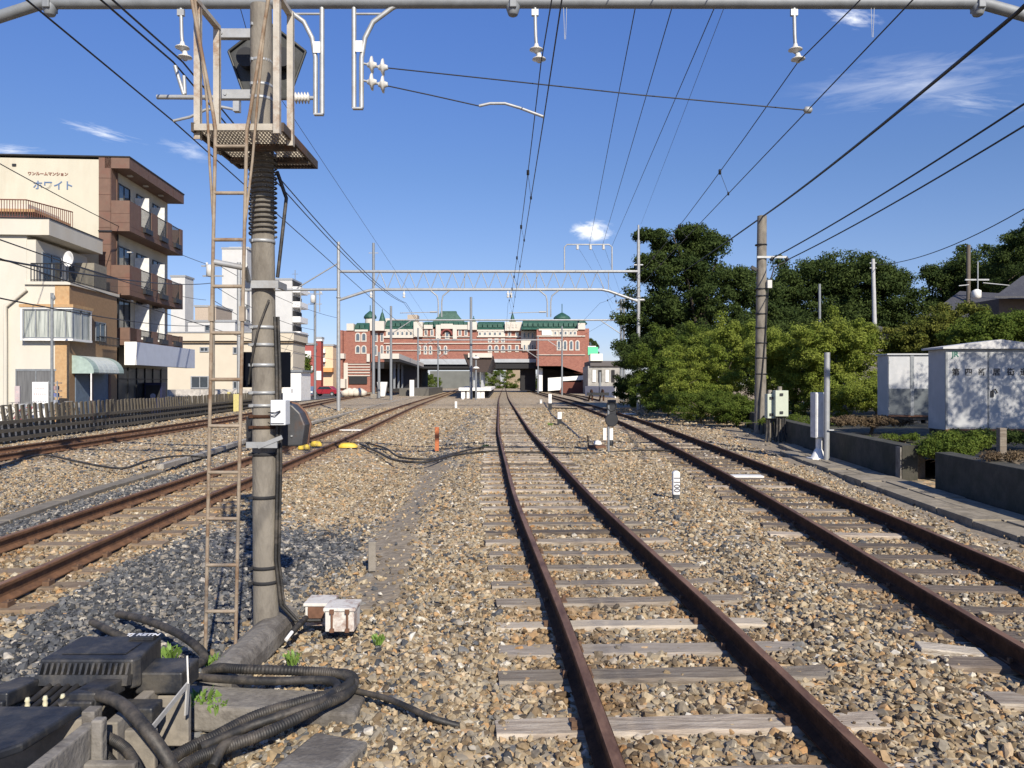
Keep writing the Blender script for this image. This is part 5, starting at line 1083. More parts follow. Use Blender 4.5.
t = thing('warehouse', 'lower pale extension with a dark band, right end of the cream building', 'building', (X(290, 82), 82, 0)); m = MB(); m.box(X(283, 82), X(301, 82), 82, 85.9, 0, Z(372, 82)); m.build('wall', M_white, t); m = MB(); m.box(X(282, 82), X(303, 82), 81.8, 85.9, Z(372, 82), Z(370, 82)); m.build('roof', M_gald, t)
m = MB(); yv = [(X(150, 66), 66), (X(175, 70), 70), (X(252, 75), 75)]; m.sweep([(-.1, 0), (-.1, 1.3), (.1, 1.3), (.1, 0)], [(a, b_, 0) for a, b_ in yv]); tag(m.build('block_wall', mat('pale_block_wall', (.45, .42, .38), .9, 0, .3, 3)), 'low pale block wall before the cream building', 'wall')
# tall white blocks far behind
def block(px0, px1, py0, Y, dep, mt, label, wins=(), nm='tower_block', balc=None, roofbits=()):
    ox = X((px0 + px1) / 2, Y); t = thing(nm, label, 'building', (ox, Y, 0)); a, b_ = X(px0, Y) - ox, X(px1, Y) - ox
    lb(t, 'wall', mt, [(a, b_, 0, dep, 0, Z(py0, Y))]); lb(t, 'roof_edge', M_galv, [(a - .15, b_ + .15, -.15, dep + .15, Z(py0, Y), Z(py0, Y) + .35)])
    for (c, d, e, f_) in wins: win(t, X(c, Y) - ox, X(d, Y) - ox, Z(f_, Y), Z(e, Y), 0, M_gald, 'f', .15, 2, .15)
    for (c, d, e, f_) in roofbits: lb(t, 'roof_unit', mt, [(X(c, Y) - ox, X(d, Y) - ox, .5, dep - 1, Z(f_, Y), Z(e, Y))])
    if balc:
        for z in balc: lb(t, 'balcony', M_white, [(b_, b_ + 1.6, .5, dep - .5, Z(z, Y), Z(z, Y) + 1.2)]); lb(t, 'balcony_gap', M_blk, [(b_ + .001, b_ + .3, .6, dep - .6, Z(z, Y) + 1.2, Z(z, Y) + 2.4)])
    return t
M_wt = mat('white_tile_wall', (.50, .50, .49), .85, 0, .06, .6, .03, (.52, .52, .50), .3)
o = block(222, 247, 249, 170, 5, M_wt, 'tall narrow white tower with an antenna seen through the ladder', ((246, 249, 268, 272), (246, 249, 285, 289), (246, 249, 305, 309), (246, 249, 320, 324)), roofbits=((228, 248, 246.5, 249),))
m = MB(); oy = Vector(o.location); m.tube([(X(240, 172) - oy.x, 3, Z(246, 172)), (X(240, 172) - oy.x, 3, Z(239, 172))], .08, 5); m.tube([(X(236, 172) - oy.x, 3, Z(242, 172)), (X(243, 172) - oy.x, 3, Z(242, 172))], .05, 5); m.build('antenna', M_gald, o, w=False)
block(250, 292, 280, 160, 7, M_wt, 'broad white apartment block with stacked balconies on its right end', (), balc=(292, 307, 322, 337, 352), roofbits=((262, 290, 278, 280.5),))
o = bpy.data.objects['tower_block.001']; m = MB(); m.tube([(X(291, 160) - o.location.x, 3, Z(280, 160)), (X(291, 160) - o.location.x, 3, Z(268, 160))], .08, 5); m.tube([(X(288, 160) - o.location.x, 3, Z(272, 160)), (X(294, 160) - o.location.x, 3, Z(272, 160))], .05, 5); m.build('antenna', M_gald, o, w=False)
block(171, 185, 277, 150, 4, M_wt, 'slender white tower just right of the brown balconies', ())
block(195, 216, 307, 140, 8, mat('tan_block', (.40, .33, .26), .9), 'small tan rooftop block behind the transformer pole', ())
block(188, 235, 322, 130, 8, M_wt, 'low white flats behind the cream building parapet', ((205, 214, 325, 331), ))
block(316, 321, 339, 125, 1.5, mat('red_panel', (.28, .05, .04), .6), 'narrow red tower building with a white top beyond the street', (), nm='shop_building')
block(305, 314, 345, 122, 1.5, mat('redwhite_panel', (.30, .07, .06), .7), 'small red shop building with two white signs left of the red tower', (), nm='shop_building')
o = bpy.data.objects['shop_building.001']; x_ = o.location.x; lb(o, 'white_sign', M_white, [(X(304.5, 121.8) - x_, X(311, 121.8) - x_, -.4, 0, Z(359, 122), Z(351, 122)), (X(308, 122) - x_, X(313, 122) - x_, -.35, 0, Z(372, 122), Z(366, 122))])
lb(bpy.data.objects['shop_building'], 'white_cap', M_white, [(-.55, .55, -.1, 1.5, Z(341, 125), Z(338, 125)), (-.45, .45, -.1, -.0, Z(380, 125), Z(371, 125))])
block(322, 333, 346, 150, 3, mat('peach_wall', (.66, .46, .30), .85), 'peach apartment house with white balconies beyond the red tower', ((323, 325, 355, 357), (323, 325, 363, 366)), nm='shop_building')
o = bpy.data.objects['shop_building.002']; x_ = o.location.x; lb(o, 'balcony', M_white, [(X(322, 150) - x_, X(326, 150) - x_, -.8, 0, Z(q + 4, 150), Z(q, 150)) for q in (349, 358)]); lb(o, 'orange_awning', mat('orange_cloth', (.65, .30, .10), .7), [(X(324, 150) - x_, X(334, 150) - x_, -1.5, 0, Z(372, 150), Z(368, 150))])
# cars
def car(px, Y, rz, c, label):
    t = thing('parked_car', label, 'car', (X(px, Y), Y, .03), rz)
    m = MB(); prof = [(-2.0, .35), (-2.0, .8), (-1.9, .95), (-1.1, 1.0), (-.7, 1.45), (.8, 1.47), (1.4, 1.0), (1.95, .9), (2.05, .6), (2.0, .35)]; m.prism(prof, -.82, .82, 'xz'); m.build('body', c, t, w=False, bevel=.06)
    m = MB(); m.prism([(-.98, 1.02), (-.64, 1.38), (.74, 1.40), (1.24, 1.02)], -.83, .83, 'xz'); m.build('side_window', glass(), t, w=False)
    for x in (-1.25, 1.25):
        for y in (-.83, .83): m = MB(); m.lathe([(.33, -.1), (.33, .1)], (x, y, .33), 16, axis='y'); o = m.build('wheel', M_rub, t, w=False); m = MB(); m.lathe([(.18, -.11), (.18, .11)], (x, y, .33), 12, axis='y'); m.build('rim', M_galv, o, w=False)
    for y in (-.6, .6): m = MB(); m.box(1.98, 2.06, y - .15, y + .15, .62, .78); m.build('headlight', M_white, t, w=False)
car(326, 112, R(-8), mat('car_red', (.28, .02, .03), .35), 'red car parked beyond the left fence near the station'); car(308, 104, R(-80), mat('car_blue', (.10, .14, .22), .35), 'dark blue car parked behind the street pole')
# utility poles in the street
for px, top, bot, Y, lab in ((213, 262, 0, 60, 'street pole with a pale transformer can left of the ladder'), (315, 290, 0, 90, 'street pole with crossarms left of the first gantry post')):
    t = thing('utility_pole', lab, 'utility pole', (X(px, Y), Y, 0)); m = MB(); m.tube([(X(px, Y), Y, 0), (X(px, Y), Y, Z(top, Y))], .15, 8); m.build('pole_shaft', M_gald if px > 300 else M_pole, t)
    m = MB(); m.obox((X(px, Y), Y, Z(top + 4, Y)), (1.8, .1, .1)); m.obox((X(px, Y), Y, Z(top + 14, Y)), (1.6, .1, .1)); m.build('crossarm', M_galv, t)
    m = MB(); m.lathe([(.1, -.5), (.28, -.45), (.28, .35), (.1, .45)], (X(px - 1.5, Y), Y - .3, Z(top + 9, Y)), 12); m.build('transformer', M_porc, t)
    for q in (-1.5, 1.5): m = MB(); m.lathe([(.05, 0), (.12, .1), (.05, .25)], (X(px + q * 4, Y), Y, Z(top + 3.5, Y)), 8); m.build('insulator', M_porc, t)

# ---------------------------------------------------------------- station building across the tracks
SY = 170.0; SS = SY / FP
st = thing('station_building', 'long red brick station with white trim and green roofs bridging over the tracks', 'station', (X(463, SY), SY, 0)); sox = X(463, SY)
sx_ = lambda px: X(px, SY) - sox; sz = lambda py: Z(py, SY)
M_brick = bpy.data.materials.new('red_brick'); M_brick.use_nodes = True; Nn, Ll = M_brick.node_tree.nodes, M_brick.node_tree.links
bt = Nn.new('ShaderNodeTexBrick'); bt.inputs['Scale'].default_value = 1.2; bt.inputs['Color1'].default_value = (.29, .115, .08, 1); bt.inputs['Color2'].default_value = (.22, .08, .058, 1); bt.inputs['Mortar'].default_value = (.35, .22, .18, 1); bt.inputs['Mortar Size'].default_value = .012
tc_ = Nn.new('ShaderNodeTexCoord'); mp_ = Nn.new('ShaderNodeMapping'); mp_.inputs['Rotation'].default_value = (R(90), 0, 0); Ll.new(tc_.outputs['Object'], mp_.inputs[0]); Ll.new(mp_.outputs[0], bt.inputs[0]); Ll.new(bt.outputs[0], Nn['Principled BSDF'].inputs['Base Color']); Nn['Principled BSDF'].inputs['Roughness'].default_value = .9
M_trim = mat('white_stone_trim', (.54, .50, .44), .85, 0, .05, 1); M_groof = mat('green_copper_roof', (.020, .075, .055), .6, .1, .25, 2, .1, (.05, .12, .09), .4); M_stn = mat('pale_concrete_girder', (.34, .36, .38), .8, 0, .1, 1)
def sb(nm, mt, *bx):   # px0, px1, py_top, py_bottom, front offset (towards camera positive), depth
    return lb(st, nm, mt, [(sx_(a), sx_(b_), -f_, d, sz(e), sz(c)) for a, b_, c, e, f_, d in bx])
sb('brick_wall', M_brick, (371, 536, 329, 362, 0, 20), (345, 371, 331, 363.5, 1.2, 20), (536, 583, 331, 368, 5, 20), (340, 345, 331, 392, 2.5, 20), (583, 587, 330, 392, 4.6, 20))
m = MB(); m.prism([(sx_(536), sz(368)), (sx_(583), sz(368)), (sx_(583), sz(374)), (sx_(578), sz(373.5)), (sx_(560), sz(366.5)), (sx_(536), sz(366.5))][::-1], -5, 5, 'xz'); m.build('slanted_wall', M_brick, st, w=False)
sb('girder', M_stn, (410, 470, 361, 364.5, .8, 18), (420, 536, 359, 362.5, .6, 18)); sb('bridge_soffit', M_blk, (371, 537, 362.6, 368.5, .2, 20))  # black soffit paints the shade under the bridge
sb('stone_band', M_trim, (384, 414, 329, 331, .3, 1), (384, 414, 336, 338, .35, 1), (477, 505, 329.5, 331.5, .3, 1), (477, 521, 336, 337.2, .35, 1), (538, 576, 330.5, 332.2, 5.3, 0), (536, 583, 337, 338, 5.3, 0), (423, 470, 336.5, 337.2, .35, 1), (384, 536, 343, 343.8, .3, 1), (384, 536, 350, 350.6, .3, 1), (536, 583, 355.4, 356, 5.3, 0))
sb('white_wall', M_trim, (414, 423, 322, 337, .8, 2), (424, 433, 325, 329, .5, 2), (436, 441, 325, 339, .6, 2), (453, 457, 325, 339, .6, 2), (441, 453, 324, 329, .7, 2), (457, 468, 325, 329.5, .5, 2), (468, 477, 322, 330, .8, 2), (505, 522, 322, 331, .9, 4), (521, 536, 331, 348, .4, 2), (371, 385, 321.5, 331, 1.4, 4), (348, 355, 324, 331, 1.5, 3), (356, 369, 330, 332, 1.4, 2), (576, 583, 325, 331.2, 5.4, 2), (541, 575, 332.2, 337, 5.1, 1), (386, 414, 331, 336, .15, 1), (478, 505, 331.5, 336, .15, 1))
# lower left block: red and white stripes
sb('striped_base', M_brick, (345, 371, 363.5, 392, 1.0, 18)); sb('stripe', M_trim, *[(345, 371, q, q + .9, 1.25, 0) for q in (364, 366.8, 369.6, 372.4, 375.2)], (345, 349, 363, 390, 1.3, 0), (368, 371, 354, 362, 1.6, 0), (342, 347, 354, 359, 3, 0), (342, 348, 379, 388, 3.1, 0)); sb('dark_opening', M_blk, (350, 368, 376.5, 384, 1.28, 0))
def stwin(px0, px1, py0, py1, f_, arch=False, n=1):
    x0, x1, z0, z1 = sx_(px0), sx_(px1), sz(py1), sz(py0); m = MB(); w_ = (x1 - x0)
    if arch:
        r_ = w_ / 2; pts = [(x0, z0), (x1, z0)] + [((x0 + x1) / 2 + r_ * math.cos(a_), z1 - r_ + r_ * math.sin(a_)) for a_ in np.linspace(0, math.pi, 9)]
        r2_ = r_ - .22; pin = [(x0 + .22, z0 + .25), (x1 - .22, z0 + .25)] + [((x0 + x1) / 2 + r2_ * math.cos(a_), z1 - r_ + r2_ * math.sin(a_)) for a_ in np.linspace(0, math.pi, 9)]
        m.prism(pts[::-1], -f_ - .12, -f_ + .02, 'xz'); o = m.build('window', M_trim, st, w=False); m = MB(); m.prism(pin[::-1], -f_ - .15, -f_ - .121, 'xz'); m.build('pane', M_stg, o, w=False)
    else:
        m.box(x0, x1, -f_ - .12, -f_ + .02, z0, z1); o = m.build('window', M_trim, st, w=False); m = MB(); k = w_ / n
        for j in range(n): m.box(x0 + j * k + .2, x0 + (j + 1) * k - .2, -f_ - .15, -f_ - .121, z0 + .2, z1 - .2)
        m.build('pane', M_stg, o, w=False)
M_stg = mat('station_glass', (.10, .13, .16), .25, 0, .3, .5)
for px in (359, 365): stwin(px - 2.6, px + 2.6, 333, 342, 1.2, True); stwin(px - 2.6, px + 2.6, 345.5, 354, 1.2, True)
for px in (376, 382): stwin(px - 1.7, px + 1.7, 333, 342, 0); stwin(px - 1.7, px + 1.7, 345, 356, 0, True)
for px in (389, 393.5, 398, 402.5, 407, 411): stwin(px - 1.8, px + 1.8, 331.2, 336, .15)
for px in (388, 419, 425.5, 430.5, 439, 445.5): stwin(px - 1.8, px + 1.8, 345.5, 354.5, 0, px > 420)
for px in (426, 432, 460, 466): stwin(px - 1.7, px + 1.7, 329.5, 336, 0)
m = MB(); r_ = sx_(453) - sx_(447); pts = [(sx_(447) + r_ * math.cos(a_), sz(335) + r_ * math.sin(a_)) for a_ in np.linspace(0, math.pi, 12)] + [(sx_(447) + r_ * .75 * math.cos(a_), sz(335) + r_ * .75 * math.sin(a_)) for a_ in np.linspace(math.pi, 0, 12)]
m.prism(pts[::-1], -.95, -.5, 'xz'); m.build('arch_moulding', mat('dark_red_stone', (.18, .04, .035), .8), st, w=False); stwin(445, 449.5, 332, 339, .1)
for px in (480, 485, 490, 495, 500): stwin(px - 1.8, px + 1.8, 331.7, 336, .15)
for px in (490, 496.5, 503): stwin(px - 2.2, px + 2.2, 345, 352.5, 0, True); stwin(px - 2, px + 2, 338.5, 342.5, 0)
for px in (509.5, 517): stwin(px - 1.8, px + 1.8, 332, 338, 0); stwin(px - 1.8, px + 1.8, 345, 352, 0)
for px in (509, 513, 516.5): stwin(px - 1, px + 1, 324, 328, .9)
for px in (524.5, 528.5, 532.5): stwin(px - 1.8, px + 1.8, 332, 339, .4, True); stwin(px - 1.8, px + 1.8, 344, 351, .4, True)
for px in (557.5, 563.5, 569.5, 575.5): stwin(px - 2.1, px + 2.1, 341.5, 351.5, 5, True)
for px in (554, 559, 564, 569, 573): stwin(px - 1.7, px + 1.7, 332.5, 336.8, 5.1)
sb('white_panel', mat('bright_white', (.85, .85, .83), .6), (541, 550, 332.2, 336.5, 5.3, 0))
# roofs
def mansard(px0, px1, pt, pb_, f_, dep, slope=2.2):
    m = MB(); a, b_, zt_, zb_ = sx_(px0), sx_(px1), sz(pt), sz(pb_); m.add([(a, -f_ - .4, zb_), (b_, -f_ - .4, zb_), (b_, dep, zb_), (a, dep, zb_), (a + .4, -f_ + slope, zt_), (b_ - .4, -f_ + slope, zt_), (b_ - .4, dep - slope, zt_), (a + .4, dep - slope, zt_)], [(0,3,2,1),(4,5,6,7),(0,1,5,4),(1,2,6,5),(2,3,7,6),(3,0,4,7)])
    for px in np.arange(px0 + 4, px1 - 2, 5.0):
        x = sx_(px); zc_ = zb_ + (zt_ - zb_) * .45; m.box(x - .45, x + .45, -f_ + .0, -f_ + 1.4, zc_ - .4, zc_ + .45)
    return m.build('green_roof', M_groof, st, w=False)
for a in ((384, 415, 319.5, 329, 0, 18), (422, 470, 321, 327, 0, 18), (476, 506, 321, 329.5, 0, 18), (521, 578, 320, 330.5, 3.0, 18), (354, 370, 322.5, 331, 1.0, 16), (576, 586, 320.5, 325, 3, 18)): mansard(*a)
m = MB(); prof = [((sx_(430), sx_(464)), sz(320.5)), ((sx_(434), sx_(459.5)), sz(316.5)), ((sx_(438), sx_(455)), sz(311)), ((sx_(438.5), sx_(454.5)), sz(308.8))]
for (q0, z0_), (q1, z1_) in zip(prof[:-1], prof[1:]):
    e0, e1 = (q0[1] - q0[0]) * .22, (q1[1] - q1[0]) * .22; m.add([(q0[0], 6 - e0, z0_), (q0[1], 6 - e0, z0_), (q0[1], 6 + e0, z0_), (q0[0], 6 + e0, z0_), (q1[0], 6 - e1, z1_), (q1[1], 6 - e1, z1_), (q1[1], 6 + e1, z1_), (q1[0], 6 + e1, z1_)], [(4,5,6,7),(0,1,5,4),(1,2,6,5),(2,3,7,6),(3,0,4,7)])
m.build('green_roof', M_groof, st, w=False)
def dome(px, pyt, pyb, wpx, drum, spire, onion=True):
    x = sx_(px); r_ = wpx / 2 * SS; z0, z1 = sz(pyb), sz(pyt); h = z1 - z0; m = MB()
    pr = [(r_ * .86, 0), (r_ * 1.0, .06 * h), (r_ * 1.0, .28 * h), (r_ * .84, .5 * h), (r_ * .6, .68 * h), (r_ * .36, .84 * h), (r_ * .1, h)] if onion else [(r_, 0), (r_ * .62, .2 * h), (r_ * .42, .5 * h), (r_ * .26, .8 * h), (r_ * .05, h)]
    m.lathe(pr, (x, 5, z0), 8 if onion else 8); o = m.build('dome', M_groof, st, w=False); m = MB(); m.lathe([(r_ * .8, sz(drum)), (r_ * .8, z0)], (x, 5, 0), 12); m.build('dome_drum', M_trim, o, w=False)
    m = MB(); m.tube([(x, 5, z1 - .1), (x, 5, sz(spire))], .09, 5); m.build('spire', M_groof, o, w=False)
dome(366, 308.8, 317, 13.2, 323, 303); dome(378.5, 309.5, 322, 12, 324, 307, False); dome(563.5, 310.5, 318.3, 17.6, 321.5, 301.5); dome(512.5, 311, 320.5, 8.5, 322.5, 309.5, False); dome(472.5, 315.5, 322, 9, 323, 314, False)
sb('chimney_unit', mat('tan_block', (.40, .33, .26), .9), (405, 415, 313, 320, -4, 8)); sb('stair_tower', M_trim, (381, 390, 316, 330, -6, 12))
# under the station: black boxes stand for the shade there
sb('under_bridge_shade', M_blk, (371, 418, 366, 392, -6, 20)); sb('under_bridge_shade', M_blk, (521, 536, 363, 391, -2, 20)); sb('white_column', M_white, (538.5, 542, 367, 391, 3, 0)); sb('dark_recess', M_blk, (543, 583, 368.5, 392, -4, 16))
t = thing('footbridge_ramp', 'white railed ramp in front of the dark opening on the right side of the station', 'ramp', (X(566, 150), 150, 0))
m = MB(); m.prism([(X(548, 150), Z(386, 150)), (X(548, 150), Z(378, 150)), (X(590, 150), Z(375, 150)), (X(590, 150), Z(379.5, 150)), (X(563, 150), Z(381, 150)), (X(560, 150), Z(390, 150)), (X(548, 150), Z(391, 150))][::-1], 150, 150.5); m.build('ramp_side', M_white, t); m = MB(); m.box(X(560, 150), X(584, 150), 150.1, 151.5, 0, Z(382, 150)); m.build('brick_base', mat('dark_brick', (.14, .05, .035), .9), t)
t = thing('station_annex', 'low grey and cream building with a dark roof right of the station', 'building', (X(605, 140), 140, 0)); m = MB(); m.box(X(588, 140), X(622, 140), 140, 150, 0, Z(366, 140)); m.build('wall', mat('annex_wall', (.30, .29, .27), .9, 0, .3, 1.2), t); m = MB(); m.box(X(590, 140), X(624, 140), 139.5, 151, Z(366, 140), Z(361, 140)); m.build('roof', mat('annex_roof', (.10, .09, .09), .8), t); m = MB(); m.box(X(590, 140), X(602, 140), 139, 141, Z(361, 140), Z(354, 140)); m.build('roof_sign', mat('cream_sign', (.8, .76, .62), .6), t)
for i, px in enumerate((594, 600, 607, 613)): m = MB(); m.box(X(px - 1.6, 140), X(px + 1.6, 140), 139.8, 140, Z(382, 140), Z(370, 140)); m.build('window', M_blk if i % 2 else M_white, t)
t = thing('billboard', 'green and white rooftop billboard right of the station', 'billboard', (X(593, 155), 155, 0)); m = MB(); m.box(X(588, 155), X(598, 155), 155, 156, Z(355, 155), Z(347, 155)); m.build('billboard_panel', mat('green_sign', (.10, .62, .30), .5), t); m = MB(); m.box(X(588, 155), X(596, 155), 154.9, 156, Z(347, 155), Z(346, 155)); m.build('billboard_top', M_white, t); m = MB(); m.box(X(589, 155), X(590, 155), 155.2, 155.6, 0, Z(355, 155)); m.box(X(596, 155), X(597, 155), 155.2, 155.6, 0, Z(355, 155)); m.build('billboard_leg', M_gald, t)
m = MB(); m.sweep([(0, 0), (0, 1.5), (.15, 1.5), (.15, 0)], [(X(586, 120), 120, 0), (X(598, 112), 112, 0), (X(616, 100), 100, 0)]); tag(m.build('panel_fence', M_white), 'white panel fence slanting between the station annex and the bushes', 'fence')
# platforms
M_plat = mat('shaded_platform_concrete', (.10, .095, .085), .9, 0, .1, 1)  # deck colour darkened as if in shadow
t = thing('platform', 'white fronted island platform with a dark roofed canopy between the left and middle tracks', 'platform', (X(475, 98), 98, 0))
y0 = 98.0; xa, xb = X(458.5, y0), X(491, y0); 
m = MB(); m.prism([(xa, y0), (xb, y0), (xb - 1.0, 168), (xa - 3.2, 168)], Z(391.8, y0) if False else .95, Z(387.8, y0), 'xy'); m.build('platform_deck', mat('white_platform_edge', (.80, .78, .74), .8), t)
m = MB(); [m.box(X(q, y0) - .25, X(q, y0) + .25, y0 + .3, y0 + .8, -.1, .95) for q in (463, 468.5, 479, 482.5)]; m.build('deck_leg', M_white, t)
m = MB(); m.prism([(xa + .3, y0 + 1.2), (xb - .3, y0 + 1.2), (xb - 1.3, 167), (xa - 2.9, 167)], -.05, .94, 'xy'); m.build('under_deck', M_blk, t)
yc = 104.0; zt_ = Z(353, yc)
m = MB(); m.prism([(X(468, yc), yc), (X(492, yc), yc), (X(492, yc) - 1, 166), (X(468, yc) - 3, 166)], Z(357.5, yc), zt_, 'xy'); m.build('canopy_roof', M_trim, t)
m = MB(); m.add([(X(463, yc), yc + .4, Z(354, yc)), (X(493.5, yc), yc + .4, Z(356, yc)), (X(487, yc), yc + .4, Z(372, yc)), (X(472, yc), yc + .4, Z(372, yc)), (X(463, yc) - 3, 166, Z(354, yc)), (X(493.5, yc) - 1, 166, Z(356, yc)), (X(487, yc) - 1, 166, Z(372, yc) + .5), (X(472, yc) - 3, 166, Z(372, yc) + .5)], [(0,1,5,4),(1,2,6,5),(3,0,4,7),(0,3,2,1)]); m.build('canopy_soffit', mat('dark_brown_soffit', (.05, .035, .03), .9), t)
for yq in range(106, 166, 10):
    for q in (474, 482): m = MB(); m.box(X(q, yc) - .15 - (yq - 104) * .03, X(q, yc) + .15 - (yq - 104) * .03, yq, yq + .3, 1.2, Z(357, yc)); m.build('canopy_post', M_galv, t)
t = thing('platform', 'left side platform under a long white edged canopy beyond the farthest left track', 'platform', (X(395, 112), 112, 0)); yp = 112.0
def lx3(y, o_): return float(T2(y)) - 2.0 + o_
pl = [(y, lx3(y, 0)) for y in (118, 130, 145, 166)]
m = MB(); m.prism([(x, y) for y, x in pl] + [(x - 4.5, y) for y, x in pl[::-1]], -.05, 1.15, 'xy'); m.build('platform_deck', M_plat, t)
m = MB(); m.prism([(X(399, yp), yp), (X(419, 165) + 1.0, 165), (X(409, 165), 165), (X(380, yp), yp)], Z(358.8, yp), Z(353.5, yp), 'xy'); m.build('canopy_roof', M_trim, t)
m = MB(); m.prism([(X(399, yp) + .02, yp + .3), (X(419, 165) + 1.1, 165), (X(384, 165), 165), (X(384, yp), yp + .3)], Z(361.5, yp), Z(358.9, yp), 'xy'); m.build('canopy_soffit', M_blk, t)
for yq in range(116, 166, 8): m = MB(); xq = X(392, yp) - (yq - 112) * .07; m.box(xq - .15, xq + .15, yq, yq + .3, 1.1, Z(361, yp)); m.build('canopy_post', M_gald, t)
m = MB(); m.box(X(384, 116), X(398, 130), 134, 160, .3, Z(362, yp)); m.build('waiting_room', M_blk, t)
for px, py0, py1, Y, lab in ((381, 381, 392, 105, 'white trapezoid hopper shaped tank beside the farthest left track'), (353, 381, 390, 108, 'heap of cream sacks in front of the striped station base')):
    t = thing('white_tank' if px == 381 else 'sack_pile', lab, 'tank' if px == 381 else 'sacks', (X(px, Y), Y, 0)); m = MB()
    if px == 381: m.prism([(X(378, Y), .1), (X(384.5, Y), .1), (X(387, Y), Z(382, Y)), (X(377, Y), Z(382, Y))], Y, Y + .8); m.build('tank_body', M_white, t, bevel=.05)
    else:
        for i in range(7): m.lathe([(.1, -.5), (.7, -.3), (.75, .2), (.1, .5)], (X(346 + i * 2.6, Y), Y + (i % 2) * .5, .55 + (i % 2) * .2), 8)
        m.build('sacks', mat('cream_sack', (.55, .50, .42), .9), t)
# buffer stop of the siding
t = thing('buffer_stop', 'pair of bent rail buffer stops at the end of the short siding', 'buffer stop', (float(T4B(78)), 78, 0))
for off in (-.566, .566): x = float(T4B(78)) + off; m = MB(); m.tube([(x, 77.2, .1), (x, 77.2, .9), (x, 77.5, 1.15), (x, 78.2, 1.2), (x, 80.5, .2)], .09, 8); m.build('bent_rail', M_rust, t)
m = MB(); m.box(float(T4B(78)) - 1.1, float(T4B(78)) + 1.1, 77.0, 77.2, .65, .95); m.build('buffer_beam', M_black, t)
# far end of the line behind the bridge
m = MB(); m.box(X(430, 320), X(500, 320), 320, 325, 0, Z(371, 320)); o = m.build('distant_building', mat('distant_grey_wall', (.13, .135, .125), .9, 0, .15, .3), None); tag(o, 'distant grey building seen under the station bridge on the left', 'building')  # dull grey wall with slight random tone
m = MB(); m.box(X(506, 330), X(520, 330), 330, 335, 0, Z(369, 330)); o = m.build('distant_building', mat('distant_peach_wall', (.28, .22, .15), .9, 0, .15, .3), None); tag(o, 'distant peach building seen under the station bridge right of the middle track', 'building')  # muted peach wall with slight random tone
# ---------------------------------------------------------------- right side: poles, cabinets, relay huts
Y = 28.9; t = thing('concrete_pole', 'tall weathered concrete pole with a small crossarm and step bands right of centre', 'utility pole', (X(761, Y), Y, 0))
m = MB(); m.tube([(X(760, Y), Y, -.1), (X(762, Y), Y, Z(216, Y))], [.215, .17], 20); m.build('pole_shaft', M_pole, t)
for py in (245, 289, 296, 314, 328, 343, 358, 374): m = MB(); m.lathe([(.19, -.02), (.222, -.02), (.222, .02), (.19, .02)], (X(761, Y), Y, Z(py, Y)), 16); m.build('step_band', M_black, t)
m = MB(); m.obox((X(770, Y), Y - .2, Z(258, Y)), (1.1, .06, .08)); m.build('crossarm', M_galv, t)
for px in (770, 785): m = MB(); m.lathe([(.03, -.12), (.08, -.05), (.03, .06)], (X(px, Y), Y - .2, Z(259, Y)), 10); m.build('insulator', M_black, t)
m = MB(); m.obox((X(753, Y), Y - .1, Z(269, Y)), (.25, .1, .14), (0, .5, 0)); m.build('floodlight', M_black, t, bevel=.02); m = MB(); m.box(X(765, Y), X(769.5, Y), Y - .3, Y - .1, Z(289, Y), Z(281, Y)); m.build('meter_box', M_porc, t, bevel=.01)
m = MB(); m.tube([(X(785, Y), Y - .2, Z(262, Y)), (X(772, Y), Y - .25, Z(268, Y)), (X(766, Y), Y - .22, Z(290, Y)), (X(764, Y), Y - .23, Z(330, Y)), (X(758, Y), Y - .24, Z(400, Y)), (X(757, Y), Y - .22, .1)], .025, 6); m.build('pole_cable', M_wire, t)
def relay(px0, px1, py0, py1, Yr, label):
    t = thing('relay_box', label, 'equipment box', (X((px0 + px1) / 2, Yr), Yr, 0)); m = MB(); m.box(X(px0, Yr), X(px1, Yr), Yr, Yr + .3, Z(py1, Yr), Z(py0, Yr)); m.build('box_body', mat('pale_green_box', (.44, .48, .39), .6, 0, .06, 5), t, bevel=.015)
    m = MB(); xc_ = X((px0 + px1) / 2, Yr); m.tube([(xc_, Yr + .2, -.1), (xc_, Yr + .2, Z(py0 - 4, Yr))], .07, 8); m.build('support_post', M_conc, t)
    m = MB(); [m.tube([(xc_ + dx, Yr + .1, Z(py1, Yr)), (xc_ + dx, Yr + .12, .3), (xc_ + dx * 1.6, Yr, .0)], .03, 6) for dx in (-.12, -.04, .06, .13)]; m.build('cable_conduit', M_rub, t)
    for q in (py0 + 4, py1 - 4): m = MB(); m.box(xc_ - .07, xc_ + .03, Yr - .03, Yr, Z(q, Yr) - .04, Z(q, Yr) + .04); m.build('latch', M_black, t)
relay(767.5, 776, 394, 418.5, 24.3, 'left smaller pale green relay box on a post beside the tall concrete pole'); relay(775.5, 788.5, 390.5, 416.5, 24.1, 'right larger pale green relay box on a post beside the tall concrete pole')
Y = 18.2; t = thing('equipment_cabinet', 'narrow white steel cabinet on a stem beside the slim grey post', 'cabinet', (X(819, Y), Y, 0))
m = MB(); m.box(X(815.5, Y), X(825.5, Y), Y, Y + .32, Z(438, Y), Z(392.5, Y)); m.build('cabinet_body', mat('weathered_white', (.58, .58, .58), .6, 0, .1, 6, .1, (.40, .39, .38), .3), t, bevel=.01)
m = MB(); m.box(X(816.2, Y), X(825, Y), Y - .015, Y, Z(437, Y), Z(393.5, Y)); m.build('cabinet_door', mat('weathered_white', (1, 1, 1)), t, bevel=.004)
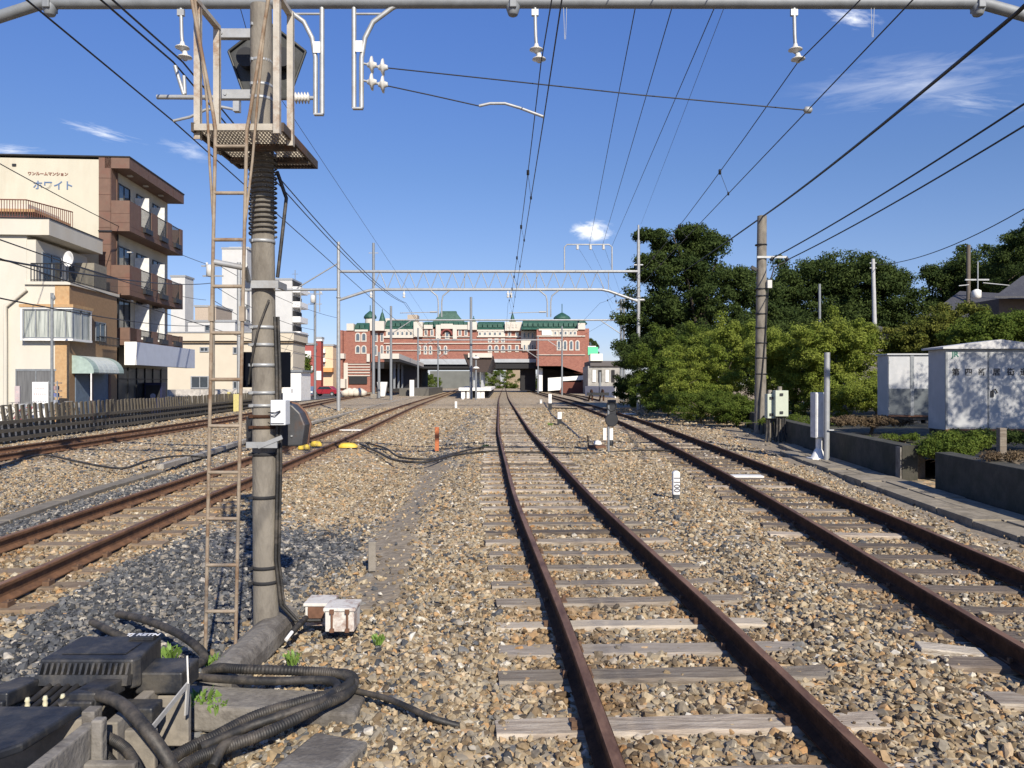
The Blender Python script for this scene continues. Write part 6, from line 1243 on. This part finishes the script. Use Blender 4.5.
m = MB(); m.box(X(819, Y), X(823, Y), Y + .05, Y + .2, .1, Z(438, Y)); m.lathe([(.19, .0), (.09, .22), (.05, .26)], (X(820.5, Y), Y + .12, .02), 12); m.box(X(811, Y), X(823, Y), Y - .1, Y + .3, .0, .05); m.build('cabinet_stem', M_white, t)
t = thing('slim_post', 'slim pale grey pipe post standing right of the narrow white cabinet', 'post', (X(827, Y), Y, 0)); m = MB(); m.tube([(X(826.5, 18), 18, -.05), (X(827.2, 18), 18, Z(352.5, 18))], .065, 12); m.build('post_shaft', M_galv, t); m = MB(); m.tube([(X(826.5, 18), 17.9, Z(430, 18)), (X(832, 18), 17.9, Z(430, 18))], .02, 6); m.build('post_bolt', M_galv, t)
def hut(Yf, px0, w_, d_, z0, z1, label, split, rz, lower=False, roof=True):
    t = thing('relay_hut', label, 'equipment hut', (X(px0, Yf), Yf, z0), rz); h = z1 - z0; Mh = mat('hut_paint', (.40, .41, .42), .6, 0, .07, 3, .03, (.50, .50, .50), .3)
    lb(t, 'hut_body', Mh, [(0, w_, 0, d_, 0, h)], .01); 
    for a, b_ in split: lb(t, 'door', Mh, [(a + .015, b_ - .015, -.025, -.002, .06, h - .06)], .004)
    lb(t, 'base_frame', M_black, [(.02, w_ - .02, .05, d_ - .02, -.14, 0)]); lb(t, 'footing', M_concd, [(.1 + k * (w_ - .5) / 3, .35 + k * (w_ - .5) / 3, .1, d_ - .1, -.5, -.14) for k in range(4)])
    for q in (.25, h * .5, h - .25): lb(t, 'hinge', M_gald, [(-.005, .03, -.04, -.02, q - .05, q + .05)])
    lb(t, 'door_sill', M_rbox, [(.0, w_, -.03, -.001, -.03, .03)])
    if roof:
        m = MB(); m.prism([(-.12, h), (w_ + .12, h), (w_ + .12, h + .05), (w_ / 2, h + .24), (-.12, h + .05)], -.14, d_ + .12, 'xz'); m.build('roof', mat('hut_roof', (.50, .50, .50), .6, 0, .08, 3), t, w=False)
    else: lb(t, 'roof', Mh, [(-.06, w_ + .06, -.08, d_ + .05, h, h + .05)])
    if lower: lb(t, 'shaded_lower_panel', mat('shaded_grey_panel', (.10, .115, .125), .7, 0, .12, 2), [(.02, w_ - .02, -.034, -.026, .05, h * .45)]); lb(t, 'centre_strip', M_gald, [(w_ * .43, w_ * .5, -.045, -.035, 0.02, h)])  # lower half painted darker as shade below the lit upper half
    return t
Yf = 20.0; h2 = hut(Yf, 945, 2.7, .85, Z(430, Yf), Z(349, Yf), 'large pale grey relay hut with gabled roof and black lettering on its doors', ((.0, 1.1), (1.1, 2.2)), R(-1.5))
lb(h2, 'door_frame', M_gald, [(-.0, .05, -.035, -.0, .02, 2.05), (1.075, 1.10, -.036, -.026, .02, 2.05)])
oz = Z(430, Yf); MK = mat('black_lettering', (.02, .02, .025), .6); ppx = lambda px: X(px, Yf) - X(945, Yf)
for ch, px in zip('第四新居街道', (955, 967.5, 981, 995, 1009, 1022)): text_obj(ch, .20, MK, h2, facing(Vector((ppx(px), -.031, Z(372.5, Yf) - oz))), ext=.002, bold=.004)
text_obj('JR', .20, mat('green_lettering', (.01, .13, .09), .5), h2, facing(Vector((ppx(954.5), -.031, Z(354.5, Yf) - oz))), ext=.002, bold=.004)
m = MB(); m.tube([(ppx(990), -.06, Z(391, Yf) - oz), (ppx(993), -.07, Z(389, Yf) - oz), (ppx(995), -.06, Z(393, Yf) - oz)], .018, 8); m.box(ppx(989), ppx(992), -.05, -.026, Z(397, Yf) - oz, Z(391, Yf) - oz); m.build('door_handle', M_black, h2, w=False)
Yf = 27.0; hut(Yf, 888, 1.75, .85, Z(416, Yf), Z(355, Yf), 'smaller pale grey relay hut with lower panels darkened as shade left of the lettered hut', ((.0, .8), (.8, 1.7)), R(-2), True, False)
m = MB(); m.box(X(1000, 12.4), X(1007, 12.4), 12.4, 12.5, .5, Z(428, 12.4)); tag(m.build('wooden_post', M_tie, None, bevel=.01), 'short weathered wooden post in front of the lettered hut', 'post')
t = thing('white_pole', 'slim white pole rising among the trees behind the smaller hut', 'utility pole', (X(875, 58), 58, 0)); m = MB(); m.tube([(X(876.5, 58), 58, 0), (X(873, 58), 58, Z(259, 58))], [.2, .13], 10); m.build('pole_shaft', mat('white_pole', (.42, .42, .42), .6), t); m = MB(); [m.obox((X(873, 58), 58, Z(q, 58)), (.5, .06, .06)) for q in (263, 268)]; m.build('step_bar', M_galv, t)
t = thing('grey_pole', 'thin grey pole in front of the round dark tree', 'utility pole', (X(820, 60), 60, 0)); m = MB(); m.tube([(X(820, 56), 56, 0), (X(819.5, 56), 56, Z(284, 56))], .1, 8); m.build('pole_shaft', M_gald, t)
t = thing('wooden_pole', 'brown wooden pole with crossarm and white transformer beside the tiled roof', 'utility pole', (X(968, 52), 52, 0)); m = MB(); m.tube([(X(968, 52), 52, 0), (X(968.5, 52), 52, Z(245, 52))], .13, 8); m.build('pole_shaft', mat('brown_pole', (.12, .10, .08), .9), t); m = MB(); m.obox((X(976, 52), 51.9, Z(280, 52)), (1.6, .1, .1)); m.tube([(X(958, 52), 51.9, Z(286, 52)), (X(968, 52), 51.9, Z(285, 52))], .04, 6); m.tube([(X(982, 52), 51.9, Z(283, 52)), (X(1012, 52), 51.9, Z(286, 52))], .04, 6); m.tube([(X(976, 52), 51.8, Z(262, 52)), (X(976, 52), 51.8, Z(295, 52))], .04, 6); m.build('crossarm', M_galv, t); m = MB(); m.lathe([(.1, -.3), (.28, -.2), (.28, .25), (.1, .35)], (X(974, 52), 51.7, Z(295, 52)), 12); m.build('transformer', M_white, t)
# tiled roof house between the trees
t = thing('house', 'traditional house with dark grey tiled roof half hidden by trees on the right', 'house', (X(980, 50), 50, .5)); M_tile = mat('dark_roof_tile', (.05, .05, .056), .6, 0, .2, 9, .6, (.09, .09, .095), .4, stretch=(6, .6, .6))
y0 = 48.
m = MB(); m.add([(X(914, y0), y0, Z(325, y0)), (X(1120, y0), y0, Z(322, y0)), (X(1120, y0), y0 + 6, Z(285, y0)), (X(960, y0 + 6), y0 + 6, Z(291, y0 + 6)), (X(914, y0), y0, Z(325, y0) - .2), (X(1120, y0), y0, Z(322, y0) - .2), (X(1120, y0), y0 + 6, Z(285, y0) - .2), (X(960, y0 + 6), y0 + 6, Z(291, y0 + 6) - .2)], [(0,1,2,3),(7,6,5,4),(0,4,5,1),(1,5,6,2),(2,6,7,3),(3,7,4,0)]); m.build('roof', M_tile, t)
m = MB(); m.add([(X(995, 47), 47, Z(296, 47)), (X(1120, 47), 47, Z(296, 47)), (X(1120, 47), 52, Z(262, 50)), (X(1022, 50), 50, Z(276, 50)), (X(995, 47), 47, Z(298, 47)), (X(1120, 47), 47, Z(298, 47)), (X(1120, 47), 52, Z(265, 50)), (X(1022, 50), 50, Z(279, 50))], [(0,1,2,3),(7,6,5,4),(0,4,5,1),(1,5,6,2),(2,6,7,3),(3,7,4,0)]); m.build('upper_roof', M_tile, t)
m = MB(); m.box(X(925, 49), X(1120, 49), 49.5, 55, .3, Z(324, 49)); m.build('wall', mat('dark_timber_wall', (.14, .10, .075), .9), t); m = MB(); m.box(X(1002, 48), X(1120, 48), 48.3, 53, Z(324, 48), Z(298, 48)); m.build('upper_wall', mat('dark_timber_wall', (.1, .1, .1)), t)
m = MB(); m.prism([(X(852, 40), Z(333, 40)), (X(890, 40), Z(331, 40)), (X(880, 40), Z(326, 40)), (X(862, 40), Z(327, 40))], 40, 44); t = thing('shed', 'low shed with a grey roof behind the smaller relay hut', 'shed', (X(870, 40), 40, .5)); m.build('roof', M_tile, t); m = MB(); m.box(X(856, 40), X(886, 40), 40.3, 43.7, .5, Z(332, 40)); m.build('wall', M_concd, t)

# ---------------------------------------------------------------- foliage
def leafmat(name, c1, c2, tr=.25):
    m = bpy.data.materials.new(name); m.use_nodes = True; N, L = m.node_tree.nodes, m.node_tree.links; b = N['Principled BSDF']
    at_ = N.new('ShaderNodeAttribute'); at_.attribute_name = 'tint'; mx = N.new('ShaderNodeMix'); mx.data_type = 'RGBA'; L.new(at_.outputs['Fac'], mx.inputs[0]); mx.inputs[6].default_value = (*c1, 1); mx.inputs[7].default_value = (*c2, 1)
    L.new(mx.outputs[2], b.inputs['Base Color']); b.inputs['Roughness'].default_value = .75; setp(b, 'Specular IOR Level', .08)
    tl = N.new('ShaderNodeBsdfTranslucent'); L.new(mx.outputs[2], tl.inputs[0]); ms = N.new('ShaderNodeMixShader'); ms.inputs[0].default_value = tr; L.new(b.outputs[0], ms.inputs[1]); L.new(tl.outputs[0], ms.inputs[2]); L.new(ms.outputs[0], N['Material Output'].inputs[0]); return m
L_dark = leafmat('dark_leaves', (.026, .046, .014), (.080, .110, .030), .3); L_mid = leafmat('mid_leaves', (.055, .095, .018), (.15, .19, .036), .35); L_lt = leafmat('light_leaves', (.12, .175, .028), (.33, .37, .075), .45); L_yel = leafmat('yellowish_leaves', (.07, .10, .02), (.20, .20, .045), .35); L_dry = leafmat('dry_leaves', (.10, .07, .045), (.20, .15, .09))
M_bark = mat('bark', (.10, .08, .06), .95, 0, .3, 6, .5)
def leaves(C, n_per, spread, size, g, flat=.75):
    """C clump centres (k,3); returns quads verts and tint"""
    k = len(C); n = k * n_per; c = np.repeat(C, n_per, 0)
    d = g.normal(0, 1, (n, 3)); d /= np.linalg.norm(d, axis=1)[:, None]; rad = g.random(n)[:, None] ** .5; p = c + d * rad * (spread if np.isscalar(spread) else spread[np.repeat(np.arange(k), n_per)][:, None]) * np.array([1, 1, flat])
    nrm = d * .7 + g.normal(0, .55, (n, 3)) + np.array([0, 0, .35]); nrm /= np.linalg.norm(nrm, axis=1)[:, None]
    u = np.cross(nrm, g.normal(0, 1, (n, 3))); u /= np.linalg.norm(u, axis=1)[:, None]; v = np.cross(nrm, u); s = size * g.uniform(.6, 1.3, n)[:, None]
    V = np.stack([p - u * s * .5, p - v * s * .24 + u * s * .05, p + u * s * .55, p + v * s * .24 + u * s * .05], 1).reshape(-1, 3)
    ct = g.random(k); tint = np.clip(np.repeat(ct, n_per) * .55 + g.random(n) * .45, 0, 1); return V, tint
def leafmesh(name, V, tint, mt, parent, rootloc):
    V = V - np.array(rootloc); n = len(V) // 4; me = bpy.data.meshes.new(name); me.vertices.add(n * 4); me.vertices.foreach_set('co', V.astype(np.float32).ravel()); me.loops.add(n * 4); me.loops.foreach_set('vertex_index', np.arange(n * 4, dtype=np.int32)); me.polygons.add(n); me.polygons.foreach_set('loop_start', np.arange(0, n * 4, 4, dtype=np.int32)); me.polygons.foreach_set('loop_total', np.full(n, 4, np.int32)); me.update(calc_edges=True)
    a = me.attributes.new('tint', 'FLOAT', 'FACE'); a.data.foreach_set('value', tint.astype(np.float32)); me.materials.append(mt); o = bpy.data.objects.new(name, me); COL.objects.link(o)
    if parent: o.parent = parent
    else: o.location = rootloc
    return o
def tree(base, blobs, mt, label, seed, clumps=260, per=60, size=.26, cs=.75, trunk_r=.3, nm='tree', cat='tree', limbs=7, stray=.1, fill=.25, sprays=0):
    """blobs: (x, y, z, rx, ry, rz) ellipsoids of the crown"""
    size *= .66; per = int(per * 2.1); cs *= .82; clumps = int(clumps * 1.15)
    g = np.random.default_rng(seed); t = thing(nm, label, cat, base); vol = np.array([b_[3] * b_[5] for b_ in blobs]); vol = vol / vol.sum(); C = []
    for b_, w_ in zip(blobs, vol):
        n = max(6, int(clumps * w_)); d = g.normal(0, 1, (n, 3)); d /= np.linalg.norm(d, axis=1)[:, None]; rr = np.where(g.random(n) < fill, g.uniform(.3, .8, n), g.uniform(.82, 1.0 + stray, n))[:, None]
        C.append(np.array(b_[:3]) + d * rr * np.array(b_[3:6]))
    SPR = []
    for _ in range(sprays):
        b_ = blobs[g.integers(len(blobs))]; d = g.normal(0, 1, 3); d[2] = abs(d[2]) * .8; d /= np.linalg.norm(d); a0 = np.array(b_[:3]) + d * np.array(b_[3:6]) * .8; a1 = np.array(b_[:3]) + d * np.array(b_[3:6]) * g.uniform(1.15, 1.5); SPR.append((a0, a1)); C.append(np.stack([a0 + (a1 - a0) * q + g.normal(0, .12, 3) * cs for q in (.35, .6, .8, 1.0)]))
    C = np.concatenate(C); C = C[C[:, 2] > base[2] + .15]; sp = cs * g.uniform(.6, 1.25, len(C)); V, tint = leaves(C, per, sp, size, g, .68); leafmesh('crown', V, tint, mt, t, base)
    m = MB(); top = max(blobs, key=lambda q: q[2]); bx_, by_ = base[0], base[1]; hz = np.mean([b_[2] for b_ in blobs])
    m.tube([(bx_, by_, base[2] - .2), (bx_ + .1, by_, base[2] + (hz - base[2]) * .5), (bx_ * .6 + top[0] * .4, by_, hz), (top[0], top[1], top[2])], [trunk_r, trunk_r * .75, trunk_r * .5, trunk_r * .15], 8)
    for i in range(limbs):
        q = blobs[i % len(blobs)]; a = g.uniform(0, 6.28); e = (q[0] + q[3] * .7 * math.cos(a), q[1] + q[4] * .7 * math.sin(a), q[2] + q[5] * g.uniform(-.1, .6)); s_ = (bx_ + .1, by_, base[2] + (hz - base[2]) * g.uniform(.4, .9)); mid_ = tuple((np.array(s_) + np.array(e)) / 2 + np.array([0, 0, .12 * (hz - base[2])])); m.tube([s_, mid_, e], [trunk_r * .4, trunk_r * .25, trunk_r * .08], 6)
    for a0, a1 in SPR: m.tube([a0, (a0 + a1) / 2 + np.array([0, 0, .1 * cs]), a1], [trunk_r * .1, trunk_r * .07, .01], 5)
    m.build('trunk', M_bark, t); return t
def B(px, py, Y, rx, rz, ry=None): return (X(px, Y), Y, Z(py, Y), rx * Y / FP, (ry or rx) * Y / FP, rz * Y / FP)
Y = 56.
tree((X(700, Y), Y, 0), [B(696, 270, Y, 34, 26), B(690, 300, Y, 52, 34), B(728, 298, Y, 28, 26), B(676, 245, Y, 24, 12), B(708, 250, Y, 16, 10), B(700, 345, Y, 60, 40), B(655, 330, Y, 30, 30), B(760, 330, Y, 30, 40), B(668, 275, Y, 26, 16), B(640, 350, Y, 18, 16), B(655, 238, Y, 12, 5), B(700, 236, Y, 14, 7), B(716, 240, Y, 9, 5), B(742, 278, Y, 12, 7), B(650, 262, Y, 10, 5)], L_dark, 'tall loose dark green tree right of the lattice gantry post', 1, 520, 85, .32, .8, .35, stray=.3, sprays=60)
Y = 66.
tree((X(845, Y), Y, 0), [B(845, 300, Y, 60, 40), B(805, 306, Y, 42, 40), B(880, 312, Y, 34, 34), B(845, 276, Y, 44, 20), B(820, 350, Y, 60, 34), B(885, 345, Y, 34, 34), B(782, 300, Y, 20, 26), B(868, 286, Y, 28, 18)], L_dark, 'large dome shaped dark green tree behind the white pole', 2, 640, 90, .36, 1.1, .5, stray=.1, sprays=24)
Y = 72.
tree((X(955, Y), Y, 0), [B(958, 288, Y, 24, 26), B(985, 285, Y, 34, 32), B(1015, 280, Y, 30, 30), B(948, 318, Y, 18, 22), B(940, 275, Y, 10, 7)], L_dark, 'broad green tree behind the brown wooden pole', 3, 330, 80, .38, 1.1, .4, stray=.15, sprays=24)
Y = 62.
tree((X(1045, Y), Y, .5), [B(1030, 265, Y, 32, 24), B(1050, 240, Y, 36, 24), B(1060, 290, Y, 50, 30), B(1015, 282, Y, 20, 12), B(1016, 240, Y, 12, 10)], L_dark, 'very dark tree leaning in from the right edge above the tiled roof', 4, 330, 90, .26, .75, .35, stray=.2)
# bushes and undergrowth
def bush(px, py, Y, rx, rz, mt, label, seed, clumps=110, per=70, size=.17, cs=.42, ry=None, base_z=0., extra=()):
    bl_ = [B(px, py, Y, rx, rz, ry or rx * .7)] + [B(*e) for e in extra]; return tree((X(px, Y), Y, base_z), bl_, mt, label, seed, clumps, per, size, cs, .06, 'bush', 'bush', 6, .22, .3, sprays=26)
bush(668, 372, 44, 34, 34, L_mid, 'green bush between the right gantry post and the big tree', 11, 190, extra=((690, 350, 44, 26, 20), (655, 392, 43, 18, 16)))
bush(720, 368, 40, 40, 36, L_lt, 'bright green leafy bush left of the tall concrete pole', 12, 230, extra=((745, 345, 40, 22, 20), (700, 390, 39, 30, 22)))
bush(792, 372, 36, 32, 38, L_lt, 'light green bush right behind the pale green relay boxes', 13, 210, extra=((775, 352, 36, 20, 18), (812, 390, 35, 22, 24)))
bush(840, 366, 34, 40, 40, L_lt, 'tall light green bamboo-like bush behind the slim post', 14, 260, extra=((820, 345, 34, 22, 18), (862, 352, 34, 22, 18), (850, 395, 33, 30, 18)))
bush(700, 405, 36, 34, 12, L_mid, 'low scrub along the track edge below the bright bushes', 15, 110, size=.11, cs=.3)
bush(735, 412, 33, 22, 12, L_mid, 'low green weeds at the foot of the tall concrete pole', 16, 80, size=.12, cs=.3)
bush(875, 395, 31, 30, 12, L_lt, 'low grassy bush beside the smaller relay hut', 17, 90, size=.12, cs=.3, base_z=.4)
bush(640, 395, 60, 20, 18, L_dark, 'dark shrub at the base of the right gantry post', 18, 80, size=.2)
bush(935, 338, 33, 34, 18, L_yel, 'yellowish green bush above and behind the smaller relay hut', 19, 210, base_z=.6, extra=((960, 322, 33, 26, 14), (915, 352, 33, 22, 14)))
bush(1000, 340, 30, 42, 16, L_mid, 'green bush behind the lettered relay hut at the right edge', 20, 230, base_z=.6, extra=((985, 328, 30, 22, 9), (1030, 326, 30, 24, 12)))
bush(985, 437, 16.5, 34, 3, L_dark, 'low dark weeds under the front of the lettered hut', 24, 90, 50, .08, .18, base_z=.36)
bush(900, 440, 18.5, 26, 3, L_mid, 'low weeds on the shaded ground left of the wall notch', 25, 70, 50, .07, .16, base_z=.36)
bush(800, 424, 27, 40, 6, L_mid, 'grass tufts behind the relay boxes and white cabinet', 26, 70, 50, .08, .18, base_z=.3)
Y = 14.3; bush(945, 450, Y, 20, 10, L_mid, 'creeper spilling over the notch in the low concrete wall', 21, 100, 60, .075, .16, base_z=.3, extra=((925, 465, 14.6, 12, 22), (970, 441, 14.5, 18, 6)))
bush(1010, 460, 11.6, 24, 4, L_dry, 'patch of dry grass on top of the nearer low wall', 22, 60, 50, .06, .12, base_z=.55)
bush(870, 422, 22, 30, 4, L_dry, 'dry weeds on top of the farther low wall', 23, 70, 50, .08, .16, base_z=.5)
for i, (px, py, Y, rx, rz, mt) in enumerate(((300, 392, 92, 9, 20, L_mid), (597, 378, 145, 9, 8, L_dark), (592, 350, 175, 6, 12, L_dark))):
    tree((X(px, Y), Y, 0), [B(px, py if i else 368, Y, rx, rz if i else 12)], mt, ('small street tree by the end of the cream building', 'small dark tree beside the station annex', 'dark tree top behind the station right end')[i], 40 + i, 60, 50, .4, .8, .15)
for px, Y, z_, w_, mt, lab in ((425, 300, 5, 28, L_mid, 'distant green trees seen through the left arch under the station'), (500, 310, 7, 40, L_mid, 'distant green trees seen under the station right of the platform'), (535, 300, 6, 30, L_dark, 'distant dark trees at the far right under the station')):
    tree((X(px, Y), Y, 0), [(X(px, Y) + dx * w_ / 60 * 3, Y, z_ * .5, 3.2, 3, z_ * .55) for dx in (-2, 0, 2)], mt, lab, int(px), 90, 50, .7, 1.3, .3)
for k_, (px, py, Y, rx, rz) in enumerate(((668, 372, 50, 44, 34), (730, 365, 50, 44, 36), (800, 368, 48, 46, 40), (870, 372, 44, 40, 30))):  # dark shrubs added to hide bright gaps between the bushes
    bush(px, py, Y, rx, rz, L_dark, ('first', 'second', 'third', 'fourth')[k_] + ' from left of the dark shrubs added to close the gaps behind the bright bushes', 60 + k_, 170, size=.2, cs=.5, ry=3 * FP / Y)
# the tree outside the right edge whose branches shade the huts
Y = 12.6
tree((17.6, Y, .6), [(16.6, Y, 7.0, 2.6, 2.6, 2.0), (18.6, Y + 1, 8.4, 2.6, 2.4, 2.0), (15.6, Y + 1.6, 5.2, 1.6, 1.8, 1.1), (18.5, Y - 1, 6, 2.2, 2, 1.6), (14.2, Y - .2, 6.6, 1.2, 1.2, .8), (15.8, Y + .5, 4.2, 1.8, 1.2, .8), (17, Y-2, 5, 2, 1.5, 1), (15.5, 9.6, 6.2, 2.6, 1.8, 1.4), (13.6, 8.4, 5.2, 2.2, 1.8, 1.1), (13.2, 6.6, 4.8, 2.0, 1.8, 1.0)], L_mid, 'leafy tree just outside the right edge shading the relay huts', 31, 620, 40, .15, .5, .22, limbs=16, stray=.2, fill=.4)
tree((19.0, 20, .6), [(17.8, 20, 5.4, 1.8, 1.6, 1.4), (19, 19, 7, 2, 2, 1.5)], L_mid, 'second leafy tree just outside the right edge beyond the lettered hut', 32, 90, 40, .15, .5, .2, limbs=10, stray=.2, fill=.4)
# small weeds in the ballast
def weed(px, py, s, label, seed):
    g = np.random.default_rng(seed); p = G(px, py); m = MB()
    for i in range(46):
        a = g.uniform(0, 6.28); l_ = s * g.uniform(.5, 1.0); w_ = s * .05; r0 = s * .5 * g.random(); bx_, by_ = p[0] + r0 * math.cos(a), p[1] + r0 * math.sin(a); ex, ey = bx_ + l_ * .5 * math.cos(a), by_ + l_ * .5 * math.sin(a); px_, py_ = -math.sin(a) * w_, math.cos(a) * w_
        m.add([(bx_ - px_, by_ - py_, -.03), (bx_ + px_, by_ + py_, -.03), ((bx_ + ex) / 2 + px_ * 1.3, (by_ + ey) / 2 + py_ * 1.3, l_ * g.uniform(.2, .6)), (ex, ey, l_ * g.uniform(.2, .8)), ((bx_ + ex) / 2 - px_ * 1.3, (by_ + ey) / 2 - py_ * 1.3, l_ * .55)], [(0, 1, 2, 3, 4)])
    tag(m.build('weed', M_weed, None), label, 'weed', 'small weeds in the stones')
M_weed = mat('weed_green', (.13, .22, .04), .6, 0, .3, 30)
weed(293, 660, .09, 'small bright weed right of the lying concrete beam', 1); weed(212, 664, .10, 'green weed behind the black cables left of the beam', 2); weed(200, 705, .13, 'largest green weed in front of the concrete slab', 3); weed(218, 708, .07, 'little weed just right of the largest weed by the slab', 4); weed(378, 640, .07, 'tiny weed in the stones right of the white boxes', 5); weed(170, 655, .10, 'weed growing behind the black ribbed junction box', 6)
weed(550, 425, .16, 'weed between the rails of the middle track', 7); weed(487, 447, .14, 'weed beside the left rail where the cable crosses', 8)
